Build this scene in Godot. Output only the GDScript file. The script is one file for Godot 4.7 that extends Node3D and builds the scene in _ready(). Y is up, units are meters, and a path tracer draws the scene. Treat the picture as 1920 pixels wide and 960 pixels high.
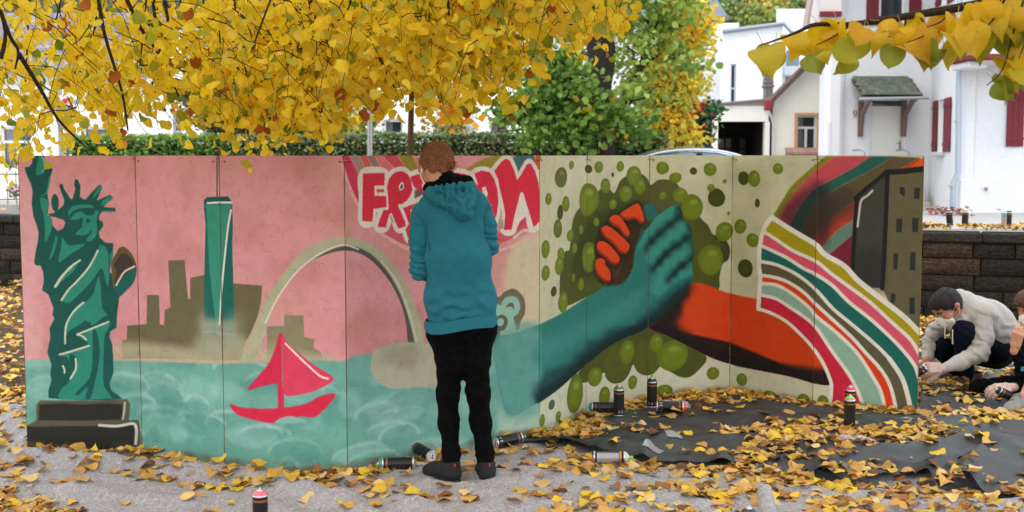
extends Node3D

func _ready() -> void:
	# ------------------------------------------------ camera, sky, sun, exposure
	var cam := Camera3D.new()
	cam.name = "camera"
	cam.position = Vector3(0, 1.65, 0)
	cam.rotation_degrees.x = -4.722
	var lens := CameraAttributesPhysical.new()
	lens.frustum_focal_length = 57.5
	lens.frustum_focus_distance = 6.1
	lens.exposure_aperture = 6.3
	lens.frustum_far = 1500.0
	lens.frustum_near = 0.1
	cam.attributes = lens
	cam.far = 1500.0
	cam.near = 0.1
	add_child(cam, true)
	var we := WorldEnvironment.new()
	we.name = "world"
	var env := Environment.new()
	env.background_mode = Environment.BG_SKY
	env.tonemap_mode = Environment.TONE_MAPPER_LINEAR
	env.tonemap_exposure = 1.75
	var sky := Sky.new()
	var sm := ProceduralSkyMaterial.new()
	sm.sky_top_color = Color(0.9, 0.94, 1.0)
	sm.sky_horizon_color = Color(0.97, 0.98, 1.0)
	sm.ground_bottom_color = Color(0.45, 0.42, 0.38)
	sm.ground_horizon_color = Color(0.7, 0.7, 0.7)
	sm.sky_curve = 0.2
	sm.sun_angle_max = 1.0
	sky.sky_material = sm
	env.sky = sky
	env.background_energy_multiplier = 1.5
	env.sdfgi_enabled = true
	env.ssao_enabled = true
	env.ssil_enabled = true
	we.environment = env
	add_child(we, true)
	var sun := DirectionalLight3D.new()
	sun.name = "sun"
	sun.light_energy = 0.3
	sun.light_angular_distance = 25.0
	sun.light_color = Color(1.0, 0.97, 0.92)
	sun.rotation_degrees = Vector3(-58, -28, 0)
	sun.shadow_enabled = true
	add_child(sun, true)
	# ------------------------------------------------ large structure
	rng.seed = 7
	build_ground()
	build_mural()
	build_buildings()
	build_far_trees()
	build_linden()
	build_near_branch()
	build_standing_person()
	build_crouching_person()
	build_seated_person()
	build_cans()
	scatter_leaves()

# ---------------------------------------------------------------- helpers
var names := {}
var rng := RandomNumberGenerator.new()

func numbered(parent: Node, called: String) -> String:
	var key := str(parent.get_instance_id()) + called
	var n: int = names.get(key, 0)
	names[key] = n + 1
	return called if n == 0 else "%s_%03d" % [called, n]

func tag(o: Node, label := "", category := "", group := "", kind := ""):
	if label: o.set_meta("label", label)
	if category: o.set_meta("category", category)
	if group: o.set_meta("group", group)
	if kind: o.set_meta("kind", kind)
	return o

func thing(called: String, label: String, category: String, at := Vector3.ZERO, turn := 0.0, group := "") -> Node3D:
	var o := Node3D.new()
	o.name = numbered(self, called)
	add_child(o, true)
	o.position = at
	o.rotation.y = turn
	tag(o, label, category, group)
	return o

func part(parent: Node, called: String, mesh: Mesh, mat: Material, label := "") -> MeshInstance3D:
	var o := MeshInstance3D.new()
	o.name = numbered(parent, called)
	o.mesh = mesh
	if mat: o.material_override = mat
	parent.add_child(o, true)
	if label: o.set_meta("label", label)
	return o

func copy_of(src: Node3D, at: Vector3, basis: Basis, label: String) -> Node3D:
	var c: Node3D = src.duplicate()
	c.name = numbered(self, src.get_meta("stem"))
	add_child(c, true)
	c.transform = Transform3D(basis, at)
	c.set_meta("label", label)
	return c

func many(parent: Node, called: String, mesh: Mesh, mat: Material, xfs: Array, cols: Array, kind := "stuff") -> MultiMeshInstance3D:
	var mm := MultiMesh.new()
	mm.transform_format = MultiMesh.TRANSFORM_3D
	mm.use_colors = not cols.is_empty()
	mm.mesh = mesh
	mm.instance_count = xfs.size()
	for i in xfs.size():
		mm.set_instance_transform(i, xfs[i])
		if mm.use_colors: mm.set_instance_color(i, cols[i])
	var o := MultiMeshInstance3D.new()
	o.name = numbered(parent, called)
	o.multimesh = mm
	o.material_override = mat
	parent.add_child(o, true)
	if kind: o.set_meta("kind", kind)
	return o

# a shape that is being built; every triangle is turned to face the side of its normals
class Shape:
	var v := PackedVector3Array()
	var n := PackedVector3Array()
	var uv := PackedVector2Array()
	var c := PackedColorArray()
	var ix := PackedInt32Array()
	var col := Color.WHITE
	func vert(p: Vector3, nn: Vector3, u := Vector2.ZERO) -> int:
		v.append(p); n.append(nn); uv.append(u); c.append(col)
		return v.size() - 1
	func tri(a: int, b: int, d: int) -> void:
		if (v[b] - v[a]).cross(v[d] - v[a]).dot(n[a] + n[b] + n[d]) > 0.0:
			ix.append(a); ix.append(d); ix.append(b)
		else:
			ix.append(a); ix.append(b); ix.append(d)
	func quad(a: Vector3, b: Vector3, d: Vector3, e: Vector3, nn: Vector3) -> void:
		var i := vert(a, nn, Vector2(0, 1))
		vert(b, nn, Vector2(1, 1)); vert(d, nn, Vector2(1, 0)); vert(e, nn, Vector2(0, 0))
		tri(i, i + 1, i + 2); tri(i, i + 2, i + 3)
	func box(at: Vector3, size: Vector3, b := Basis(), ch := 0.0) -> void:
		var h := size * 0.5
		ch = minf(ch, minf(h.x, minf(h.y, h.z)) * 0.6)
		for ax in 3:
			for s in [-1.0, 1.0]:
				var nn := Vector3.ZERO
				nn[ax] = s
				var u := (ax + 1) % 3
				var w := (ax + 2) % 3
				var q := []
				for k in [[-1, -1], [1, -1], [1, 1], [-1, 1]]:
					var p := Vector3.ZERO
					p[ax] = s * h[ax]
					p[u] = k[0] * (h[u] - ch)
					p[w] = k[1] * (h[w] - ch)
					q.append(at + b * p)
				quad(q[0], q[1], q[2], q[3], b * nn)
		if ch > 0.0:
			for ax in 3:
				var u := (ax + 1) % 3
				var w := (ax + 2) % 3
				for su in [-1.0, 1.0]:
					for sw in [-1.0, 1.0]:
						var q := []
						for k in [[-1, 0], [1, 0], [1, 1], [-1, 1]]:
							var p := Vector3.ZERO
							p[ax] = k[0] * (h[ax] - ch)
							p[u] = su * (h[u] - (ch if k[1] == 0 else 0.0))
							p[w] = sw * (h[w] - (0.0 if k[1] == 0 else ch))
							q.append(at + b * p)
						var nn := Vector3.ZERO
						nn[u] = su; nn[w] = sw
						quad(q[0], q[1], q[2], q[3], b * nn.normalized())
			for sx in [-1.0, 1.0]:
				for sy in [-1.0, 1.0]:
					for sz in [-1.0, 1.0]:
						var nn := b * Vector3(sx, sy, sz).normalized()
						var s3 := Vector3(sx, sy, sz)
						var i := vert(at + b * (s3 * (h - Vector3(0, ch, ch))), nn)
						vert(at + b * (s3 * (h - Vector3(ch, 0, ch))), nn)
						vert(at + b * (s3 * (h - Vector3(ch, ch, 0))), nn)
						tri(i, i + 1, i + 2)
	func tube(pts: Array, radii: Array, sides := 8, cap := true) -> void:
		var up := Vector3(0.31, 0.87, 0.38)
		var first := v.size()
		var m := pts.size()
		var side := Vector3.ZERO
		for i in m:
			var t: Vector3 = (pts[mini(i + 1, m - 1)] - pts[maxi(i - 1, 0)]).normalized()
			if side == Vector3.ZERO: side = t.cross(up)
			side = (side - t * side.dot(t)).normalized()
			var bi := t.cross(side)
			for k in sides + 1:
				var a := TAU * k / sides
				var d := side * cos(a) + bi * sin(a)
				vert(pts[i] + d * radii[i], d, Vector2(float(k) / sides, float(i) / m))
		for i in m - 1:
			for k in sides:
				var a := first + i * (sides + 1) + k
				tri(a, a + 1, a + sides + 2); tri(a, a + sides + 2, a + sides + 1)
		if cap:
			for e in [0, m - 1]:
				var t: Vector3 = (pts[1] - pts[0] if e else pts[0] - pts[1]).normalized() if m == 2 else ((pts[m - 1] - pts[m - 2]) if e else (pts[0] - pts[1])).normalized()
				if m == 2 and e == 1: t = (pts[1] - pts[0]).normalized()
				var ce := vert(pts[e], t)
				for k in sides:
					var p1 := vert(v[first + e * (sides + 1) + k], t)
					var p2 := vert(v[first + e * (sides + 1) + k + 1], t)
					tri(ce, p1, p2)
	func lathe(prof: Array, sides: int, xf := Transform3D()) -> void:   # prof: Vector2(radius, height), sharp where a point repeats
		var first := v.size()
		var m := prof.size()
		for i in m:
			var a: Vector2 = prof[maxi(i - 1, 0)]
			var b: Vector2 = prof[mini(i + 1, m - 1)]
			if i > 0 and a.is_equal_approx(prof[i]): a = prof[i]
			if i < m - 1 and b.is_equal_approx(prof[i]): b = prof[i]
			var t := (b - a).normalized()
			var nn := Vector2(t.y, -t.x)
			for k in sides + 1:
				var an := TAU * k / sides
				vert(xf * Vector3(cos(an) * prof[i].x, prof[i].y, sin(an) * prof[i].x), xf.basis * Vector3(cos(an) * nn.x, nn.y, sin(an) * nn.x), Vector2(1.0 - float(k) / sides, 1.0 - float(i) / (m - 1)))
		for i in m - 1:
			for k in sides:
				var a := first + i * (sides + 1) + k
				tri(a, a + 1, a + sides + 2); tri(a, a + sides + 2, a + sides + 1)
	func prism(poly: PackedVector2Array, xf: Transform3D, depth: float) -> void:   # in x, y; from z = 0 to -depth
		var t := Geometry2D.triangulate_polygon(poly)
		for s in [0.0, -depth]:
			var nn: Vector3 = xf.basis * (Vector3(0, 0, 1) if s == 0.0 else Vector3(0, 0, -1))
			var first := v.size()
			for p in poly: vert(xf * Vector3(p.x, p.y, s), nn, p)
			for i in range(0, t.size(), 3): tri(first + t[i], first + t[i + 1], first + t[i + 2])
		var area := 0.0
		for i in poly.size(): area += poly[i].cross(poly[(i + 1) % poly.size()])
		for i in poly.size():
			var a := poly[i]
			var b := poly[(i + 1) % poly.size()]
			var e := (b - a).normalized() * signf(area)
			quad(xf * Vector3(a.x, a.y, 0), xf * Vector3(b.x, b.y, 0), xf * Vector3(b.x, b.y, -depth), xf * Vector3(a.x, a.y, -depth), xf.basis * Vector3(e.y, -e.x, 0))
	func smooth_from(first: int) -> void:   # normals of the triangles round each vertex, from a vertex on
		var acc := PackedVector3Array()
		acc.resize(v.size())
		for i in range(0, ix.size(), 3):
			if ix[i] < first: continue
			var f := (v[ix[i + 2]] - v[ix[i]]).cross(v[ix[i + 1]] - v[ix[i]])
			for k in 3: acc[ix[i + k]] += f
		for i in range(first, v.size()):
			if acc[i].length_squared() > 0.0: n[i] = acc[i].normalized()
	func grid(rows: Array, facing := Vector3.UP) -> void:   # rows of points of one length
		var first := v.size()
		var w: int = rows[0].size()
		for j in rows.size():
			for i in w: vert(rows[j][i], facing, Vector2(float(i) / (w - 1), float(j) / (rows.size() - 1)))
		for j in rows.size() - 1:
			for i in w - 1:
				var a := first + j * w + i
				tri(a, a + 1, a + w + 1); tri(a, a + w + 1, a + w)
		smooth_from(first)
	func done(mat: Material = null) -> ArrayMesh:
		var m := ArrayMesh.new()
		add_to(m, mat)
		return m
	func add_to(m: ArrayMesh, mat: Material = null) -> void:
		if v.is_empty(): return
		var a := []
		a.resize(Mesh.ARRAY_MAX)
		a[Mesh.ARRAY_VERTEX] = v
		a[Mesh.ARRAY_NORMAL] = n
		a[Mesh.ARRAY_TEX_UV] = uv
		a[Mesh.ARRAY_COLOR] = c
		a[Mesh.ARRAY_INDEX] = ix
		m.add_surface_from_arrays(Mesh.PRIMITIVE_TRIANGLES, a)
		if mat: m.surface_set_material(m.get_surface_count() - 1, mat)

func box_mesh(size: Vector3, ch := 0.0, at := Vector3.ZERO) -> ArrayMesh:
	var s := Shape.new()
	s.box(at, size, Basis(), ch)
	return s.done()

# ---------------------------------------------------------------- materials
func rgb8(r: float, g: float, b: float) -> Color:
	return Color(r / 255.0, g / 255.0, b / 255.0)

func flat(col: Color, rough := 0.8, metal := 0.0) -> StandardMaterial3D:
	var m := StandardMaterial3D.new()
	m.albedo_color = col
	m.roughness = rough
	m.metallic = metal
	return m

func tinted(rough := 0.7, back := 0.0) -> StandardMaterial3D:   # takes its colours from the mesh and the copies
	var m := StandardMaterial3D.new()
	m.vertex_color_use_as_albedo = true
	m.roughness = rough
	if back > 0.0:
		m.backlight_enabled = true
		m.backlight = Color(back, back, back).linear_to_srgb()
	return m

func noise_tex(freq: float, cols: Array, stops: Array, size := 256, kind := FastNoiseLite.TYPE_SIMPLEX_SMOOTH, oct := 4, seed_ := 1) -> NoiseTexture2D:
	var t := NoiseTexture2D.new()
	t.width = size; t.height = size; t.seamless = true
	var f := FastNoiseLite.new()
	f.noise_type = kind; f.frequency = freq; f.fractal_octaves = oct; f.seed = seed_
	t.noise = f
	if cols.size():
		var g := Gradient.new()
		g.colors = PackedColorArray(cols)
		g.offsets = PackedFloat32Array(stops)
		t.color_ramp = g
	return t

var shared := {}
func shared_noise(freq: float, low: float, seed_: int) -> NoiseTexture2D:   # grey noise from low to white, one texture for alike surfaces
	var f: float = [0.02, 0.035, 0.06, 0.15][clampi(int(freq > 0.027) + int(freq > 0.045) + int(freq > 0.1), 0, 3)]
	var l: float = 0.0 if low <= 0.0 else clampf(snappedf(low, 0.12), 0.36, 0.96)
	var key := Vector3(f, l, seed_)
	if not shared.has(key):
		shared[key] = noise_tex(f, [Color(l, l, l), Color.WHITE] if l > 0.0 else [], [0.22, 0.78], 256, FastNoiseLite.TYPE_SIMPLEX_SMOOTH, 5, seed_ + 1)
	return shared[key]

func noisy(a: Color, b: Color, per_m: float, rough := 0.85, relief := 0.0, freq := 0.02, seed_ := 1) -> StandardMaterial3D:
	var m := StandardMaterial3D.new()
	m.roughness = rough
	m.uv1_triplanar = true
	m.uv1_world_triplanar = true
	m.uv1_scale = Vector3.ONE * per_m
	m.uv1_offset = Vector3(seed_ * 0.37, seed_ * 0.61, seed_ * 0.13)
	m.albedo_color = a
	m.albedo_texture = shared_noise(freq, clampf(b.get_luminance() / maxf(a.get_luminance(), 0.001), 0.36, 1.0), 0)
	if relief > 0.0:
		m.heightmap_enabled = true
		m.heightmap_scale = relief
		m.heightmap_texture = shared_noise(freq * 2.0, 0.0, 3)
	return m

# ---------------------------------------------------------------- the mural: paint on an image in metres along the wall and metres up
const PX := 620.0
const MUR_H := 1.645
var joints: Array = [Vector2(-2.6969, -6.7136), Vector2(-2.043, -6.6685), Vector2(-1.5015, -6.3001), Vector2(-0.851, -6.2346), Vector2(-0.3801, -6.6965), Vector2(0.1595, -7.0796), Vector2(0.4682, -7.663), Vector2(0.9112, -8.1506), Vector2(1.5104, -8.4193), Vector2(1.9748, -7.9534), Vector2(2.5744, -7.6856)]
var mur: Image

func pix(flat_: Array) -> PackedVector2Array:
	var o := PackedVector2Array()
	for i in range(0, flat_.size(), 2): o.append(Vector2(flat_[i] * PX, (MUR_H - flat_[i + 1]) * PX))
	return o

func curve(p: PackedVector2Array, closed := true, per := 5) -> PackedVector2Array:
	var o := PackedVector2Array()
	var m := p.size()
	for i in (m if closed else m - 1):
		var a := p[posmod(i - 1, m)] if closed else p[maxi(i - 1, 0)]
		var d := p[(i + 2) % m] if closed else p[mini(i + 2, m - 1)]
		for k in per: o.append(p[i].cubic_interpolate(p[(i + 1) % m], a, d, float(k) / per))
	if not closed: o.append(p[m - 1])
	return o

func scan(im: Image, p: PackedVector2Array, col: Color) -> void:
	var lo := INF
	var hi := -INF
	for q in p:
		lo = minf(lo, q.y); hi = maxf(hi, q.y)
	for y in range(maxi(0, int(floor(lo))), mini(im.get_height(), int(ceil(hi)) + 1)):
		var ys := y + 0.5
		var xs := PackedFloat32Array()
		var b := p[p.size() - 1]
		for a in p:
			if (a.y <= ys) != (b.y <= ys): xs.append(a.x + (ys - a.y) / (b.y - a.y) * (b.x - a.x))
			b = a
		xs.sort()
		for i in range(0, xs.size() - 1, 2):
			var x0 := roundi(xs[i])
			im.fill_rect(Rect2i(x0, y, roundi(xs[i + 1]) - x0, 1), col)

func soften(im: Image, blur: float) -> void:
	var w := im.get_width()
	var h := im.get_height()
	var f := 1.0
	while f * 2.0 <= blur + 0.01 and im.get_width() > 8 and im.get_height() > 8:
		f *= 2.0
		im.resize(maxi(4, int(ceil(w / f))), maxi(4, int(ceil(h / f))), Image.INTERPOLATE_BILINEAR)
	if f > 1.0: im.resize(w, h, Image.INTERPOLATE_BILINEAR if f < 4.0 else Image.INTERPOLATE_CUBIC)

func layer(polys: Array, col: Color, blur: float, clip := PackedVector2Array()) -> void:
	var r := Rect2(polys[0][0], Vector2.ZERO)
	for p in polys:
		for q in p: r = r.expand(q)
	var pad := ceilf(blur * 2.0 + 2.0)
	var at := Vector2i((r.position - Vector2(pad, pad)).floor())
	var size := Vector2i((r.size + Vector2(pad, pad) * 2.0).ceil())
	if blur > 4.0: size = Vector2i(int(ceil(size.x / 16.0)) * 16, int(ceil(size.y / 16.0)) * 16)
	else: size = Vector2i(int(ceil(size.x / 2.0)) * 2, int(ceil(size.y / 2.0)) * 2)
	var im := Image.create_empty(size.x, size.y, false, Image.FORMAT_RGBA8)
	im.fill(Color(col, 0.0))
	for p in polys:
		var moved := PackedVector2Array()
		for q in p: moved.append(q - Vector2(at))
		scan(im, moved, col)
	soften(im, blur)
	if clip.size():
		var mask := Image.create_empty(size.x, size.y, false, Image.FORMAT_RGBA8)
		var moved := PackedVector2Array()
		for q in clip: moved.append(q - Vector2(at))
		scan(mask, moved, Color.WHITE)
		mur.blend_rect_mask(im, mask, Rect2i(Vector2i.ZERO, size), at)
	else:
		mur.blend_rect(im, Rect2i(Vector2i.ZERO, size), at)

func paint(f: Array, col: Color, blur := 2.0, curved := true, clip := PackedVector2Array()) -> void:
	var p := pix(f)
	layer([curve(p) if curved else p], col, blur, clip)

func stripe(p: PackedVector2Array, w: float) -> Array:   # a brush line as quads and discs
	var o := []
	for i in p.size() - 1:
		var d := (p[i + 1] - p[i]).normalized().orthogonal() * w
		o.append(PackedVector2Array([p[i] - d, p[i + 1] - d, p[i + 1] + d, p[i] + d]))
	for q in p: o.append(oval(q, Vector2(w, w), 10))
	return o

func line(f: Array, width: float, col: Color, blur := 2.0, clip := PackedVector2Array()) -> void:
	layer(stripe(curve(pix(f), false), width * 0.5 * PX), col, blur, clip)

func oval(c: Vector2, r: Vector2, m := 26, wob := 0.0) -> PackedVector2Array:
	var o := PackedVector2Array()
	var ph := c.x * 0.37 + c.y
	for k in m:
		var a := TAU * k / m
		o.append(c + Vector2(cos(a), sin(a)) * r * (1.0 + wob * (sin(a * 2.0 + ph) + 0.6 * sin(a * 3.0 + ph * 1.7))))
	return o

func dot(e: Array, col: Color, shine := true) -> void:
	var c := Vector2(e[0] * PX, (MUR_H - e[1]) * PX)
	var r := Vector2(e[2], e[3]) * PX
	var o := oval(c, r, 30, 0.03)
	layer([o], col.darkened(0.1), 2.0)
	layer([oval(c + r * Vector2(0.05, 0.08), r * 0.75)], Color(col.lightened(0.03), 0.8), minf(16.0, r.x * 0.5), o)
	if shine: layer([oval(c + r * Vector2(0.15, -0.42), r * Vector2(0.4, 0.2))], Color(0.72, 0.78, 0.5, 0.3), clampf(r.x * 0.3, 2.0, 8.0), o)

func bands(lines: Array, cols: Array, blur: float) -> void:
	for i in cols.size():
		var a := curve(pix(lines[i]), false)
		var b := curve(pix(lines[i + 1]), false)
		b.reverse()
		a.append_array(b)
		layer([a], cols[i], blur)

func paint_mural() -> void:
	mur = Image.create_empty(4096, 1024, false, Image.FORMAT_RGBA8)
	var pink := rgb8(218, 150, 154)
	var sage := rgb8(190, 188, 156)
	var dteal := rgb8(20, 84, 76)
	var teal := rgb8(44, 136, 116)
	var olive := rgb8(107, 100, 72)
	var white := rgb8(226, 216, 206)
	var red := rgb8(216, 44, 70)
	var green := rgb8(106, 124, 22)
	var dgreen := rgb8(66, 72, 22)
	var coal := rgb8(40, 41, 36)
	mur.fill(pink)
	# uneven spraying of the pink
	for i in 150:
		var c := Vector2(rng.randf() * 2250, rng.randf() * 700)
		layer([oval(c, Vector2(rng.randf_range(20, 110), rng.randf_range(20, 90)))], Color(pink.lerp([rgb8(176, 104, 92), rgb8(236, 156, 160), rgb8(200, 150, 130)][i % 3], 0.6), 0.3), 32.0)
	paint([-0.004,1.534,0.076,1.505,0.116,1.33,0.138,1.096,0.085,0.86,0.107,0.594,-0.037,0.548], Color(rgb8(226, 176, 176), 0.55), 32.0)
	paint([1.95,1.645,2.222,1.644,3.09,1.196,3.288,1.003,3.29,0.566,2.797,0.61], Color(rgb8(214, 160, 146), 0.5), 32.0)
	paint([3.083,1.105,3.343,1.186,3.418,0.357,2.979,0.594,3.016,0.835], Color(rgb8(206, 196, 165), 0.9), 32.0)
	# skyline in haze
	paint([0.556,0.632,0.583,0.639,0.588,0.714,0.716,0.728,0.726,0.889,0.824,0.895,0.826,0.737,0.859,0.733,0.868,0.816,0.915,0.834,0.905,1.085,1.034,1.095,1.055,0.885,1.072,0.892,1.075,1.002,1.135,1.014,1.183,1.022,1.375,0.988,1.526,0.977,1.519,0.887,1.499,0.814,1.46,0.728,1.422,0.667,1.421,0.593,0.554,0.528], olive, 2.5, false)
	paint([1.548,0.766,1.64,0.771,1.641,0.825,1.742,0.827,1.744,0.714,1.799,0.703,1.792,0.66,1.828,0.637,1.84,0.594,1.545,0.589], rgb8(140, 134, 104), 3.0, false)
	paint([0.516,0.599,0.648,0.633,0.856,0.625,1.187,0.666,1.398,0.715,1.496,0.656,1.62,0.658,1.816,0.624,1.864,0.57,0.513,0.495], Color(rgb8(186, 178, 146), 0.75), 32.0)
	# arch
	var arch := curve(pix([1.373,0.505,1.485,0.772,1.55,0.911,1.665,1.078,1.764,1.174,1.862,1.216,1.975,1.23,2.111,1.196,2.234,1.119,2.359,0.969,2.45,0.789,2.494,0.61,2.512,0.402,2.384,0.419,2.374,0.623,2.35,0.798,2.268,0.962,2.145,1.091,2.025,1.153,1.917,1.156,1.805,1.114,1.706,1.045,1.621,0.94,1.562,0.801,1.482,0.577,1.458,0.507]))
	layer([arch], rgb8(178, 176, 145), 3.0)
	paint([1.8,1.117,1.945,1.184,2.076,1.162,2.187,1.088,2.293,0.96,2.372,0.796,2.423,0.618,2.421,0.472,2.336,0.483,2.328,0.772,2.243,0.95,2.145,1.055,2.008,1.138,1.889,1.14], rgb8(84, 84, 74), 4.0, true, arch)
	line([1.539,0.784,1.606,0.912,1.698,1.037,1.805,1.128,1.945,1.189,2.049,1.163], 0.008, white, 2.0)
	line([2.198,1.093,2.304,0.973,2.387,0.795,2.438,0.616,2.452,0.483], 0.014, rgb8(205, 200, 180), 4.0)
	# water
	var water := pix([-0.039,0.515,0.165,0.523,0.407,0.52,0.688,0.52,1.28,0.565,1.544,0.578,1.826,0.594,1.938,0.59,2.008,0.613,2.139,0.615,2.356,0.611,2.621,0.596,2.869,0.603,3.053,0.624,3.29,0.654,3.417,0.638,3.421,-0.159,3.243,-0.25,-0.065,-0.25])
	layer([water], rgb8(112, 170, 156), 6.0)
	for i in 150:
		var s := rng.randf() * 3.9
		var h := rng.randf_range(-0.05, 0.56)
		var r := Vector2(rng.randf_range(30, 110), rng.randf_range(14, 50))
		var c := Vector2(s * PX, (MUR_H - h) * PX)
		layer([oval(c, r)], Color([rgb8(84, 146, 138), rgb8(104, 160, 150), rgb8(156, 202, 192)][i % 3], 0.45), 16.0, water)
		if i % 2 == 0:
			var arc := PackedVector2Array()
			for k in 9: arc.append(c + Vector2(cos(PI + PI * k / 8.0), sin(PI + PI * k / 8.0)) * r * 1.1)
			layer(stripe(arc, rng.randf_range(3.0, 9.0)), Color(rgb8(196, 222, 214), rng.randf_range(0.15, 0.5)), 12.0, water)
	paint([2.119,0.547,2.146,0.623,2.26,0.648,2.356,0.648,2.468,0.631,2.575,0.597,2.581,0.385,2.466,0.392,2.326,0.403,2.244,0.414,2.177,0.45,2.132,0.503], rgb8(180, 176, 152), 4.0)
	paint([2.179,0.62,2.274,0.63,2.44,0.623,2.46,0.533,2.327,0.517,2.205,0.563], Color(rgb8(150, 146, 122), 0.7), 32.0)
	# the tall tower
	paint([1.192,1.388,1.375,1.391,1.378,1.295,1.372,1.175,1.375,0.958,1.374,0.739,1.171,0.727,1.182,0.998,1.201,1.279], rgb8(24, 100, 90), 2.0, false)
	paint([1.208,1.393,1.369,1.396,1.368,1.355,1.346,1.247,1.328,1.078,1.31,0.908,1.292,0.761,1.27,0.747,1.243,0.904,1.225,1.049,1.214,1.279], rgb8(52, 142, 118), 2.0, false)
	paint([1.125,0.711,1.147,0.824,1.296,0.786,1.4,0.837,1.411,0.727,1.397,0.642,1.123,0.623], Color(rgb8(156, 160, 136), 0.85), 32.0)
	paint([1.195,1.415,1.22,1.43,1.355,1.435,1.374,1.409,1.38,1.396,1.191,1.39], rgb8(18, 86, 78), 2.0, false)
	line([1.298,1.653,1.295,1.534,1.292,1.431], 0.011, rgb8(84, 92, 84), 2.0)
	line([1.219,1.399,1.313,1.404,1.374,1.404], 0.011, white, 1.5)
	line([1.37,1.365,1.357,1.307,1.346,1.235,1.326,1.078,1.306,0.908,1.292,0.773], 0.01, white, 1.5)
	line([1.174,0.721,1.242,0.732,1.294,0.724,1.373,0.721], 0.01, Color(rgb8(150, 170, 160), 0.7), 3.0)
	# sailing boat
	paint([1.611,0.724,1.631,0.718,1.63,0.624,1.619,0.482,1.568,0.467,1.495,0.447,1.438,0.434,1.496,0.505,1.556,0.576,1.593,0.663], rgb8(214, 42, 78), 3.5)
	paint([1.625,0.714,1.663,0.676,1.779,0.58,1.895,0.505,1.857,0.465,1.777,0.429,1.706,0.412,1.645,0.408,1.625,0.473], rgb8(222, 66, 96), 3.5)
	paint([1.601,0.484,1.632,0.484,1.632,0.339,1.599,0.338], rgb8(214, 42, 78), 3.0, false)
	paint([1.345,0.355,1.422,0.338,1.599,0.339,1.741,0.364,1.824,0.407,1.902,0.422,1.88,0.378,1.799,0.301,1.717,0.3,1.646,0.277,1.563,0.261,1.468,0.277,1.383,0.302], rgb8(216, 40, 74), 5.0)
	line([1.645,0.679,1.698,0.627,1.767,0.562,1.825,0.513,1.866,0.5], 0.011, rgb8(244, 220, 214), 3.0)
	line([1.626,0.676,1.627,0.565,1.629,0.438], 0.006, rgb8(150, 120, 116), 2.0)
	paint([1.586,0.262,1.622,0.292,1.681,0.299,1.751,0.271], Color(rgb8(140, 190, 178), 0.9), 4.0)
	# statue with torch
	paint([0.085,1.66,0.081,1.603,0.062,1.582,0.039,1.58,0.04,1.562,0.054,1.523,0.07,1.488,0.078,1.449,0.075,1.422,0.07,1.38,0.078,1.31,0.095,1.261,0.104,1.226,0.099,1.177,0.082,1.113,0.073,1.057,0.084,1.044,0.109,1.042,0.122,1.008,0.125,0.971,0.124,0.949,0.113,0.907,0.148,0.883,0.174,0.811,0.167,0.772,0.178,0.75,0.148,0.694,0.152,0.65,0.132,0.561,0.153,0.494,0.145,0.438,0.15,0.405,0.131,0.348,0.13,0.306,0.317,0.297,0.465,0.299,0.55,0.307,0.522,0.331,0.489,0.353,0.478,0.392,0.503,0.454,0.503,0.543,0.501,0.609,0.486,0.653,0.492,0.681,0.527,0.704,0.532,0.776,0.548,0.875,0.605,0.925,0.634,0.964,0.647,1.03,0.631,1.035,0.539,0.974,0.497,1.01,0.505,1.067,0.518,1.123,0.522,1.166,0.476,1.171,0.448,1.196,0.442,1.227,0.469,1.262,0.466,1.282,0.445,1.296,0.45,1.325,0.463,1.338,0.539,1.343,0.538,1.359,0.472,1.365,0.521,1.412,0.512,1.431,0.443,1.402,0.435,1.4,0.468,1.471,0.451,1.486,0.372,1.405,0.358,1.407,0.342,1.422,0.347,1.478,0.332,1.515,0.316,1.515,0.312,1.485,0.318,1.464,0.3,1.407,0.29,1.407,0.253,1.464,0.247,1.49,0.226,1.485,0.254,1.401,0.249,1.373,0.227,1.356,0.19,1.329,0.151,1.327,0.151,1.316,0.197,1.309,0.247,1.293,0.257,1.279,0.245,1.247,0.212,1.232,0.185,1.261,0.179,1.3,0.158,1.331,0.167,1.38,0.158,1.45,0.168,1.498,0.192,1.561,0.191,1.575,0.166,1.576,0.151,1.571,0.154,1.589,0.136,1.637,0.129,1.66], dteal, 2.5, false)
	layer([oval(pix([0.202,1.387])[0], Vector2(13, 30), 16)], dteal, 2.0)
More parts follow.
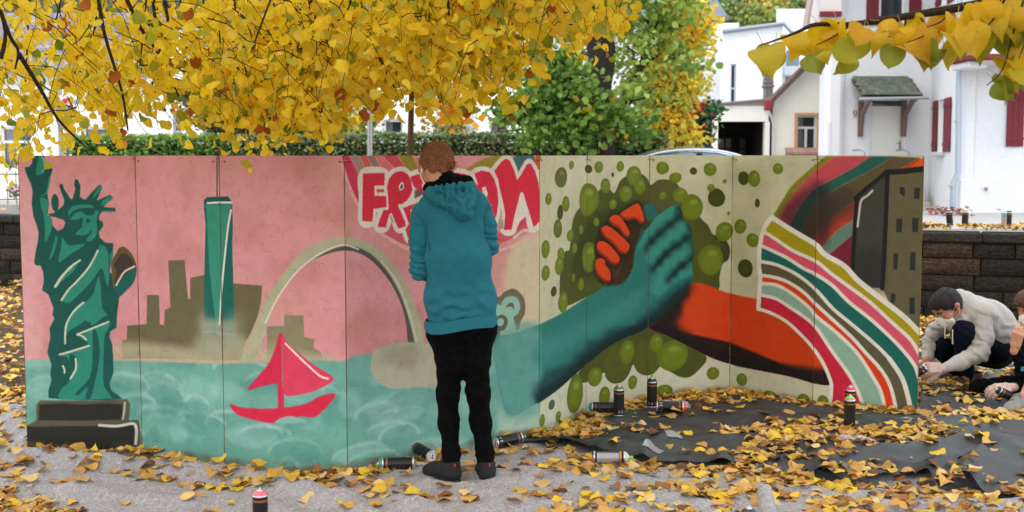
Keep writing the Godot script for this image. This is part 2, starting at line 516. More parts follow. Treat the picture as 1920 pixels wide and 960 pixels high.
	for f in [[0.129,1.655,0.146,1.627,0.154,1.589,0.14,1.554,0.118,1.537,0.1,1.54,0.104,1.589,0.12,1.637], [0.121,1.415,0.157,1.404,0.167,1.373,0.154,1.331,0.178,1.296,0.181,1.261,0.169,1.219,0.142,1.173,0.139,1.198,0.14,1.247,0.136,1.317,0.12,1.373],
		[0.155,1.45,0.171,1.519,0.181,1.523,0.162,1.446,0.143,1.427,0.121,1.423], [0.273,1.331,0.292,1.363,0.321,1.373,0.35,1.378,0.407,1.374,0.424,1.349,0.443,1.339,0.433,1.29,0.433,1.234,0.419,1.199,0.387,1.177,0.351,1.192,0.309,1.206,0.324,1.234,0.35,1.262,0.297,1.29,0.277,1.3],
		[0.236,1.198,0.25,1.177,0.278,1.155,0.321,1.159,0.365,1.163,0.343,1.143,0.291,1.114,0.255,1.086,0.216,1.059,0.211,1.079,0.226,1.135], [0.197,1.205,0.177,1.128,0.156,1.077,0.172,1.084,0.193,1.131,0.209,1.191],
		[0.445,1.156,0.484,1.137,0.494,1.059,0.491,0.957,0.482,0.932,0.47,0.976,0.453,1.03,0.425,1,0.379,0.941,0.307,0.872,0.26,0.837,0.221,0.852,0.234,0.881,0.299,0.95,0.35,1,0.394,1.059,0.429,1.117], [0.188,0.928,0.22,0.979,0.282,1.038,0.333,1.078,0.322,1.058,0.291,1.009,0.219,0.95,0.198,0.923],
		[0.232,0.668,0.263,0.762,0.333,0.84,0.367,0.849,0.437,0.935,0.422,0.874,0.383,0.796,0.364,0.75,0.261,0.682,0.243,0.657], [0.441,0.973,0.45,0.819,0.478,0.773,0.455,0.762,0.4,0.719,0.383,0.73,0.415,0.852], [0.346,0.843,0.386,0.841,0.424,0.961,0.44,0.981,0.417,0.863,0.393,0.745,0.353,0.744],
		[0.206,0.55,0.366,0.602,0.328,0.657,0.482,0.736,0.481,0.698,0.458,0.653,0.448,0.509,0.447,0.386,0.488,0.32,0.476,0.308,0.204,0.302,0.215,0.372,0.253,0.417,0.255,0.484,0.245,0.534], [0.453,1.484,0.465,1.471,0.426,1.419,0.415,1.422], [0.472,1.402,0.515,1.424,0.523,1.409,0.464,1.37], [0.47,1.347,0.539,1.343,0.534,1.338,0.47,1.338], [0.499,1.102,0.518,1.123,0.517,1.088,0.505,1.06]]:
		paint(f, teal, 2.5)
	for f in [[0.274,1.307,0.298,1.338,0.342,1.357,0.413,1.358,0.425,1.339,0.412,1.323,0.384,1.318,0.362,1.328,0.348,1.339,0.312,1.33,0.286,1.302], [0.245,1.247,0.275,1.288,0.326,1.295,0.347,1.307,0.356,1.29,0.34,1.255,0.324,1.234,0.303,1.214,0.366,1.212,0.399,1.235,0.401,1.224,0.374,1.191,0.35,1.166,0.314,1.162,0.271,1.155,0.244,1.198],
		[0.397,0.708,0.423,0.642,0.428,0.553,0.407,0.441,0.371,0.316,0.34,0.312,0.356,0.374,0.301,0.326,0.288,0.339,0.364,0.418,0.385,0.508,0.391,0.619], [0.257,0.551,0.296,0.535,0.291,0.473,0.258,0.417,0.223,0.372,0.212,0.405,0.254,0.462]]:
		paint(f, dteal, 2.5)
	layer([oval(pix([0.384,1.29])[0], Vector2(8, 8), 10)], dteal, 2.0)
	paint([0.557,1.144,0.588,1.145,0.628,1.102,0.646,1.053,0.64,1.018,0.58,0.989,0.531,0.942,0.518,0.903,0.509,1.01,0.507,1.059,0.533,1.108], rgb8(102, 84, 52), 3.0)
	paint([0.573,1.113,0.617,1.089,0.633,1.06,0.631,1.036,0.592,0.996,0.559,0.972,0.524,0.942,0.536,1.02,0.522,1.05], rgb8(66, 55, 50), 4.0)
	paint([0.548,0.875,0.526,0.908,0.539,0.941,0.596,1.002,0.636,1.03,0.649,1.024,0.634,0.964,0.605,0.925], rgb8(24, 96, 88), 2.5)
	for f in [[0.187,0.927,0.225,0.983,0.283,1.036], [0.221,0.852,0.263,0.911,0.299,0.945,0.361,1.01,0.397,1.059,0.434,1.127], [0.188,0.925,0.251,1.009,0.287,1.043,0.333,1.073], [0.234,0.612,0.241,0.706,0.275,0.773,0.31,0.812,0.345,0.84], [0.303,0.663,0.374,0.691,0.482,0.735], [0.305,0.663,0.333,0.654,0.355,0.635], [0.2,0.55,0.28,0.573,0.369,0.602], [0.217,0.487,0.226,0.467,0.225,0.448], [0.291,0.529,0.291,0.473,0.258,0.417], [0.533,0.937,0.549,0.967,0.58,1.011,0.616,1.031,0.636,1.041]]:
		line(f, 0.011, rgb8(214, 205, 188), 2.0)
	line([0.136,1.637,0.152,1.59,0.136,1.551], 0.008, Color(rgb8(140, 190, 160), 0.8), 2.0)
	paint([0.06,0.269,0.084,0.294,0.317,0.293,0.578,0.307,0.594,0.276,0.583,0.189,0.64,0.19,0.651,0.087,0.645,0.014,0.637,-0.026,-0.019,-0.037,-0.013,0.144,0.057,0.179], rgb8(92, 86, 66), 5.0, false)
	paint([0.077,0.269,0.203,0.279,0.316,0.272,0.43,0.282,0.551,0.276,0.547,0.192,0.314,0.183,0.069,0.181], coal, 4.0, false)
	paint([-0.007,0.144,0.415,0.154,0.608,0.165,0.622,0.053,0.604,0.013,-0.012,-0.003], coal, 4.0, false)
	line([0.415,0.158,0.517,0.155,0.608,0.17,0.624,0.131,0.617,0.058], 0.016, rgb8(205, 205, 198), 2.5)
	line([0.563,0.287,0.556,0.231,0.548,0.195], 0.012, rgb8(180, 178, 168), 2.5)
	# lettering on its fan of stripes
	var fan_top := [[1.953,1.647], [1.998,1.647], [2.059,1.647], [2.107,1.647], [2.159,1.647], [2.204,1.647], [2.311,1.647], [2.409,1.647], [2.476,1.647]]
	var fan_low := [[2.079,1.39], [2.115,1.458], [2.15,1.499], [2.192,1.517], [2.256,1.497], [2.364,1.523], [2.401,1.543], [2.513,1.536], [2.626,1.52]]
	var fan_col := [rgb8(208, 70, 96), rgb8(168, 142, 130), rgb8(206, 98, 92), rgb8(150, 122, 118), rgb8(220, 120, 118), rgb8(210, 76, 92), rgb8(150, 136, 52), rgb8(222, 150, 146)]
	for i in 8:
		var q := []
		for e in [fan_top[i], fan_top[i + 1], fan_low[i + 1], fan_low[i]]: q.append_array(e)
		paint(q, fan_col[i], 4.0, false)
		line(fan_top[i + 1] + fan_low[i + 1], 0.008, Color(rgb8(226, 180, 170), 0.8), 2.0)
	paint([1.953,1.645,1.981,1.645,2.03,1.541,2.08,1.437,2.079,1.349,1.996,1.501], rgb8(204, 60, 88), 5.0)
	line([1.953,1.596,1.996,1.488,2.052,1.391,2.113,1.32,2.217,1.232,2.397,1.139,2.624,1.082,2.87,1.091,3.09,1.129,3.241,1.191,3.308,1.234], 0.018, Color(rgb8(230, 180, 172), 0.85), 3.0)
	paint([2.147,1.291,2.288,1.201,2.51,1.132,2.799,1.118,3.053,1.161,3.241,1.228,3.26,1.298,3.016,1.214,2.729,1.175,2.472,1.206,2.218,1.33], Color(rgb8(206, 84, 98), 0.9), 6.0)
	paint([2.758,1.559,2.872,1.615,2.962,1.641,3.035,1.641,2.998,1.584,2.943,1.531,2.872,1.555,2.818,1.565], rgb8(152, 138, 44), 4.0)
	paint([3.112,1.641,3.24,1.641,3.24,1.559,3.146,1.529,3.097,1.584], rgb8(70, 110, 106), 4.0)
	for b in [[[3.259,1.644,3.327,1.644,3.286,1.543,3.251,1.604], rgb8(216, 84, 28)], [[3.355,1.644,3.446,1.644,3.286,1.491,3.271,1.522], rgb8(140, 178, 148)], [[3.482,1.644,3.569,1.644,3.3,1.404,3.278,1.466], rgb8(204, 62, 70)]]: paint(b[0], b[1], 3.0, false)
	line([3.591,1.644,3.44,1.525,3.307,1.389], 0.012, white, 2.5)
	line([3.461,1.644,3.286,1.482], 0.009, white, 2.5)
	line([3.341,1.644,3.271,1.543], 0.009, white, 2.5)
	var glyphs := [[2.083,1.552,2.224,1.553,2.223,1.489,2.156,1.489,2.157,1.436,2.234,1.432,2.236,1.375,2.149,1.369,2.14,1.302,2.075,1.308,2.078,1.426], [2.251,1.52,2.278,1.547,2.31,1.56,2.346,1.561,2.381,1.545,2.405,1.508,2.411,1.461,2.398,1.431,2.372,1.405,2.324,1.379,2.359,1.314,2.363,1.269,2.315,1.259,2.292,1.298,2.269,1.345,2.253,1.336,2.229,1.271,2.175,1.272,2.19,1.314,2.214,1.359,2.249,1.361,2.246,1.434,2.239,1.477],
		[2.397,1.53,2.479,1.552,2.536,1.553,2.536,1.497,2.478,1.494,2.478,1.473,2.503,1.466,2.519,1.428,2.477,1.391,2.396,1.356,2.403,1.281,2.395,1.205,2.378,1.206,2.363,1.252,2.387,1.282,2.336,1.376,2.396,1.4,2.478,1.413,2.486,1.429,2.421,1.48], [2.561,1.543,2.635,1.552,2.642,1.489,2.611,1.483,2.615,1.438,2.642,1.431,2.642,1.38,2.61,1.375,2.61,1.311,2.649,1.303,2.649,1.259,2.559,1.262],
		[2.673,1.542,2.711,1.55,2.772,1.543,2.818,1.52,2.853,1.479,2.868,1.427,2.864,1.369,2.841,1.317,2.786,1.267,2.671,1.258], [2.834,1.543,2.881,1.56,2.936,1.55,2.969,1.51,2.989,1.451,2.995,1.385,2.984,1.313,2.959,1.261,2.896,1.25,2.841,1.291,2.825,1.37,2.841,1.434,2.857,1.486],
		[2.967,1.556,3.015,1.607,3.047,1.626,3.071,1.618,3.104,1.561,3.124,1.503,3.153,1.535,3.194,1.594,3.219,1.599,3.252,1.554,3.277,1.486,3.286,1.379,3.304,1.277,3.234,1.224,3.203,1.307,3.157,1.425,3.12,1.323,3.096,1.222,3.033,1.225,3.043,1.312,3.027,1.385,3.007,1.451,2.991,1.516]]
	for g in glyphs:
		layer(stripe(curve(pix(g)), 0.024 * PX), white, 3.0)
	for g in glyphs: paint(g, red, 2.0, false)
	for g in [[2.317,1.482,2.335,1.505,2.351,1.501,2.355,1.469,2.325,1.458], [2.884,1.466,2.908,1.472,2.924,1.432,2.912,1.394,2.892,1.407], [2.158,1.486,2.231,1.487,2.237,1.437,2.161,1.439]]: layer([pix(g)], white, 2.5)
	for b in [[[2.327,1.478,2.338,1.494,2.346,1.49,2.347,1.472,2.331,1.466], rgb8(60, 110, 112)], [[2.169,1.469,2.219,1.47,2.219,1.453,2.173,1.452], rgb8(206, 86, 40)], [[3.145,1.395,3.157,1.425,3.19,1.334,3.203,1.3,3.12,1.223,3.104,1.223,3.128,1.322], rgb8(228, 216, 206)],
		[[3.145,1.269,3.186,1.294,3.19,1.254,3.12,1.223], rgb8(208, 70, 92)], [[2.257,1.336,2.268,1.326,2.288,1.286,2.264,1.299], rgb8(170, 160, 146)], [[2.429,1.461,2.478,1.463,2.478,1.432,2.425,1.414], rgb8(120, 90, 90)], [[2.999,1.273,3.027,1.286,3.031,1.233,2.999,1.227], rgb8(160, 160, 140)]]: paint(b[0], b[1], 2.5, false)
	for g in [[3.157,1.425,3.124,1.323,3.097,1.224], [3.159,1.425,3.203,1.307,3.234,1.224], [2.324,1.379,2.34,1.355,2.363,1.307], [2.478,1.413,2.404,1.393,2.336,1.375]]: line(g, 0.022, white, 2.5)
	line([3.104,1.177,3.17,1.214,3.236,1.219,3.309,1.27], 0.02, Color(white, 0.8), 6.0)
	# a pale round-eared head looking over the water
	paint([2.917,0.851,3.001,0.845,3.026,0.866,3.06,0.88,3.09,0.887,3.12,0.878,3.151,0.855,3.172,0.828,3.183,0.792,3.182,0.75,3.175,0.726,3.151,0.695,3.144,0.664,3.125,0.648,2.917,0.637], rgb8(112, 106, 70), 2.0)
	paint([2.917,0.827,3.014,0.82,3.039,0.841,3.082,0.857,3.12,0.85,3.146,0.827,3.159,0.794,3.155,0.755,3.129,0.722,3.125,0.659,3.103,0.643,2.917,0.644], rgb8(112, 110, 104), 4.0)
	paint([2.917,0.808,2.967,0.809,2.993,0.806,3.014,0.796,3.022,0.818,3.048,0.839,3.082,0.844,3.116,0.836,3.138,0.813,3.146,0.784,3.142,0.753,3.125,0.735,3.099,0.719,3.108,0.688,3.105,0.639,2.917,0.637], rgb8(146, 190, 170), 2.0)
	paint([3.046,0.776,3.058,0.796,3.082,0.806,3.101,0.797,3.104,0.761,3.095,0.777,3.077,0.785,3.06,0.785], rgb8(92, 96, 90), 2.0)
	layer([oval(pix([3.016,0.696])[0], Vector2(27, 29))], rgb8(92, 94, 86), 2.0)
	layer([oval(pix([3.01,0.7])[0], Vector2(15, 14))], rgb8(146, 190, 170), 2.0)
	layer([oval(pix([2.976,0.643])[0], Vector2(20, 20))], rgb8(92, 94, 86), 2.0)
	# pale green panels
	paint([3.286,1.665,6.785,1.666,6.838,-0.186,3.293,-0.067], sage, 1.0, false)
	for i in 90:
		layer([oval(Vector2(rng.randf_range(2190, 4080), rng.randf() * 1024), Vector2(rng.randf_range(30, 120), rng.randf_range(30, 120)))], Color([rgb8(172, 170, 136), rgb8(204, 203, 176)][i % 2], 0.35), 32.0)
	paint([3.291,0.44,5.395,0.523,6.04,0.23,6.047,-0.122,3.293,-0.13], Color(rgb8(206, 208, 188), 0.6), 32.0)
	for e in [[5.057,1.56,0.001,0.001]]: pass
	var blob := curve(pix([4.214,1.403,4.242,1.42,4.284,1.479,4.354,1.512,4.441,1.528,4.529,1.519,4.589,1.483,4.615,1.447,4.666,1.478,4.727,1.483,4.8,1.468,4.842,1.427,4.927,1.345,5.003,1.226,5.068,1.171,5.107,1.106,5.166,1.095,5.221,1.057,5.25,0.992,5.234,0.928,5.191,0.902,5.166,0.811,5.158,0.725,5.014,0.719,4.218,1.035,4.128,0.778,3.947,0.759,3.661,0.732,3.561,0.766,3.56,0.927,3.587,0.995,3.633,1.068,3.694,1.076,3.727,1.229,3.803,1.307,3.941,1.351,4.036,1.391,4.076,1.432,4.158,1.438]), true, 3)
	layer([blob], rgb8(74, 80, 24), 2.5)
	paint([3.943,1.218,4.215,1.326,4.577,1.315,4.638,1.154,4.22,0.914,3.749,0.908,3.805,1.11], Color(rgb8(48, 56, 12), 0.7), 32.0, true, blob)
	paint([4.615,1.447,4.635,1.473,4.738,1.481,4.832,1.436,4.854,1.31,4.637,1.278], Color(rgb8(84, 84, 44), 0.8), 6.0, true, blob)
	paint([5.101,1.106,5.166,1.095,5.221,1.057,5.25,0.992,5.234,0.928,5.191,0.902,5.167,1.049], Color(rgb8(58, 62, 24), 0.9), 4.0, true, blob)
	var low := curve(pix([3.768,0.257,3.952,0.215,4.124,0.253,4.143,0.224,4.181,0.19,4.247,0.165,4.333,0.169,4.4,0.213,4.439,0.267,4.479,0.22,4.529,0.19,4.599,0.172,4.656,0.184,4.704,0.227,4.739,0.206,4.803,0.171,4.866,0.139,4.937,0.136,5.008,0.18,5.072,0.262,4.934,0.37,4.68,0.506,4.514,0.496,4.225,0.434,3.951,0.341]), true, 3)
	layer([low], rgb8(72, 80, 22), 2.5)
	paint([4.439,0.267,4.499,0.2,4.599,0.172,4.67,0.193,4.704,0.233,4.682,0.361,4.515,0.413], Color(rgb8(88, 94, 30), 0.7), 16.0, true, low)
	paint([4.134,0.248,4.19,0.188,4.323,0.17,4.419,0.258,4.282,0.416,4.133,0.341], Color(rgb8(86, 92, 28), 0.7), 16.0, true, low)
	for e in [[3.954,1.559,0.044,0.025],[4.946,1.538,0.028,0.025],[3.559,1.305,0.04,0.045],[5.133,1.356,0.07,0.062],[5.352,1.489,0.046,0.045],[5.377,0.876,0.059,0.064],[5.465,1.323,0.019,0.031],[4.206,1.521,0.015,0.014],[3.475,0.839,0.039,0.03]]: dot(e, rgb8(62, 70, 18), false)
	for e in [[3.57,1.513,0.083,0.062],[3.527,1.209,0.06,0.054]]: dot(e, rgb8(92, 100, 36))
	for e in [[3.714,1.586,0.034,0.027],[4.061,1.57,0.046,0.035],[4.285,1.573,0.04,0.034],[4.434,1.511,0.08,0.065],[4.501,1.44,0.062,0.054],[4.346,1.396,0.067,0.054],[4.131,1.452,0.051,0.046],[4.211,1.333,0.042,0.032],[3.948,1.369,0.116,0.106],[3.4,1.39,0.041,0.036],[3.638,1.352,0.054,0.046],[4.04,1.226,0.03,0.027],[3.859,1.187,0.034,0.03],[3.704,1.158,0.05,0.037],[3.364,1.099,0.056,0.052],[3.572,1.052,0.052,0.04],[3.55,0.986,0.061,0.054],[3.767,1.077,0.039,0.033],[3.969,1.007,0.095,0.094],[3.365,0.958,0.056,0.043],[4.704,1.56,0.048,0.043],[4.805,1.494,0.047,0.036],[5.078,1.549,0.053,0.043],[5.198,1.467,0.016,0.015],[5.088,1.424,0.031,0.025],[4.708,1.377,0.031,0.029],[4.843,1.378,0.058,0.051],[4.939,1.295,0.087,0.087],[5.234,1.247,0.012,0.013],[5.201,1.123,0.07,0.068],[5.331,1.16,0.049,0.05],[5.433,1.071,0.051,0.047],[5.436,1.487,0.048,0.056],[5.093,0.933,0.099,0.108]]: dot(e, green)
	for e in [[3.603,0.762,0.07,0.062],[3.862,0.846,0.045,0.039],[3.749,0.898,0.023,0.027],[3.451,0.162,0.041,0.03],[3.542,0.073,0.037,0.033],[3.325,0.091,0.035,0.037],[3.782,0.171,0.118,0.121],[4.036,0.238,0.073,0.063],[4.135,0.097,0.06,0.064],[4.375,0.358,0.083,0.077],[4.436,0.148,0.051,0.045],[4.668,0.386,0.053,0.06],[4.798,0.293,0.126,0.103],[5.124,0.147,0.052,0.043],[5.362,0.107,0.044,0.043],[4.734,0.054,0.07,0.043],[5.622,1.555,0.039,0.037],[5.59,0.027,0.057,0.033],[5.852,0.032,0.049,0.043],[5.986,0.031,0.039,0.048]]: dot(e, green)
	dot([3.451,0.162,0.041,0.03], rgb8(70, 100, 70), false)
	# orange forearm
	var fore := curve(pix([4.594,0.512,4.678,0.663,4.9,0.773,4.985,0.779,5.071,0.762,5.187,0.714,5.275,0.693,5.392,0.679,5.487,0.67,5.564,0.63,5.814,0.492,5.987,0.296,6.042,0.153,5.739,0.177,5.488,0.188,5.284,0.2,5.108,0.257,4.934,0.343,4.764,0.426]), true, 4)
	layer([fore], rgb8(206, 64, 14), 5.0)
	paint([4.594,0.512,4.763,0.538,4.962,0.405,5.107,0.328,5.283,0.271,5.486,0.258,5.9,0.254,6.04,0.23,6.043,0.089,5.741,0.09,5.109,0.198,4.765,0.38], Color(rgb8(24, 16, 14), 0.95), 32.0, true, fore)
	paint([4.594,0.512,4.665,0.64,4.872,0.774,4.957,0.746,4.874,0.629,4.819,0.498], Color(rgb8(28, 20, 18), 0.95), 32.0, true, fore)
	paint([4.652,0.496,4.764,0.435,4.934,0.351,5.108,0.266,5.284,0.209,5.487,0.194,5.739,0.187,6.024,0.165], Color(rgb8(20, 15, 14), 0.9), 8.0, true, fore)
	# teal arm and hand
	var arm := curve(pix([2.96,0.595,3.09,0.621,3.242,0.658,3.29,0.665,3.562,0.693,3.947,0.757,4.128,0.812,4.22,0.862,4.277,0.858,4.36,1.061,4.417,1.128,4.579,1.156,4.648,1.225,4.74,1.285,4.812,1.315,4.855,1.292,4.866,1.22,4.909,1.183,4.941,1.128,4.942,1.056,4.959,1.001,4.944,0.911,4.956,0.819,4.942,0.796,4.887,0.713,4.762,0.61,4.652,0.52,4.515,0.475,4.32,0.449,4.132,0.401,3.951,0.331,3.742,0.283,3.516,0.235,3.301,0.205,3.242,0.194,3.09,0.15,3.015,0.252]), true, 3)
	layer([arm], rgb8(40, 118, 108), 4.0)
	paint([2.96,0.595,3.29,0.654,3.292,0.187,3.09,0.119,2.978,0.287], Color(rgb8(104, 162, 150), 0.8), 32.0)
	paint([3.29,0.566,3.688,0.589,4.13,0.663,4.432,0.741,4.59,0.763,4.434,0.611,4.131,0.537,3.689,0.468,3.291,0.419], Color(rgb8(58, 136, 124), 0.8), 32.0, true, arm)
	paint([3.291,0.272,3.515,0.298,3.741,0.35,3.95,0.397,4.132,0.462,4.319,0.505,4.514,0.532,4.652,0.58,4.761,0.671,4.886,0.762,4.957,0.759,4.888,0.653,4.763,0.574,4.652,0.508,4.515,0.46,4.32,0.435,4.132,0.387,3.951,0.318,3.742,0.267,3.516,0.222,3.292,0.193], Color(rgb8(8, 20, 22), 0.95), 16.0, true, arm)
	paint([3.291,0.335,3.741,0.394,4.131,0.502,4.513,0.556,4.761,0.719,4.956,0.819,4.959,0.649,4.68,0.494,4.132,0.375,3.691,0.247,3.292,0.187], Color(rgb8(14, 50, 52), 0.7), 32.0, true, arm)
	paint([4.532,1.29,4.577,1.32,4.626,1.323,4.657,1.287,4.663,1.242,4.617,1.208,4.563,1.227], rgb8(34, 104, 98), 5.0)
	for f in [[4.462,1.073,4.638,1.19,4.751,1.267,4.823,1.302], [4.62,0.976,4.701,1.054,4.804,1.123,4.877,1.157], [4.683,0.849,4.776,0.917,4.848,0.968,4.901,0.994], [4.677,0.759,4.759,0.827,4.857,0.872,4.913,0.882]]:
		line(f, 0.115, Color(rgb8(54, 140, 126), 1.0), 16.0, arm)
	for f in [[4.581,1.031,4.67,1.109,4.783,1.195,4.855,1.238], [4.641,0.886,4.733,0.981,4.837,1.05,4.92,1.093], [4.756,0.81,4.829,0.879,4.902,0.921,4.949,0.947], [4.834,1.293,4.871,1.238,4.924,1.183,4.952,1.11,4.953,1.001,4.961,0.874]]:
		line(f, 0.035, Color(rgb8(8, 30, 32), 1.0), 32.0, arm)
		line(f, 0.018, Color(rgb8(8, 30, 32), 0.5), 8.0, arm)
	paint([4.276,0.91,4.361,1.026,4.446,1.127,4.534,1.193,4.564,1.157,4.477,1.055,4.362,0.939,4.277,0.841], Color(rgb8(20, 60, 58), 0.75), 16.0, true, arm)
	# orange fingers
	paint([4.038,1.146,4.272,1.239,4.445,1.232,4.505,1.159,4.448,1.021,4.42,0.9,4.306,0.812,4.137,0.826,4.054,0.892], Color(rgb8(58, 34, 12), 0.9), 8.0)
	for f in [[4.279,1.264,4.357,1.296,4.458,1.328,4.503,1.311,4.551,1.228,4.541,1.196,4.489,1.199,4.445,1.225,4.358,1.221,4.308,1.237], [4.165,1.234,4.195,1.254,4.233,1.263,4.286,1.251,4.344,1.201,4.388,1.147,4.383,1.111,4.331,1.118,4.273,1.17,4.203,1.197], [4.083,1.174,4.106,1.19,4.147,1.197,4.217,1.172,4.36,1.087,4.392,1.051,4.361,1.007,4.289,1.012,4.218,1.069,4.12,1.124], [4.043,1.077,4.059,1.095,4.096,1.101,4.162,1.081,4.275,0.997,4.279,0.953,4.22,0.938,4.135,0.987,4.053,1.036], [4.03,0.968,4.046,0.987,4.074,0.994,4.125,0.98,4.139,0.945,4.181,0.908,4.192,0.87,4.183,0.833,4.128,0.837,4.054,0.884,4.027,0.933]]:
		layer(stripe(curve(pix(f)), 0.016 * PX), Color(rgb8(26, 18, 8), 0.75), 16.0)
	for f in [[4.279,1.264,4.357,1.296,4.458,1.328,4.503,1.311,4.551,1.228,4.541,1.196,4.489,1.199,4.445,1.225,4.358,1.221,4.308,1.237], [4.165,1.234,4.195,1.254,4.233,1.263,4.286,1.251,4.344,1.201,4.388,1.147,4.383,1.111,4.331,1.118,4.273,1.17,4.203,1.197], [4.083,1.174,4.106,1.19,4.147,1.197,4.217,1.172,4.36,1.087,4.392,1.051,4.361,1.007,4.289,1.012,4.218,1.069,4.12,1.124], [4.043,1.077,4.059,1.095,4.096,1.101,4.162,1.081,4.275,0.997,4.279,0.953,4.22,0.938,4.135,0.987,4.053,1.036], [4.03,0.968,4.046,0.987,4.074,0.994,4.125,0.98,4.139,0.945,4.181,0.908,4.192,0.87,4.183,0.833,4.128,0.837,4.054,0.884,4.027,0.933]]:
		var c := curve(pix(f))
		layer([c], rgb8(120, 34, 8), 3.0)
		var up := PackedVector2Array()
		for q in c: up.append(q + Vector2(5, -9))
		layer([up], rgb8(212, 66, 14), 8.0, c)
	# dark arcs, block of flats and the bright rainbow road
	bands([[5.971,1.637,5.849,1.542,5.736,1.45,5.654,1.338,5.586,1.238], [6.033,1.637,5.964,1.587,5.89,1.533,5.809,1.46,5.727,1.367,5.666,1.274,5.635,1.208], [6.249,1.637,6.156,1.57,6.001,1.48,5.913,1.435,5.832,1.361,5.761,1.258,5.716,1.165], [6.385,1.637,6.26,1.553,6.132,1.482,6.003,1.409,5.933,1.354,5.865,1.271,5.801,1.128], [6.544,1.628,6.346,1.501,6.161,1.353,6.041,1.266,5.972,1.193,5.89,1.091], [6.586,1.598,6.348,1.396,6.163,1.242,6.052,1.159,5.957,1.048], [6.589,1.477,6.351,1.281,6.161,1.144,6.097,1.088,6.007,1.005], [6.594,1.303,6.357,1.034,6.161,0.938,6.101,0.891]],
		[rgb8(132, 122, 32), rgb8(190, 74, 84), rgb8(36, 92, 80), rgb8(92, 80, 56), rgb8(176, 62, 36), rgb8(96, 128, 116), rgb8(116, 30, 56)], 5.0)
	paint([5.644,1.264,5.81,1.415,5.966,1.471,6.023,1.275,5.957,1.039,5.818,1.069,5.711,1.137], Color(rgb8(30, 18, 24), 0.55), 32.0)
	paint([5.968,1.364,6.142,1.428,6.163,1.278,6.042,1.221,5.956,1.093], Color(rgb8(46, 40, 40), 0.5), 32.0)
	paint([6.471,1.556,6.573,1.633,6.593,1.633,6.595,1.564], rgb8(222, 86, 20), 3.0, false)
	paint([6.354,1.536,6.463,1.546,6.595,1.568,6.616,0.771,6.606,0.541,6.439,0.603,6.341,0.802], rgb8(98, 94, 68), 3.0, false)
	paint([6.169,1.375,6.262,1.456,6.352,1.536,6.361,1.519,6.355,1.122,6.346,0.803,6.277,0.8,6.154,0.893,6.157,1.117], rgb8(62, 63, 58), 3.0, false)
	paint([6.185,1.028,6.34,1.033,6.337,0.802,6.277,0.8,6.162,0.893], Color(rgb8(44, 44, 42), 0.7), 32.0)
	for f in [[6.165,1.367,6.171,1.38,6.262,1.461,6.35,1.538], [6.35,1.538,6.454,1.544,6.513,1.553,6.595,1.562], [6.173,1.376,6.164,1.206,6.158,1.028,6.156,0.893], [6.357,1.527,6.353,1.211,6.347,0.945,6.342,0.798]]: line(f, 0.035 if f == [6.35,1.538,6.454,1.544,6.513,1.553,6.595,1.562] else 0.026, rgb8(28, 28, 28), 3.0)
	for f in [[6.432,1.445,6.465,1.444,6.465,1.384,6.434,1.406], [6.521,1.442,6.555,1.442,6.552,1.372,6.521,1.374], [6.418,1.247,6.454,1.246,6.451,1.162,6.417,1.159], [6.512,1.253,6.554,1.254,6.548,1.163,6.516,1.165], [6.404,1.027,6.435,1.026,6.43,0.921,6.407,0.924], [6.508,1.037,6.538,1.038,6.539,0.924,6.506,0.919], [6.397,0.774,6.427,0.765,6.421,0.711,6.394,0.712], [6.51,0.749,6.542,0.752,6.543,0.642,6.512,0.646]]: paint(f, rgb8(44, 46, 50), 2.5, false)
	line([6.267,1.421,6.238,1.39,6.2,1.358,6.19,1.296,6.18,1.189], 0.014, rgb8(196, 192, 182), 2.0)
	var road := [[5.586,1.229,5.678,1.182,5.817,1.115,5.921,1.065,5.976,1.004,6.1,0.936,6.194,0.84,6.336,0.732,6.477,0.626,6.567,0.538,6.612,0.49], [5.528,1.129,5.616,1.086,5.745,1.019,5.862,0.98,5.937,0.948,6.013,0.887,6.114,0.816,6.267,0.708,6.399,0.591,6.52,0.484,6.571,0.405,6.602,0.335],
		[5.497,1.038,5.607,1.002,5.715,0.962,5.822,0.909,5.925,0.87,6.032,0.802,6.136,0.702,6.29,0.585,6.442,0.448,6.543,0.331,6.577,0.251,6.596,0.19], [5.499,0.93,5.608,0.919,5.716,0.888,5.823,0.84,5.93,0.766,6.035,0.655,6.16,0.556,6.293,0.449,6.395,0.352,6.477,0.233,6.52,0.101,6.54,-0.006],
		[5.498,0.836,5.599,0.832,5.712,0.808,5.836,0.748,5.932,0.671,6.037,0.581,6.162,0.472,6.245,0.383,6.347,0.275,6.41,0.165,6.456,-0.014], [5.499,0.781,5.626,0.78,5.751,0.73,5.874,0.655,5.933,0.596,6.038,0.518,6.142,0.429,6.215,0.35,6.288,0.24,6.351,0.129,6.386,-0.02], [5.5,0.705,5.627,0.688,5.728,0.642,5.84,0.588,5.924,0.532,5.978,0.461,6.041,0.37,6.126,0.259,6.189,0.159,6.243,0.026,6.251,-0.032],
		[5.483,0.608,5.592,0.587,5.706,0.543,5.818,0.468,5.917,0.383,5.981,0.292,6.024,0.199,6.038,0.126,6.024,-0.052]]
	road[0] = [5.586,1.229,5.678,1.182,5.817,1.115,5.921,1.065,5.976,1.004,6.1,0.936,6.194,0.84,6.336,0.732,6.477,0.626,6.567,0.538,6.612,0.49]
	bands(road, [rgb8(166, 152, 18), rgb8(214, 84, 108), rgb8(24, 100, 90), rgb8(92, 88, 62), rgb8(216, 62, 22), rgb8(140, 178, 158), rgb8(200, 34, 62)], 2.0)
	paint([6.577,0.24,6.612,0.336,6.62,-0.004,6.541,-0.012,6.52,0.101,6.477,0.233], rgb8(24, 100, 90), 2.0, false)
	line([6.54,-0.006,6.52,0.101,6.477,0.233,6.395,0.352], 0.03, white, 2.0)
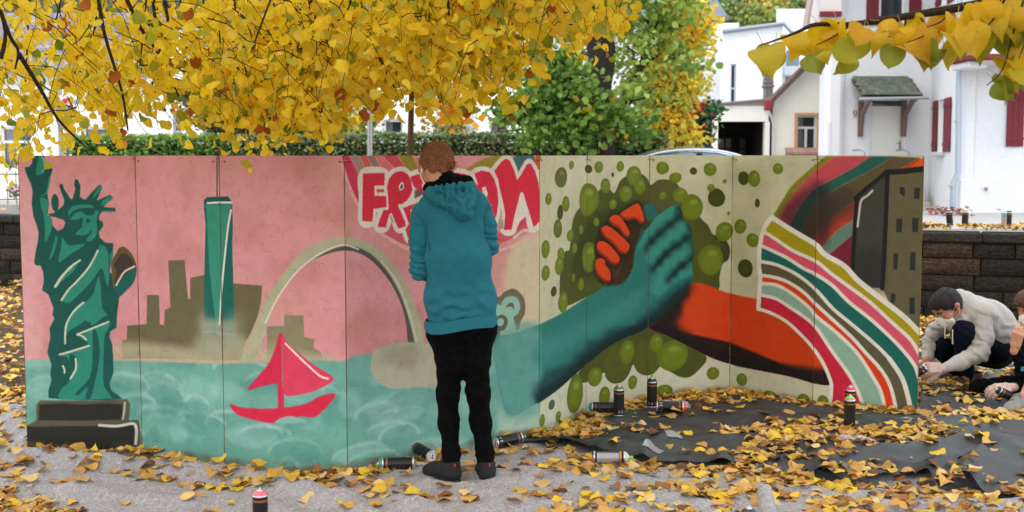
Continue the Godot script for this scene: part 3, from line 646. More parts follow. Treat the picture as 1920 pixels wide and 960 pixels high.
	for i in 8: line(road[i], 0.024 if i > 0 else 0.034, rgb8(228, 222, 214), 2.0)
	line([5.586,1.234,5.527,1.166,5.493,1.052,5.486,0.901,5.498,0.83,5.491,0.698,5.487,0.608], 0.034, rgb8(228, 222, 214), 2.0)
	# wear: short dark scratches and flecks where the strand board shows through
	for i in 5200:
		var c := Vector2(rng.randf() * 4080, rng.randf() * 1020)
		if c.x > 2260 and i % 4: continue
		var d := Vector2.from_angle(rng.randf() * TAU)
		var dark := rng.randf_range(0.05, 0.34)
		var bend := rng.randf_range(-0.12, 0.12)
		for k in rng.randi_range(6, 34):
			var q := Vector2i(c)
			c += d
			d = d.rotated(bend + rng.randf_range(-0.15, 0.15))
			if q.x < 0 or q.y < 0 or q.x > 4094 or q.y > 1022: continue
			mur.set_pixel(q.x, q.y, mur.get_pixel(q.x, q.y).lerp(Color(0.2, 0.12, 0.09), dark))
	# dirt and bare wood along the joints
	var run := 0.0
	for i in range(0, 11):
		for k in 3: layer(stripe(PackedVector2Array([Vector2(run * PX + k - 1, 0), Vector2(run * PX + 1 - k, 520), Vector2(run * PX, 1023)]), 1.2), Color([rgb8(60, 44, 34), rgb8(150, 126, 92), rgb8(40, 32, 28)][k], 0.6), 1.0)
		if i < 10: run += joints[i].distance_to(joints[i + 1])
	# drips and dirt along the foot
	for i in 240:
		layer([oval(Vector2(rng.randf() * 4080, rng.randf_range(985, 1030)), Vector2(rng.randf_range(6, 50), rng.randf_range(3, 16)))], Color(rgb8(112, 92, 66), 0.3), 8.0)

func build_mural() -> void:
	paint_mural()
	var o := thing("mural_wall", "long folding wall of ten painted boards covered with a bright mural", "mural")
	var wood := noisy(rgb8(168, 132, 88), rgb8(120, 88, 52), 6.0, 0.9, 0.05, 0.05)
	var mats := []
	var flakes := noise_tex(0.012, [Color(0.965, 0.955, 0.95), Color(0.99, 0.985, 0.98), Color.WHITE], [0.15, 0.4, 0.62], 512, FastNoiseLite.TYPE_SIMPLEX_SMOOTH, 6, 5)
	for k in 2:
		var m := StandardMaterial3D.new()
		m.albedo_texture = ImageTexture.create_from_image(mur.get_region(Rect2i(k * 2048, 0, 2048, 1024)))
		m.roughness = 0.85
		m.metallic_specular = 0.4
		m.detail_enabled = true
		m.detail_blend_mode = BaseMaterial3D.BLEND_MODE_MUL
		m.detail_albedo = flakes
		m.detail_uv_layer = BaseMaterial3D.DETAIL_UV_2
		m.uv2_scale = Vector3(1, 1, 1)
		m.texture_repeat = true
		mats.append(m)
	var labels := ["board at the left end with a green torch-bearing statue on pink", "narrow-looking shaded board with olive skyline on pink", "board with the tall green tower's right half and the red sailing boat", "pink board with the arch and the letter F", "board behind the standing person with red letters", "first green-dotted board with the teal arm's elbow side", "board with orange fingers and a dark olive cloud", "board with the teal clasped hand", "shaded board with the orange forearm and start of the rainbow road", "board at the right end with a grey block of flats and rainbow stripes"]
	var s := 0.0
	for i in 10:
		var a: Vector2 = joints[i]
		var b: Vector2 = joints[i + 1]
		var w := a.distance_to(b)
		var d := (b - a) / w
		var bs := Basis(Vector3(d.x, 0, d.y), Vector3.UP, Vector3(d.x, 0, d.y).cross(Vector3.UP))
		var at := Vector3(a.x, 0, a.y) + bs.x * 0.0005
		var ww := w - 0.001
		var m := ArrayMesh.new()
		# painted face, cut where the two halves of the picture meet
		var cuts := [0.0, ww]
		var seam := 2048.0 / PX - s
		if seam > 0.0 and seam < ww: cuts = [0.0, seam, ww]
		for k in cuts.size() - 1:
			var face := Shape.new()
			var half := 0 if s + (cuts[k] + cuts[k + 1]) * 0.5 < 2048.0 / PX else 1
			var j := face.v.size()
			for q in [[cuts[k], 0.0], [cuts[k + 1], 0.0], [cuts[k + 1], MUR_H], [cuts[k], MUR_H]]:
				face.vert(Vector3(q[0], q[1], 0), Vector3(0, 0, 1), Vector2(((s + q[0]) * PX - half * 2048.0) / 2048.0, clampf((MUR_H - q[1]) * PX / 1024.0, 0.001, 0.999)))
			face.tri(j, j + 1, j + 2); face.tri(j, j + 2, j + 3)
			var arr := []
			arr.resize(Mesh.ARRAY_MAX)
			arr[Mesh.ARRAY_VERTEX] = face.v
			arr[Mesh.ARRAY_NORMAL] = face.n
			arr[Mesh.ARRAY_TEX_UV] = face.uv
			arr[Mesh.ARRAY_TEX_UV2] = PackedVector2Array([Vector2(s + cuts[k], 0) * 1.6, Vector2(s + cuts[k + 1], 0) * 1.6, Vector2(s + cuts[k + 1], MUR_H) * 1.6, Vector2(s + cuts[k], MUR_H) * 1.6])
			arr[Mesh.ARRAY_INDEX] = face.ix
			m.add_surface_from_arrays(Mesh.PRIMITIVE_TRIANGLES, arr)
			m.surface_set_material(m.get_surface_count() - 1, mats[half])
		var rest := Shape.new()
		rest.box(Vector3(ww * 0.5, MUR_H * 0.5, -0.0095), Vector3(ww, MUR_H, 0.018))
		rest.add_to(m, wood)
		var pnl := part(o, "panel", m, null, labels[i])
		pnl.transform = Transform3D(bs, at)
		# wire ties through drilled holes at the top of each joint
		if i > 0:
			var tie := Shape.new()
			for y in [MUR_H - 0.028]:
				tie.tube([Vector3(-0.03, y, 0.001), Vector3(-0.026, y, 0.007), Vector3(0, y + 0.004, 0.008), Vector3(0.026, y + 0.002, 0.007), Vector3(0.03, y, 0.001)], [0.0016, 0.0016, 0.0016, 0.0016, 0.0016], 5)
				tie.tube([Vector3(0.0, y, 0.006), Vector3(-0.006, y + 0.02, 0.008), Vector3(-0.012, y + 0.034, 0.01)], [0.0014, 0.0012, 0.001], 5)
			part(pnl, "wire_tie", tie.done(), flat(rgb8(70, 50, 48) if i > 4 else rgb8(200, 120, 122), 0.5))
			var holes := Shape.new()
			for x in [-0.03, 0.03]: holes.lathe([Vector2(0.0, 0.0006), Vector2(0.0045, 0.0006), Vector2(0.0052, 0.0002)], 10, Transform3D(Basis(Vector3.RIGHT, PI / 2), Vector3(x, MUR_H - 0.03, 0.0005)))
			part(pnl, "drilled_hole", holes.done(), flat(rgb8(20, 14, 12), 0.9))
		s += w

# ---------------------------------------------------------------- ground, sheets and fallen leaves
var bump := FastNoiseLite.new()
var tarp_front: Array = [Vector3(-0.091, 0, -6.862), Vector3(0.046, 0, -6.887), Vector3(0.152, 0, -6.862), Vector3(0.269, 0, -6.761), Vector3(0.382, 0, -6.638), Vector3(0.491, 0, -6.532), Vector3(0.613, 0, -6.44), Vector3(0.692, 0, -6.384), Vector3(0.786, 0, -6.34), Vector3(0.885, 0, -6.351), Vector3(0.976, 0, -6.296), Vector3(1.062, 0, -6.232), Vector3(1.151, 0, -6.264), Vector3(1.222, 0, -6.2), Vector3(1.323, 0, -6.158), Vector3(1.414, 0, -6.138), Vector3(1.494, 0, -6.077), Vector3(1.57, 0, -6.007), Vector3(1.658, 0, -5.938), Vector3(1.753, 0, -5.948), Vector3(1.863, 0, -6.007), Vector3(1.979, 0, -6.036), Vector3(2.056, 0, -5.987), Vector3(2.063, 0, -5.853), Vector3(2.095, 0, -5.797), Vector3(2.187, 0, -5.871), Vector3(2.232, 0, -5.853), Vector3(2.274, 0, -5.76), Vector3(2.34, 0, -5.671), Vector3(2.408, 0, -5.592), Vector3(2.54, 0, -5.499), Vector3(2.763, 0, -5.361)]
var tarp_back: Array = [Vector3(0.078, 0, -7.019), Vector3(0.125, 0, -7.073), Vector3(0.157, 0, -7.114), Vector3(0.224, 0, -7.24), Vector3(0.293, 0, -7.37), Vector3(0.371, 0, -7.505), Vector3(0.467, 0, -7.677), Vector3(0.55, 0, -7.791), Vector3(0.662, 0, -7.908), Vector3(0.778, 0, -8.028), Vector3(0.914, 0, -8.17), Vector3(1.053, 0, -8.243), Vector3(1.209, 0, -8.317), Vector3(1.367, 0, -8.392), Vector3(1.511, 0, -8.431), Vector3(1.615, 0, -8.336), Vector3(1.735, 0, -8.206), Vector3(1.851, 0, -8.081), Vector3(1.975, 0, -7.959), Vector3(2.087, 0, -7.891), Vector3(2.207, 0, -7.824), Vector3(2.36, 0, -7.758), Vector3(2.516, 0, -7.709), Vector3(2.58, 0, -7.677), Vector3(2.826, 0, -8.355), Vector3(3.112, 0, -9.071), Vector3(3.332, 0, -9.416), Vector3(3.53, 0, -9.561), Vector3(3.759, 0, -9.611), Vector3(3.908, 0, -9.561), Vector3(4.055, 0, -9.512), Vector3(4.305, 0, -9.416), Vector3(4.684, 0, -9.183)]
var fleece_ridges: Array = [[[Vector3(-2.922, 0, -6.474), Vector3(-2.458, 0, -6.384), Vector3(-2.174, 0, -6.296), Vector3(-1.809, 0, -6.19), Vector3(-1.447, 0, -6.046), Vector3(-1.209, 0, -5.929), Vector3(-1.032, 0, -5.815), Vector3(-0.793, 0, -5.584), Vector3(-0.615, 0, -5.322)], 0.07, 0.075], [[Vector3(-2.098, 0, -6.544), Vector3(-1.953, 0, -6.591), Vector3(-1.782, 0, -6.497)], 0.045, 0.07], [[Vector3(-0.848, 0, -5.977), Vector3(-0.673, 0, -5.834), Vector3(-0.446, 0, -5.584)], 0.04, 0.055], [[Vector3(-3.273, 0, -7.269), Vector3(-2.888, 0, -7.269)], 0.05, 0.1], [[Vector3(-2.483, 0, -5.834), Vector3(-1.936, 0, -5.742), Vector3(-1.505, 0, -5.653)], 0.035, 0.06], [[Vector3(-0.417, 0, -5.881), Vector3(-0.154, 0, -5.788), Vector3(0.049, 0, -5.567)], 0.03, 0.05], [[Vector3(0, 0, -6.127), Vector3(0.215, 0, -6.077), Vector3(0.365, 0, -5.881)], 0.025, 0.06], [[Vector3(1.163, 0, -5.55), Vector3(1.221, 0, -5.834)], 0.02, 0.04]]
var tarp_ridges: Array = [[[Vector3(-0.091, 0, -6.836), Vector3(0.151, 0, -6.811), Vector3(0.383, 0, -6.662), Vector3(0.554, 0, -6.591), Vector3(0.709, 0, -6.544), Vector3(0.834, 0, -6.736), Vector3(0.964, 0, -6.992)], 0.03, 0.05], [[Vector3(1.639, 0, -6.169), Vector3(1.852, 0, -6.34), Vector3(2.077, 0, -6.429), Vector3(2.279, 0, -6.52), Vector3(2.483, 0, -6.687), Vector3(2.65, 0, -6.736), Vector3(2.702, 0, -6.497), Vector3(2.806, 0, -6.34)], 0.06, 0.07], [[Vector3(0.692, 0, -6.384), Vector3(0.729, 0, -6.544)], 0.025, 0.05], [[Vector3(1.069, 0, -6.19), Vector3(1.117, 0, -6.34)], 0.045, 0.05],
	[[Vector3(2.043, 0, -5.948), Vector3(2.171, 0, -6.127)], 0.07, 0.06], [[Vector3(2.172, 0, -5.788), Vector3(2.294, 0, -6.077), Vector3(2.449, 0, -6.285)], 0.075, 0.06], [[Vector3(1.542, 0, -5.948), Vector3(1.599, 0, -6.34), Vector3(1.626, 0, -6.687)], 0.03, 0.05], [[Vector3(1.363, 0, -7.356), Vector3(1.703, 0, -7.142), Vector3(2.143, 0, -7.356)], 0.02, 0.07], [[Vector3(2.188, 0, -6.687), Vector3(2.523, 0, -7.142), Vector3(2.889, 0, -7.356)], 0.03, 0.08], [[Vector3(0.441, 0, -7.142), Vector3(0.707, 0, -7.283), Vector3(0.946, 0, -7.142)], 0.015, 0.06]]
var tarp_poly := PackedVector2Array()
var mural_line := PackedVector2Array()

func ridge_at(p: Vector2, ridges: Array) -> float:
	var h := 0.0
	for r in ridges:
		var best := INF
		var pts: Array = r[0]
		for i in pts.size() - 1:
			var q := Geometry2D.get_closest_point_to_segment(p, Vector2(pts[i].x, pts[i].z), Vector2(pts[i + 1].x, pts[i + 1].z))
			best = minf(best, q.distance_squared_to(p))
		h += r[1] * exp(-best / (r[2] * r[2]))
	return h

func foot_free(x: float, z: float) -> float:   # the sheets lie flat where the boards stand on them
	var d := INF
	for k in 10: d = minf(d, Geometry2D.get_closest_point_to_segment(Vector2(x, z), mural_line[k], mural_line[k + 1]).distance_squared_to(Vector2(x, z)))
	return clampf(sqrt(d) / 0.35, 0.0, 1.0)

func fleece_h(x: float, z: float) -> float:
	var f := foot_free(x, z)
	return 0.006 + f * 0.03 * pow(1.0 - absf(bump.get_noise_2d(x * 1.6 + 20.0, z * 2.6)), 5.0) + f * 0.012 * bump.get_noise_2d(x * 15.0, z * 17.0) + f * 0.026 * (bump.get_noise_2d(x * 3.0, z * 3.0) + 0.5) + 0.014 * bump.get_noise_2d(x * 7.0, z * 8.0) + 0.004 * bump.get_noise_2d(x * 22.0, z * 22.0) + ridge_at(Vector2(x, z), fleece_ridges)

func tarp_h(x: float, z: float) -> float:
	var f := foot_free(x, z)
	return 0.014 + f * (0.03 + 0.026 * pow(1.0 - absf(bump.get_noise_2d(x * 1.5 + 60.0, z * 2.2)), 6.0) + 0.014 * pow(1.0 - absf(bump.get_noise_2d(x * 5.0, z * 6.0 + 30.0)), 4.0)) + 0.014 * bump.get_noise_2d(x * 2.5 + 40.0, z * 3.0) + 0.01 * absf(bump.get_noise_2d(x * 6.0, z * 7.0 + 9.0)) + 0.007 * absf(bump.get_noise_2d(x * 16.0 + z * 5.0, z * 11.0)) + ridge_at(Vector2(x, z), tarp_ridges)

func top_h(x: float, z: float) -> float:
	if Geometry2D.is_point_in_polygon(Vector2(x, z), tarp_poly): return tarp_h(x, z)
	if x > -4.2 and x < 2.75 and z > -7.9: return fleece_h(x, z)
	return 0.02 * (bump.get_noise_2d(x * 2.0, z * 2.0) + 0.5)

func wall_z(x: float) -> float:   # the front of the retaining wall
	return -15.9 + (x + 6.55) * 0.3245

func street_h(z: float) -> float:
	return lerpf(0.92, 0.3, clampf((-z - 12.0) / 13.0, 0.0, 1.0))

func build_ground() -> void:
	bump.noise_type = FastNoiseLite.TYPE_SIMPLEX_SMOOTH
	bump.frequency = 0.4
	bump.fractal_octaves = 3
	for j in joints: mural_line.append(j)
	for p in tarp_front: tarp_poly.append(Vector2(p.x, p.z))
	var rev := tarp_back.duplicate()
	rev.reverse()
	for p in rev: tarp_poly.append(Vector2(p.x, p.z))
	var s := Shape.new()
	var rows := []
	for j in 40:
		var row := []
		for i in 60:
			var x := -80.0 + 160.0 * i / 59.0
			if i > 8 and i < 51: x = -12.0 + 24.0 * (i - 9) / 41.0
			var z := lerpf(45.0, wall_z(x) + 0.02, pow(j / 39.0, 0.6))
			row.append(Vector3(x, 0.02 * bump.get_noise_2d(x * 2.0, z * 2.0) - 0.012 - (0.06 * clampf((-z - 9.0) / 3.0, 0, 1)), z))
		rows.append(row)
	s.grid(rows)
	tag(part(self, "ground", s.done(), noisy(rgb8(96, 70, 44), rgb8(58, 42, 28), 1.4, 0.95, 1.0, 0.03, 11)), "brown earth of the yard under the leaves", "", "", "structure")
	# the street above the retaining wall, falling gently away to the houses
	s = Shape.new()
	rows = []
	for j in 34:
		var row := []
		for i in 40:
			var x := -160.0 + 320.0 * i / 39.0
			if i > 5 and i < 34: x = -16.0 + 32.0 * (i - 6) / 27.0
			var t := pow(j / 33.0, 2.2)
			var z := lerpf(wall_z(x) - 0.18, -420.0, t)
			row.append(Vector3(x, street_h(z) + 0.004 * bump.get_noise_2d(x, z), z))
		rows.append(row)
	s.grid(rows)
	tag(part(self, "street", s.done(), noisy(rgb8(178, 176, 172), rgb8(142, 140, 137), 0.9, 0.95, 0.3, 0.05, 12)), "pale grey paved street above the retaining wall", "", "", "structure")
	# grey felt spread in front of and under the painted boards
	s = Shape.new()
	rows = []
	for j in 100:
		var row := []
		for i in 190:
			var x := -4.2 + 6.95 * i / 189.0
			var z := -4.3 - 3.6 * j / 99.0
			var edge := minf(minf(x + 4.2, 2.75 - x), z + 7.9)
			x += 0.12 * bump.get_noise_2d(z * 4.0, 3.0) * clampf(1.0 - edge, 0, 1)
			z += 0.1 * bump.get_noise_2d(x * 4.0, 8.0) * clampf(1.0 - edge, 0, 1)
			row.append(Vector3(x, fleece_h(x, z), z))
		rows.append(row)
	s.grid(rows)
	var felt := StandardMaterial3D.new()
	felt.roughness = 0.97
	felt.uv1_triplanar = true
	felt.uv1_world_triplanar = true
	felt.uv1_scale = Vector3.ONE * 0.6
	var im := Image.create_empty(1024, 1024, false, Image.FORMAT_RGBA8)
	im.fill(rgb8(150, 148, 152))
	for i in 26000:
		var c := Vector2(rng.randf() * 1024, rng.randf() * 1024)
		var d := Vector2.from_angle(rng.randf() * TAU)
		var t: Color = [rgb8(192, 188, 190), rgb8(128, 125, 130), rgb8(174, 170, 172), rgb8(106, 103, 110), rgb8(214, 210, 210)][i % 5]
		if i % 9 == 0: t = [rgb8(52, 50, 62), rgb8(150, 52, 84), rgb8(70, 62, 92), rgb8(40, 40, 44), rgb8(176, 84, 96)][(i / 9) % 5]
		for k in rng.randi_range(4, 16):
			var q := Vector2i(posmod(int(c.x), 1024), posmod(int(c.y), 1024))
			im.set_pixel(q.x, q.y, im.get_pixel(q.x, q.y).lerp(t, 0.75))
			if i % 2: im.set_pixel((q.x + 1) % 1024, q.y, t.lerp(im.get_pixel(q.x, q.y), 0.5))
			c += d
			d = d.rotated(rng.randf_range(-0.3, 0.3))
	felt.albedo_texture = ImageTexture.create_from_image(im)
	felt.heightmap_enabled = true
	felt.heightmap_scale = 0.35
	felt.heightmap_texture = noise_tex(0.06, [], [], 512, FastNoiseLite.TYPE_SIMPLEX_SMOOTH, 5, 31)
	felt_mat = felt
	var fl := part(self, "felt_sheet", s.done(), felt)
	tag(fl, "grey speckled felt spread flat in front of the mural", "felt sheet")
	# dark tarpaulin with a rumpled front edge
	s = Shape.new()
	rows = []
	var fr := dense(tarp_front, 5)
	var bk := dense(tarp_back, 5)
	for j in 64:
		var row := []
		for i in fr.size():
			var p: Vector3 = fr[i].lerp(bk[i], j / 63.0)
			var h := tarp_h(p.x, p.z)
			if j == 0: h -= 0.012
			row.append(Vector3(p.x, h, p.z))
		rows.append(row)
	s.grid(rows)
	for i in s.v.size():   # teal and brown overspray on the sheet along the foot of the boards
		var p := s.v[i]
		var d := INF
		for k in [5, 6, 7]: d = minf(d, Geometry2D.get_closest_point_to_segment(Vector2(p.x, p.z), mural_line[k], mural_line[k + 1]).distance_to(Vector2(p.x, p.z)))
		var t := clampf(1.3 - d / 0.3 + 0.8 * bump.get_noise_2d(p.x * 5.0, p.z * 5.0), 0.0, 1.0)
		s.c[i] = Color(0.15, 0.15, 0.15).lerp(Color(0.1, 0.4, 0.38) if p.x < 0.75 else Color(0.3, 0.17, 0.15), t * 0.8)
	var tm := StandardMaterial3D.new()
	tm.roughness = 0.6
	tm.vertex_color_use_as_albedo = true
	tm.uv1_triplanar = true
	tm.uv1_world_triplanar = true
	tm.uv1_scale = Vector3.ONE * 0.35
	var ti := Image.create_empty(1024, 1024, false, Image.FORMAT_RGBA8)
	ti.fill(rgb8(122, 124, 118))
	mur = ti
	for i in 900:
		var c := Vector2(rng.randf() * 1024, rng.randf() * 1024)
		var t: Color = [rgb8(86, 88, 86), rgb8(160, 166, 166), rgb8(136, 170, 170), rgb8(104, 106, 104), rgb8(184, 190, 198)][i % 5]
		layer([oval(c, Vector2(rng.randf_range(4, 60), rng.randf_range(4, 40)))], Color(t, 0.35), 16.0)
	for i in 60:
		var c := Vector2(rng.randf() * 1024, rng.randf() * 1024)
		layer([oval(c, Vector2(rng.randf_range(6, 30), rng.randf_range(4, 18)))], Color([rgb8(236, 120, 156), rgb8(110, 214, 206), rgb8(216, 96, 110), rgb8(160, 190, 120)][i % 4], 0.6), 8.0)
	for i in 500:
		var c := Vector2(rng.randf() * 1024, rng.randf() * 1024)
		layer([oval(c, Vector2(rng.randf_range(1, 3), rng.randf_range(1, 3)), 8)], Color(rgb8(236, 236, 230), 0.5), 1.0)
	tm.albedo_texture = ImageTexture.create_from_image(ti)
	tm.heightmap_enabled = true
	tm.heightmap_scale = 1.2
	tm.heightmap_texture = noise_tex(0.02, [], [], 512, FastNoiseLite.TYPE_SIMPLEX_SMOOTH, 5, 33)
	tag(part(self, "tarpaulin", s.done(), tm), "dark grey rumpled tarpaulin with paint stains before the right half of the mural", "tarpaulin")
	build_retaining_wall()

var felt_mat: StandardMaterial3D

func dense(pts: Array, per: int) -> Array:
	var o := []
	for i in pts.size() - 1:
		for k in per: o.append(pts[i].cubic_interpolate(pts[i + 1], pts[maxi(i - 1, 0)], pts[mini(i + 2, pts.size() - 1)], float(k) / per))
	o.append(pts[pts.size() - 1])
	return o

func build_retaining_wall() -> void:
	var o := thing("retaining_wall", "low weathered stone block wall holding up the street behind the mural", "wall")
	var along := Vector3(1, 0, 0.3245).normalized()
	var out := Vector3(-0.3245, 0, 1).normalized()
	var mats := []
	for c in [[54, 44, 33, 25, 21, 16], [45, 37, 28, 20, 17, 13], [78, 58, 40, 34, 27, 20], [36, 31, 24, 18, 16, 13]]:
		mats.append(noisy(rgb8(c[0], c[1], c[2]), rgb8(c[3], c[4], c[5]), 2.2, 0.95, 2.5, 0.035, c[0]))
	var meshes := []
	for k in 5:
		var s := Shape.new()
		var w := 0.995
		# rough-faced block: a grid front pushed in and out, plain sides; one unit wide and high, scaled per stone
		var rows := []
		for j in 5:
			var row := []
			for i in 7:
				var e: float = 1.0 if (i > 0 and i < 6 and j > 0 and j < 4) else 0.0
				row.append(Vector3((i / 6.0 - 0.5) * w, (j / 4.0 - 0.5) * w, 0.0 + e * rng.randf_range(0.008, 0.03)))
			rows.append(row)
		s.grid(rows, Vector3.BACK)
		for q in [[0, 1], [1, 0], [0, -1], [-1, 0]]:
			var nn := Vector3(q[0], q[1], 0)
			var t := Vector3(q[1], -q[0], 0) * 0.5 * w
			s.quad(nn * 0.5 * w - t, nn * 0.5 * w + t, nn * 0.5 * w + t - Vector3(0, 0, 0.2), nn * 0.5 * w - t - Vector3(0, 0, 0.2), nn)
		meshes.append(s.done())
	var core := Shape.new()
	var bs := Basis(along, Vector3.UP, out)
	var base := Vector3(-6.55, 0, -15.9)
	core.box(base + along * 5.0 + Vector3(0, 0.36, 0) - out * 0.14, Vector3(24.0, 1.0, 0.2), bs)
	part(o, "mortar", core.done(), flat(rgb8(34, 30, 26), 0.95))
	var rowh := [0.17, 0.17, 0.16, 0.17, 0.16]
	var y := -0.06
	for r in 5:
		var x := -7.0 - 0.2 * (r % 3)
		while x < 17.0:
			var w := rng.randf_range(0.34, 0.66)
			var at := base + along * (x + w * 0.5) + Vector3(0, y + rowh[r] * 0.5, 0)
			var b := part(o, "stone_block", meshes[rng.randi() % 5], mats[rng.randi() % 4])
			b.transform = Transform3D(Basis(along * (w - 0.012), Vector3.UP * (rowh[r] - 0.012), out), at + out * rng.randf_range(-0.012, 0.012))
			x += w
		y += rowh[r]
	var cope := noisy(rgb8(52, 47, 40), rgb8(28, 26, 22), 2.0, 0.95, 1.6, 0.03, 77)
	var x := -7.2
	while x < 17.0:
		var w := rng.randf_range(0.7, 1.05)
		var b := part(o, "coping_stone", box_mesh(Vector3(w - 0.008, 0.1, 0.34), 0.015), cope)
		b.transform = Transform3D(bs, base + along * (x + w * 0.5) + Vector3(0, y + 0.05, 0) - out * 0.13)
		x += w

# a heart-shaped leaf: y towards the tip, z the upper side
func leaf_mesh(length: float, fold: float, curl: float, detail: int, seed_: int, notch := 1.0, serrate := 0.0) -> ArrayMesh:
	var r := RandomNumberGenerator.new()
	r.seed = seed_
	var prof := [Vector2(0.0, 0.0), Vector2(0.14, -0.07 * notch), Vector2(0.31, -0.05 * notch), Vector2(0.46, 0.07), Vector2(0.53, 0.24), Vector2(0.51, 0.42), Vector2(0.43, 0.6), Vector2(0.29, 0.77), Vector2(0.09, 0.91), Vector2(0.0, 1.02)]
	var outl := []
	for i in prof.size() - 1:
		for k in detail:
			var t := float(k) / detail
			outl.append(prof[i].cubic_interpolate(prof[i + 1], prof[maxi(i - 1, 0)] if i > 0 else Vector2(-0.13, -0.07), prof[mini(i + 2, prof.size() - 1)], t))
	outl.append(prof[prof.size() - 1])
	var s := Shape.new()
	var asym := r.randf_range(0.9, 1.1)
	var warp := r.randf_range(0.0, 6.0)
	var cols := 3 if detail > 1 else 2
	for side in [-1.0, 1.0]:
		var rows := []
		var tones := []
		for i in outl.size():
			var p: Vector2 = outl[i]
			var row := []
			for k in cols:
				var f := float(k) / (cols - 1)
				var yy := lerpf(clampf(p.y * 0.98 + (0.0 if p.y > 0 else 0.02), 0.0, 1.0), p.y, f)
				var xx: float = p.x * f * (asym if side > 0 else 2.0 - asym)
				if k == cols - 1 and serrate > 0.0 and i > 1 and i < outl.size() - 1: xx *= 1.0 + serrate * (1.0 if i % 2 == 0 else -1.0)
				var zz := absf(xx) * fold - curl * pow(yy - 0.45, 2) * 1.6 + 0.05 * sin(yy * 7.0 + warp + side) * f + 0.03 * sin(xx * 12.0 + warp)
				row.append(Vector3(xx * side, yy, zz) * length)
			rows.append(row)
		var first := s.v.size()
		s.grid(rows, Vector3(0, 0, 1))
		for i in range(first, s.v.size()):
			var k := (i - first) % cols
			var j := (i - first) / cols
			var tone := 1.0
			if k == cols - 1: tone = 0.88 + 0.12 * r.randf()
			if k == 0: tone = 1.06
			elif cols == 3 and k == 1: tone = 1.04 if j % 4 == 0 else 0.93
			s.c[i] = Color(tone, tone * (0.97 if k == cols - 1 else 1.0), tone)
	s.tube([Vector3(0, 0, 0), Vector3(0.0, -0.2, -0.03) * length, Vector3(0.04, -0.42, 0.0) * length], [0.014 * length, 0.011 * length, 0.012 * length], 3, false)
	return s.done()

func lin(r: float, g: float, b: float) -> Color:
	return rgb8(r, g, b).srgb_to_linear()

func litter_tone() -> Color:
	var t := rng.randf()
	var c: Color
	if t < 0.38: c = lin(208, 160, 82)
	elif t < 0.6: c = lin(222, 184, 56)
	elif t < 0.76: c = lin(190, 146, 74)
	elif t < 0.84: c = lin(158, 104, 56)
	elif t < 0.95: c = lin(222, 192, 126)
	else: c = lin(110, 70, 42)
	return c * rng.randf_range(0.82, 1.12)

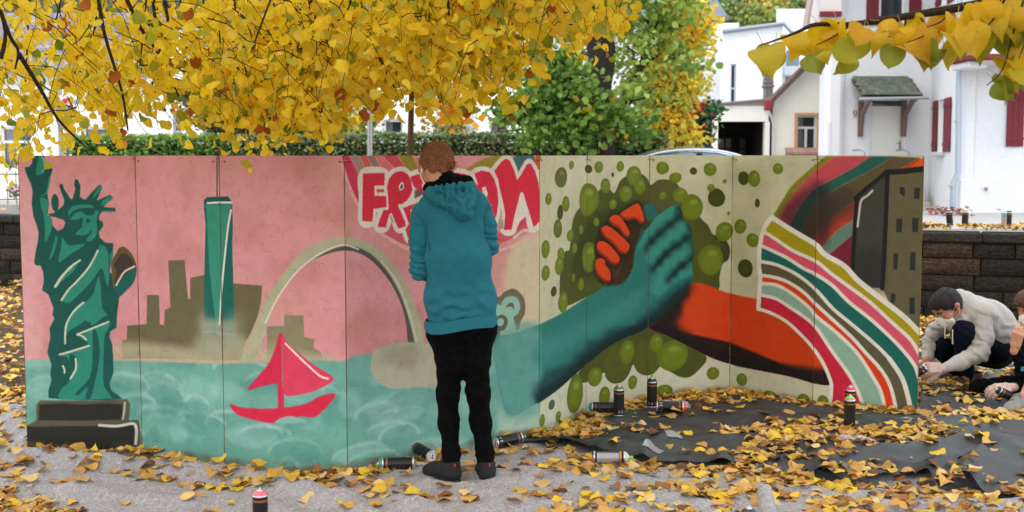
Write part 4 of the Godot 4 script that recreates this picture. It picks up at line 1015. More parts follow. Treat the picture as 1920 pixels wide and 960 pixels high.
func scatter_leaves() -> void:
	var kinds := []
	for k in 6: kinds.append(leaf_mesh(0.063, [0.08, 0.22, -0.12, 0.3, 0.05, 0.45][k], [0.12, 0.4, -0.3, 0.55, 0.7, 0.15][k], 2 if k % 2 else 1, 40 + k))
	var spots := []
	var clump := FastNoiseLite.new()
	clump.noise_type = FastNoiseLite.TYPE_SIMPLEX_SMOOTH
	clump.frequency = 1.1
	clump.fractal_octaves = 3
	clump.seed = 4
	var front := []
	for p in tarp_front: front.append(Vector2(p.x, p.z))
	var ridge: Array = fleece_ridges[0][0]
	# the area in front of and on the sheets
	for i in 46000:
		var x := rng.randf_range(-4.0, 4.6)
		var z := rng.randf_range(-8.6, -5.0)
		var p := Vector2(x, z)
		var foot := INF
		for k in 10: foot = minf(foot, Geometry2D.get_closest_point_to_segment(p, mural_line[k], mural_line[k + 1]).distance_to(p))
		var before := z > mural_z(x)
		if foot < 0.04: continue
		var n := clump.get_noise_2d(x, z)
		var dens := 0.0
		if Geometry2D.is_point_in_polygon(p, tarp_poly):
			dens = 26.0 + 420.0 * clampf(n * 2.4 - 0.1, 0.0, 1.0)
			if foot < 0.22 and before: dens += 330.0
			if x > 1.2 and z > -7.0: dens += 110.0 * clampf(n * 3.0 + 0.5, 0, 1)
		elif before or x > 2.6:
			if x > -0.25:
				dens = lerpf(60.0, 330.0, clampf((x + 0.1) / 0.9, 0, 1)) * clampf(n * 1.6 + 0.95, 0.35, 1.0)
			else:
				dens = 14.0 + 400.0 * clampf(n * 2.0 - 0.12, 0.0, 1.0)
				var rd := INF
				for k in ridge.size() - 1: rd = minf(rd, Geometry2D.get_closest_point_to_segment(p, Vector2(ridge[k].x, ridge[k].z), Vector2(ridge[k + 1].x, ridge[k + 1].z)).distance_to(p))
				if rd < 0.24 and z < -5.8: dens += 190.0
				if foot < 0.2: dens += 560.0 * (1.0 - foot / 0.24)
		else: dens = 170.0
		if rng.randf() < dens / 1150.0: spots.append([x, z, before])
	# the yard behind the boards, up to the wall
	for i in 15000:
		var x := rng.randf_range(-9.5, 9.5)
		var z := rng.randf_range(wall_z(x) + 0.1, -7.9)
		if z > -8.8 and absf(x) < 3.0 and rng.randf() < 0.5: continue
		spots.append([x, z, false])
	spots.sort_custom(func(a, b): return a[0] * a[0] + a[1] * a[1] < b[0] * b[0] + b[1] * b[1])
	var mats := []
	var hues := ["tan", "pale tan", "yellow", "golden yellow", "ochre", "russet brown"]
	for k in 12:
		var hue: Color = [rgb8(206, 154, 80), rgb8(220, 180, 110), rgb8(226, 186, 44), rgb8(218, 176, 50), rgb8(188, 146, 72), rgb8(152, 100, 56)][k % 6]
		var m := flat(hue.darkened(0.0 if k < 6 else 0.12), 0.75)
		m.vertex_color_use_as_albedo = true
		mats.append(m)
	var xfs := [[], [], [], [], [], []]
	var cols := [[], [], [], [], [], []]
	var singles := 0
	for sp in spots:
		var x: float = sp[0]
		var z: float = sp[1]
		var tilt := rng.randf_range(0.0, 0.22) if rng.randf() < 0.9 else rng.randf_range(0.22, 0.7)
		var b := Basis(Vector3.UP, rng.randf() * TAU) * Basis(Vector3.RIGHT, -PI / 2 + tilt * rng.randf_range(-1, 1)) * Basis(Vector3.UP, rng.randf_range(-0.4, 0.4) + (PI if rng.randf() < 0.5 else 0.0))
		var sc := rng.randf_range(0.72, 1.3) if rng.randf() < 0.8 else rng.randf_range(0.25, 0.6)
		var xf := Transform3D(b.scaled(Vector3.ONE * sc), Vector3(x, top_h(x, z) + 0.004 + 0.009 * rng.randf() + 0.014 * tilt, z))
		var k := rng.randi() % 6
		var in_view := absf(x) < -z * 0.41 and z < -5.62
		if singles < 300 and in_view and sp[2] and sc > 0.7:
			var l := part(self, "fallen_leaf", kinds[k], null)
			var hue := rng.randi() % 12
			l.material_override = mats[hue]
			l.transform = xf
			var where := "the grey felt" if not Geometry2D.is_point_in_polygon(Vector2(x, z), tarp_poly) else "the dark tarpaulin"
			if where == "the grey felt": where += " left of the standing person" if x < -0.35 else " right of the standing person's shoes"
			tag(l, "dry %s fallen leaf lying on %s" % [hues[hue % 6], where], "leaf", "fallen leaves on " + where)
			singles += 1
		else:
			xfs[k].append(xf)
			cols[k].append(litter_tone())
	var lm := tinted(0.75, 0.25)
	var holder := thing("leaf_litter", "carpet of yellow and brown fallen leaves over the yard", "leaves")
	tag(holder, "", "", "", "stuff")
	for k in 6: many(holder, "leaves", kinds[k], lm, xfs[k], cols[k])

func mural_z(x: float) -> float:
	for k in 10:
		if x >= joints[k].x and x <= joints[k + 1].x: return lerpf(joints[k].y, joints[k + 1].y, (x - joints[k].x) / (joints[k + 1].x - joints[k].x))
	return -7.7 if x > 0 else -6.72

# ---------------------------------------------------------------- bodies: tapered limbs joined with a smooth minimum, meshed as surface nets
class Blob:
	var a := PackedVector3Array()
	var ab := PackedVector3Array()
	var il := PackedFloat32Array()
	var ra := PackedFloat32Array()
	var rd := PackedFloat32Array()
	var sq := PackedVector3Array()
	var sf := PackedFloat32Array()
	var k := 0.03
	var cuts := []      # [point, outward normal]
	var folds := []     # [centre, direction, wave length, height, reach]
	var noise: FastNoiseLite
	var amp := 0.0
	var shade = null
	func add(p: Vector3, q: Vector3, r0: float, r1: float, squash := Vector3.ZERO, factor := 1.0) -> void:
		a.append(p); ab.append(q - p)
		il.append(1.0 / maxf((q - p).length_squared(), 1e-9))
		ra.append(r0); rd.append(r1 - r0)
		sq.append(squash); sf.append(factor - 1.0)
	func chain(pts: Array, rs: Array) -> void:
		for i in pts.size() - 1: add(pts[i], pts[i + 1], rs[i] - k * 0.2, rs[i + 1] - k * 0.2)   # the smooth minimum swells joints by about as much
	func one(i: int, p: Vector3) -> float:
		var q := p - a[i]
		if sf[i] != 0.0: q += sq[i] * (q.dot(sq[i]) * sf[i])
		var h := clampf(q.dot(ab[i]) * il[i], 0.0, 1.0)
		return (q - ab[i] * h).length() - ra[i] - rd[i] * h
	func dist(p: Vector3, act: PackedInt32Array) -> float:
		var d := 9.0
		for i in act:
			var e := one(i, p)
			var h := k - absf(d - e)
			d = minf(d, e)
			if h > 0.0: d -= h * h * 0.25 / k
		for f in folds:
			var q: Vector3 = p - f[0]
			var l: float = q.length() / f[4]
			if l < 1.0:
				var ph: float = q.dot(f[1]) / f[2] * TAU
				if noise: ph += noise.get_noise_3dv(p * 1.7) * 3.5
				d += f[3] * sin(ph) * (1.0 - l * l)
		if amp > 0.0: d += amp * noise.get_noise_3dv(p)
		for c in cuts: d = maxf(d, (p - c[0]).dot(c[1]) + (noise.get_noise_3dv(p * 0.5) * c[2] if c.size() > 2 else 0.0))
		return d
	func mesh_into(s: Shape, cell: float) -> void:
		var lo := Vector3.INF
		var hi := -Vector3.INF
		for i in a.size():
			var r := maxf(ra[i], ra[i] + rd[i])
			for p in [a[i], a[i] + ab[i]]:
				lo = lo.min(p - Vector3.ONE * r); hi = hi.max(p + Vector3.ONE * r)
		lo -= Vector3.ONE * (cell * 2.0 + amp + 0.012)
		hi += Vector3.ONE * (cell * 2.0 + amp + 0.012)
		var nb := Vector3i(((hi - lo) / (cell * 8.0)).ceil())
		var nx := nb.x * 8 + 1
		var ny := nb.y * 8 + 1
		var nz := nb.z * 8 + 1
		var f := PackedFloat32Array()
		f.resize(nx * ny * nz)
		f.fill(9.0)
		var hd := cell * 8.0 * 0.87 + amp + 0.01
		var blocks := []
		for bz in nb.z:
			for by in nb.y:
				for bx in nb.x:
					var c := lo + Vector3(bx + 0.5, by + 0.5, bz + 0.5) * cell * 8.0
					var act := PackedInt32Array()
					var deep := false
					for i in a.size():
						var e := one(i, c)
						if e < hd * (1.0 + maxf(sf[i], 0.0)) + k: act.append(i)
						if e < -hd * (1.0 + maxf(sf[i], 0.0)) - 0.02: deep = true
					if act.is_empty() or (deep and cuts.is_empty()): continue
					blocks.append(Vector3i(bx, by, bz) * 8)
					for z in 9:
						for y in 9:
							var row := bx * 8 + nx * (by * 8 + y + ny * (bz * 8 + z))
							var p := lo + Vector3(bx * 8, by * 8 + y, bz * 8 + z) * cell
							for x in 9:
								f[row + x] = dist(p, act)
								p.x += cell
		var id := PackedInt32Array()
		id.resize(nx * ny * nz)
		id.fill(-1)
		var first := s.v.size()
		var cells := PackedInt32Array()
		var off := PackedInt32Array([0, 1, nx, nx + 1, nx * ny, nx * ny + 1, nx * ny + nx, nx * ny + nx + 1])
		var edges := [[0, 1], [2, 3], [4, 5], [6, 7], [0, 2], [1, 3], [4, 6], [5, 7], [0, 4], [1, 5], [2, 6], [3, 7]]
		for b in blocks:
			for z in 8:
				for y in 8:
					for x in 8:
						var at: int = b.x + x + nx * (b.y + y + ny * (b.z + z))
						var neg := 0
						for o in off:
							if f[at + o] < 0.0: neg += 1
						if neg == 0 or neg == 8: continue
						var sum := Vector3.ZERO
						var m := 0
						for e in edges:
							var d0 := f[at + off[e[0]]]
							var d1 := f[at + off[e[1]]]
							if (d0 < 0.0) == (d1 < 0.0): continue
							var t := d0 / (d0 - d1)
							var p0 := Vector3(e[0] & 1, (e[0] >> 1) & 1, e[0] >> 2)
							var p1 := Vector3(e[1] & 1, (e[1] >> 1) & 1, e[1] >> 2)
							sum += p0.lerp(p1, t)
							m += 1
						var v := lo + (Vector3(b.x + x, b.y + y, b.z + z) + sum / m) * cell
						if shade != null: s.col = shade.call(v)
						id[at] = s.vert(v, Vector3.UP)
						cells.append(at)
		var step := [1, nx, nx * ny]
		for at in cells:
			for ax in 3:
				var d0 := f[at]
				var d1 := f[at + step[ax]]
				if (d0 < 0.0) == (d1 < 0.0): continue
				var u: int = step[(ax + 1) % 3]
				var w: int = step[(ax + 2) % 3]
				var q := [id[at], id[at - u], id[at - u - w], id[at - w]]
				if q[1] < 0 or q[2] < 0 or q[3] < 0: continue
				if d0 < 0.0: q = [q[0], q[3], q[2], q[1]]
				s.ix.append_array(PackedInt32Array([q[0], q[2], q[1], q[0], q[3], q[2]]))
		s.smooth_from(first)
		s.col = Color.WHITE

func blob(k: float, amp := 0.0, freq := 8.0, seed_ := 3) -> Blob:
	var b := Blob.new()
	b.k = k
	b.noise = FastNoiseLite.new()
	b.noise.noise_type = FastNoiseLite.TYPE_SIMPLEX_SMOOTH
	b.noise.frequency = freq
	b.noise.fractal_octaves = 2
	b.noise.seed = seed_
	b.amp = amp
	return b

func blob_mesh(b: Blob, cell: float) -> ArrayMesh:
	var s := Shape.new()
	b.mesh_into(s, cell)
	return s.done()

func cloth(c: Color, weave := 300.0, sheen := 0.3) -> StandardMaterial3D:
	var m := noisy(c.lightened(0.02), c.darkened(0.03), 2.0, 0.95, 0.0, 0.04, int(c.r * 99) + 5)
	m.uv1_world_triplanar = false
	m.metallic_specular = 0.2
	m.rim_enabled = true
	m.rim = sheen
	m.rim_tint = 0.6
	return m

# head with a face; r, u, f are its right, up and forward
func head_into(s: Shape, c: Vector3, f: Vector3, up: Vector3, neck: Vector3, skin: Color, brow: Color, scale := 1.0) -> void:
	var r := f.cross(up).normalized()
	up = r.cross(f).normalized()
	var at := func(x: float, y: float, z: float) -> Vector3: return c + (r * x + up * y + f * z) * scale
	var b := blob(0.016 * scale)
	b.add(at.call(0, 0.03, -0.022), at.call(0, 0.035, 0.012), 0.088 * scale, 0.082 * scale, r, 1.1)
	b.add(at.call(0, -0.02, 0.02), at.call(0, -0.07, 0.05), 0.066 * scale, 0.036 * scale, r, 1.05)
	b.add(at.call(0, -0.085, 0.066), at.call(0, -0.082, 0.07), 0.022 * scale, 0.022 * scale)
	b.add(at.call(0, 0.014, 0.09), at.call(0, -0.026, 0.108), 0.009 * scale, 0.0125 * scale)
	b.add(at.call(-0.036, 0.03, 0.076), at.call(0.036, 0.03, 0.076), 0.013 * scale, 0.013 * scale)
	b.add(at.call(-0.016, -0.054, 0.088), at.call(0.016, -0.054, 0.088), 0.008 * scale, 0.008 * scale)
	b.add(at.call(-0.014, -0.064, 0.086), at.call(0.014, -0.064, 0.086), 0.008 * scale, 0.008 * scale)
	for q in [-1.0, 1.0]:
		b.add(at.call(q * 0.04, -0.02, 0.05), at.call(q * 0.03, -0.045, 0.055), 0.034 * scale, 0.026 * scale)
		b.add(at.call(q * 0.031, 0.008, 0.074), at.call(q * 0.032, 0.008, 0.074), 0.0125 * scale, 0.0125 * scale)
		b.add(at.call(q * 0.01, -0.03, 0.099), at.call(q * 0.012, -0.03, 0.097), 0.009 * scale, 0.009 * scale)
		b.add(at.call(q * 0.088, -0.026, -0.002), at.call(q * 0.105, 0.016, -0.016), 0.010 * scale, 0.016 * scale, r, 1.5)
		b.add(at.call(q * 0.098, 0.022, -0.014), at.call(q * 0.105, 0.022, -0.02), 0.012 * scale, 0.012 * scale)
	b.add(at.call(0, -0.03, -0.03), neck, 0.058 * scale, 0.062 * scale)
	var skin_l := skin.srgb_to_linear()
	b.shade = func(p: Vector3) -> Color:
		var q := (p - c) / scale
		var x := absf(q.dot(r))
		var y := q.dot(up)
		var z := q.dot(f)
		if z > 0.075 and absf(y + 0.059) < 0.011 and x < 0.024: return Color(0.42, 0.13, 0.1)
		if z > 0.06 and absf(y - 0.036 + x * 0.05) < 0.006 and x > 0.012 and x < 0.052: return brow.srgb_to_linear()
		if z > 0.074 and Vector2(x - 0.032, (y - 0.008) * 1.9).length() < 0.006: return Color(0.03, 0.02, 0.015)
		if z > 0.074 and Vector2(x - 0.032, (y - 0.008) * 2.2).length() < 0.013: return Color(0.7, 0.66, 0.62)
		if x > 0.078: return skin_l.lerp(Color(0.55, 0.18, 0.12), 0.35)
		return skin_l
	b.mesh_into(s, 0.0036 * scale)

func hair_mesh(c: Vector3, f: Vector3, up: Vector3, thick: float, scale: float, cuts: Array, seed_: int) -> ArrayMesh:
	var r := f.cross(up).normalized()
	up = r.cross(f).normalized()
	var at := func(x: float, y: float, z: float) -> Vector3: return c + (r * x + up * y + f * z) * scale
	var b := blob(0.03 * scale, 0.0035, 60.0, seed_)
	b.add(at.call(0, 0.034, -0.024), at.call(0, 0.042, 0.014), (0.088 + thick) * scale, (0.082 + thick) * scale, r, 1.09)
	b.add(at.call(0, -0.01, -0.045), at.call(0, -0.05, -0.05), (0.06 + thick * 0.4) * scale, (0.04 + thick * 0.1) * scale)
	for q in cuts: b.cuts.append([at.call(q[0].x, q[0].y, q[0].z), (r * q[1].x + up * q[1].y + f * q[1].z).normalized(), 0.014])
	b.shade = func(p: Vector3) -> Color:
		var y := (p - c).dot(up) / scale
		return Color(0.5, 0.48, 0.46).lerp(Color(1.0, 0.92, 0.85), clampf((0.0 - y) / 0.065, 0.0, 1.0))
	return blob_mesh(b, 0.0055)

func hair_mat(a: Color, b: Color, per_m: float, rough: float, relief: float, freq: float, seed_: int) -> StandardMaterial3D:
	var m := noisy(a, b, per_m, rough, relief, freq, seed_)
	m.vertex_color_use_as_albedo = true
	return m

func strands(parent: Node, on: ArrayMesh, length: float, lean: Vector3, count: int, tones: Array, called := "hair_strands") -> void:   # short hairs standing on a hair mesh
	var arr := on.surface_get_arrays(0)
	var vs: PackedVector3Array = arr[Mesh.ARRAY_VERTEX]
	var ns: PackedVector3Array = arr[Mesh.ARRAY_NORMAL]
	var s := Shape.new()
	s.lathe([Vector2(0.0011, 0.0), Vector2(0.0008, 0.6), Vector2(0.0001, 1.0)], 3)
	var xfs := []
	var cols := []
	for i in count:
		var k := rng.randi() % vs.size()
		var d := (ns[k] * 0.3 + lean + Vector3(rng.randf_range(-1, 1), rng.randf_range(-1, 1), rng.randf_range(-1, 1)) * 0.35).normalized()
		var x := d.cross(Vector3(0.3, 0.2, 0.9)).normalized()
		xfs.append(Transform3D(Basis(x, d * length * rng.randf_range(0.6, 1.2), x.cross(d)), vs[k] - d * 0.003))
		cols.append(tones[rng.randi() % tones.size()])
	many(parent, called, s.done(), tinted(0.5), xfs, cols)

# a hand: knuckles towards dir, the back of the hand facing back; curl per finger (thumb first)
func hand_into(s: Shape, wrist: Vector3, dir: Vector3, back: Vector3, side: float, curl: Array, skin: Color, size := 1.0, grow := 0.0) -> void:
	dir = dir.normalized()
	var across := dir.cross(back).normalized() * side   # towards the thumb
	back = across.cross(dir).normalized() * side
	var b := blob(0.007 * size)
	var at := func(l: float, w: float, h: float) -> Vector3: return wrist + (dir * l + across * w + back * h) * size
	var rr := func(r: float) -> float: return r * size + grow
	b.add(at.call(-0.03, 0, 0), at.call(0.01, 0, 0), rr.call(0.026), rr.call(0.027), back, 1.25)
	for w in [-0.028, -0.01, 0.01, 0.028]: b.add(at.call(0.012, w * 0.75, 0), at.call(0.082, w, 0.002), rr.call(0.016), rr.call(0.013))
	var lens := [0.074, 0.084, 0.078, 0.06]
	for i in 4:
		var w: float = [0.031, 0.011, -0.01, -0.03][i]
		var p: Vector3 = at.call(0.084 - absf(w) * 0.15, w, 0.003)
		var ang := 0.12
		var d := dir
		for j in 3:
			ang += curl[i + 1] * [0.75, 1.1, 0.7][j]
			d = (dir * cos(ang) - back * sin(ang) + across * w * 1.5).normalized()
			var q: Vector3 = p + d * lens[i] * [0.48, 0.31, 0.25][j] * size
			b.add(p, q, rr.call(0.0098 - j * 0.0008), rr.call(0.0092 - j * 0.001))
			p = q
	var t: Vector3 = at.call(0.02, 0.026, -0.006)
	var td: Vector3 = (dir * 0.62 + across * (0.85 - curl[0] * 0.5) - back * (0.25 + curl[0] * 0.8)).normalized()
	for j in 3:
		var q: Vector3 = t + td * [0.042, 0.032, 0.026][j] * size
		b.add(t, q, rr.call([0.0155, 0.0115, 0.0105][j]), rr.call([0.0115, 0.0105, 0.008][j]))
		t = q
		td = (td + dir * 0.25 - back * curl[0] * 0.35 - across * curl[0] * 0.2).normalized()
	var sl := skin.srgb_to_linear()
	b.shade = func(p: Vector3) -> Color: return sl.lerp(Color(0.5, 0.2, 0.14), 0.25 * clampf(((p - wrist).dot(dir) - 0.09) / 0.06, 0, 1))
	b.mesh_into(s, 0.0032 if grow == 0.0 else 0.004)

func shoe(parent: Node, called: String, heel: Vector3, yaw: float, length: float, upper: Material, sole: Material, lace: Material, pitch := 0.0) -> Node3D:
	var k := length / 0.29
	var b := blob(0.03)
	b.add(Vector3(0, 0.058, 0.036) * k, Vector3(0, 0.06, 0.11) * k, 0.039 * k, 0.043 * k)
	b.add(Vector3(0, 0.056, 0.11) * k, Vector3(0.004, 0.042, 0.2) * k, 0.042 * k, 0.043 * k)
	b.add(Vector3(0.004, 0.042, 0.2) * k, Vector3(0.006, 0.038, 0.252) * k, 0.043 * k, 0.033 * k)
	b.add(Vector3(0, 0.07, 0.03) * k, Vector3(0, 0.108, 0.04) * k, 0.036 * k, 0.042 * k)
	b.add(Vector3(0, 0.07, 0.1) * k, Vector3(0, 0.108, 0.075) * k, 0.036 * k, 0.036 * k)
	b.cuts = [[Vector3(0, 0.022, 0), Vector3.DOWN], [Vector3(0, 0.118, 0.05) * k, Vector3(0, 1, 0.12).normalized()]]
	var o := part(parent, called, blob_mesh(b, 0.008), upper)
	var s := Shape.new()
	var outl := []
	for q in [[0, -0.004], [0.03, 0.004], [0.041, 0.035], [0.039, 0.09], [0.042, 0.15], [0.051, 0.2], [0.046, 0.245], [0.028, 0.283], [0.004, 0.295], [-0.024, 0.283], [-0.042, 0.245], [-0.045, 0.2], [-0.037, 0.15], [-0.036, 0.09], [-0.04, 0.035], [-0.03, 0.004]]: outl.append(Vector2(q[0], q[1]) * k)
	var rows := []
	for lv in [[0.0, 0.93], [0.004, 1.0], [0.016, 1.02], [0.032, 0.99], [0.036, 0.94]]:
		var row := []
		for i in 17:
			var q: Vector2 = outl[i % 16]
			var lift := 0.02 * pow(clampf((q.y / k - 0.2) / 0.1, 0, 1), 2)
			row.append(Vector3(q.x * lv[1], lv[0] + lift, (q.y - 0.145 * k) * lv[1] + 0.145 * k))
		rows.append(row)
	var first := 0
	for j in rows.size():
		for i in 17: s.vert(rows[j][i], Vector3(rows[j][i].x, 0.0, rows[j][i].z - 0.145).normalized())
	for j in rows.size() - 1:
		for i in 16:
			var a := first + j * 17 + i
			s.tri(a, a + 1, a + 18); s.tri(a, a + 18, a + 17)
	for j in [0, rows.size() - 1]:
		var nn := Vector3.DOWN if j == 0 else Vector3.UP
		var ce := s.vert(Vector3(0, rows[j][0].y, 0.145 * k), nn)
		for i in 16: s.tri(ce, s.vert(rows[j][i], nn), s.vert(rows[j][i + 1], nn))
	part(o, "sole", s.done(), sole)
	s = Shape.new()
	for j in 5:
		var z := (0.11 + j * 0.021) * k
		var y := lerpf(0.104, 0.086, j / 4.0) * k
		s.tube([Vector3(-0.028, y - 0.012, z), Vector3(-0.012, y, z + 0.004), Vector3(0.012, y, z - 0.004), Vector3(0.028, y - 0.012, z)], [0.003, 0.003, 0.003, 0.003], 5)
	for q in [-1, 1]: s.tube([Vector3(0, 0.106, 0.105) * k, Vector3(q * 0.02, 0.118, 0.11) * k, Vector3(q * 0.034, 0.1, 0.12) * k, Vector3(q * 0.016, 0.104, 0.112) * k], [0.002, 0.002, 0.002, 0.002], 4)
	part(o, "lace", s.done(), lace)
	o.transform = Transform3D(Basis(Vector3.UP, yaw) * Basis(Vector3.RIGHT, pitch), heel)
	return o

func build_standing_person() -> void:
	var o := thing("person", "person standing back to us in a teal hooded sweatshirt and black trousers", "person")
	var skin := rgb8(206, 150, 122)
	var hc := Vector3(-0.371, 1.587, -6.06)
	var hf := Vector3(-0.12, -0.52, -0.85).normalized()
	var neck := Vector3(-0.33, 1.436, -6.02)
	var s := Shape.new()
	var b := blob(0.04)
	b.chain([neck, Vector3(-0.288, 1.31, -6.02), Vector3(-0.262, 1.102, -6), Vector3(-0.254, 0.834, -6.03)], [0.055, 0.09, 0.1, 0.09])
	b.chain([Vector3(-0.324, 0.764, -6.05), Vector3(-0.314, 0.461, -6.05), Vector3(-0.296, 0.07, -6.07)], [0.06, 0.04, 0.03])
	b.chain([Vector3(-0.18, 0.772, -6.05), Vector3(-0.181, 0.461, -6.05), Vector3(-0.137, 0.081, -6.08)], [0.06, 0.04, 0.03])
	b.chain([Vector3(-0.445, 1.371, -6.02), Vector3(-0.451, 1.081, -6), Vector3(-0.377, 1.078, -6.26)], [0.045, 0.034, 0.024])
	b.chain([Vector3(-0.147, 1.384, -6.02), Vector3(-0.113, 1.191, -6.03), Vector3(-0.224, 1.138, -6.27)], [0.045, 0.034, 0.024])
	b.add(Vector3(-0.432, 1.371, -6.02), Vector3(-0.157, 1.384, -6.02), 0.055, 0.055)
	b.shade = func(_p): return skin.srgb_to_linear()
	b.mesh_into(s, 0.016)
	head_into(s, hc, hf, Vector3(0, 0.85, -0.52), neck, skin, rgb8(140, 80, 50), 0.96)
	hand_into(s, Vector3(-0.372, 1.083, -6.27), Vector3(0.7, 0.25, -0.6), Vector3(-0.5, -0.2, -0.8), 1.0, [0.6, 0.7, 0.75, 0.8, 0.8], skin)
	hand_into(s, Vector3(-0.23, 1.137, -6.28), Vector3(-0.8, 0.1, -0.55), Vector3(0.5, -0.2, -0.8), -1.0, [0.6, 0.7, 0.75, 0.8, 0.8], skin)
	var sm := tinted(0.55)
	sm.subsurf_scatter_enabled = true
	sm.subsurf_scatter_strength = 0.12
	part(o, "body", s.done(), sm)
	# phone held in front
	var ph := part(o, "phone", box_mesh(Vector3(0.075, 0.15, 0.009), 0.003), flat(rgb8(20, 20, 24), 0.2))
	ph.transform = Transform3D(Basis(Vector3.RIGHT, -0.5), Vector3(-0.305, 1.13, -6.36))
	# hair
	var hm := hair_mesh(hc, hf, Vector3(0, 0.85, -0.52), 0.006, 0.96, [[Vector3(0, 0.03, 0.045), Vector3(0, -0.72, 0.69)], [Vector3(0, -0.066, -0.05), Vector3(0, -1.0, 0.1)]], 5)
	var hair := part(o, "hair", hm, hair_mat(rgb8(186, 122, 84), rgb8(150, 94, 62), 30.0, 0.7, 0.3, 0.03, 21))
	strands(hair, hm, 0.017, Vector3(0.25, -0.75, 0.3), 9000, [lin(164, 100, 60), lin(134, 80, 48), lin(194, 124, 78), lin(98, 56, 36)])
	# earphones with their cables
	s = Shape.new()
	for q in [[Vector3(-0.282, 1.577, -6.03), Vector3(-0.282, 1.546, -6.02), Vector3(-0.289, 1.51, -6)], [Vector3(-0.455, 1.566, -6.06), Vector3(-0.445, 1.535, -6.03), Vector3(-0.425, 1.505, -6), Vector3(-0.416, 1.479, -5.98)]]:
		var rr := []
		for i in q.size(): rr.append(0.0042 if i == 0 else 0.003)
		s.tube(q, rr, 6)
	part(o, "earphone", s.done(), flat(rgb8(236, 234, 232), 0.4))
	# black collar under the hood
	b = blob(0.02, 0.003, 14.0)
	b.add(Vector3(-0.401, 1.489, -6), Vector3(-0.306, 1.526, -5.97), 0.03, 0.034)
	b.add(Vector3(-0.306, 1.526, -5.97), Vector3(-0.219, 1.52, -6), 0.034, 0.03)
	b.add(Vector3(-0.327, 1.488, -6.02), Vector3(-0.319, 1.509, -6.02), 0.066, 0.064)
	b.add(Vector3(-0.403, 1.483, -6.02), Vector3(-0.392, 1.449, -6.1), 0.03, 0.03)
	b.add(Vector3(-0.22, 1.515, -6.02), Vector3(-0.249, 1.465, -6.1), 0.028, 0.03)
	b.folds = [[Vector3(-0.31, 1.516, -5.95), Vector3(0.3, 1, 0).normalized(), 0.02, 0.004, 0.12]]
	part(o, "collar", blob_mesh(b, 0.007), cloth(rgb8(13, 13, 15), 300, 0.05))
	# sweatshirt
	var teal := cloth(rgb8(38, 110, 124), 300.0, 0.25)
	b = blob(0.055, 0.006, 5.0, 8)
	b.chain([Vector3(-0.35, 1.333, -6), Vector3(-0.339, 1.156, -5.98), Vector3(-0.336, 0.944, -6), Vector3(-0.327, 0.821, -6.01)], [0.085, 0.092, 0.098, 0.096])
	b.chain([Vector3(-0.209, 1.351, -6), Vector3(-0.188, 1.156, -5.98), Vector3(-0.171, 0.944, -6), Vector3(-0.161, 0.836, -6.01)], [0.085, 0.088, 0.096, 0.095])
	b.chain([Vector3(-0.281, 1.365, -5.98), Vector3(-0.262, 1.158, -5.95), Vector3(-0.255, 0.839, -5.99)], [0.1, 0.115, 0.115])
	b.add(Vector3(-0.405, 1.384, -6.01), Vector3(-0.175, 1.41, -6.01), 0.066, 0.062)
	b.add(Vector3(-0.366, 1.431, -6.01), Vector3(-0.219, 1.447, -6.01), 0.045, 0.045)
	b.cuts = [[Vector3(-0.252, 0.835, -5.98), Vector3(0.1, -0.99, 0.02).normalized()]]
	b.folds = [[Vector3(-0.373, 1.227, -5.9), Vector3(0.85, 0.5, 0).normalized(), 0.09, 0.0045, 0.17], [Vector3(-0.141, 1.24, -5.9), Vector3(0.85, -0.5, 0).normalized(), 0.09, 0.004, 0.15], [Vector3(-0.257, 0.893, -5.88), Vector3(0.15, 1, 0).normalized(), 0.06, 0.006, 0.16], [Vector3(-0.362, 0.929, -5.9), Vector3(-0.4, 0.9, 0).normalized(), 0.055, 0.006, 0.12], [Vector3(-0.142, 0.955, -5.9), Vector3(0.5, 0.86, 0).normalized(), 0.06, 0.005, 0.12], [Vector3(-0.261, 1.115, -5.86), Vector3(1, 0.15, 0).normalized(), 0.13, 0.004, 0.2]]
	var hoodie := part(o, "sweatshirt", blob_mesh(b, 0.0095), teal)
	# sleeves, each with bunched folds towards the elbow
	for q in [[[Vector3(-0.439, 1.363, -6.01), Vector3(-0.45, 1.233, -6), Vector3(-0.452, 1.09, -5.985), Vector3(-0.425, 1.073, -6.08), Vector3(-0.376, 1.08, -6.24)], [0.064, 0.058, 0.052, 0.05, 0.037], Vector3(-0.453, 1.118, -5.96)], [[Vector3(-0.152, 1.384, -6.01), Vector3(-0.126, 1.285, -6.01), Vector3(-0.11, 1.196, -6.01), Vector3(-0.138, 1.173, -6.1), Vector3(-0.218, 1.139, -6.25)], [0.062, 0.054, 0.046, 0.046, 0.036], Vector3(-0.104, 1.222, -5.97)]]:
		var sl := blob(0.03, 0.004, 7.0, 12)
		sl.chain(q[0], q[1])
		sl.folds = [[q[2], Vector3(0.25, 1, 0.1).normalized(), 0.036, 0.0085, 0.12], [q[2] + Vector3(0, 0.14, 0), Vector3(0.5, 0.85, 0.1).normalized(), 0.07, 0.005, 0.13]]
		part(hoodie, "sleeve", blob_mesh(sl, 0.008), teal)
	# ribbed hem
	var rows := []
	for j in 5:
		var row := []
		for i in 121:
			var a := TAU * i / 120.0
			var rx: float = 0.176 + [-0.004, 0.003, 0.004, 0.003, -0.006][j] + 0.0022 * (i % 2)
			var rz: float = 0.128 + [-0.004, 0.003, 0.004, 0.003, -0.006][j] + 0.0022 * (i % 2)
			row.append(Vector3(-0.252, 0.825, -6) + Vector3(cos(a) * rx, (2 - j) * 0.0145 + cos(a) * 0.018 - 0.006 * sin(a * 3.0 + 1.0), sin(a) * rz))
		rows.append(row)
	s = Shape.new()
	for j in 5:
		for i in 121: s.vert(rows[j][i], Vector3(cos(TAU * i / 120.0), 0, sin(TAU * i / 120.0)))
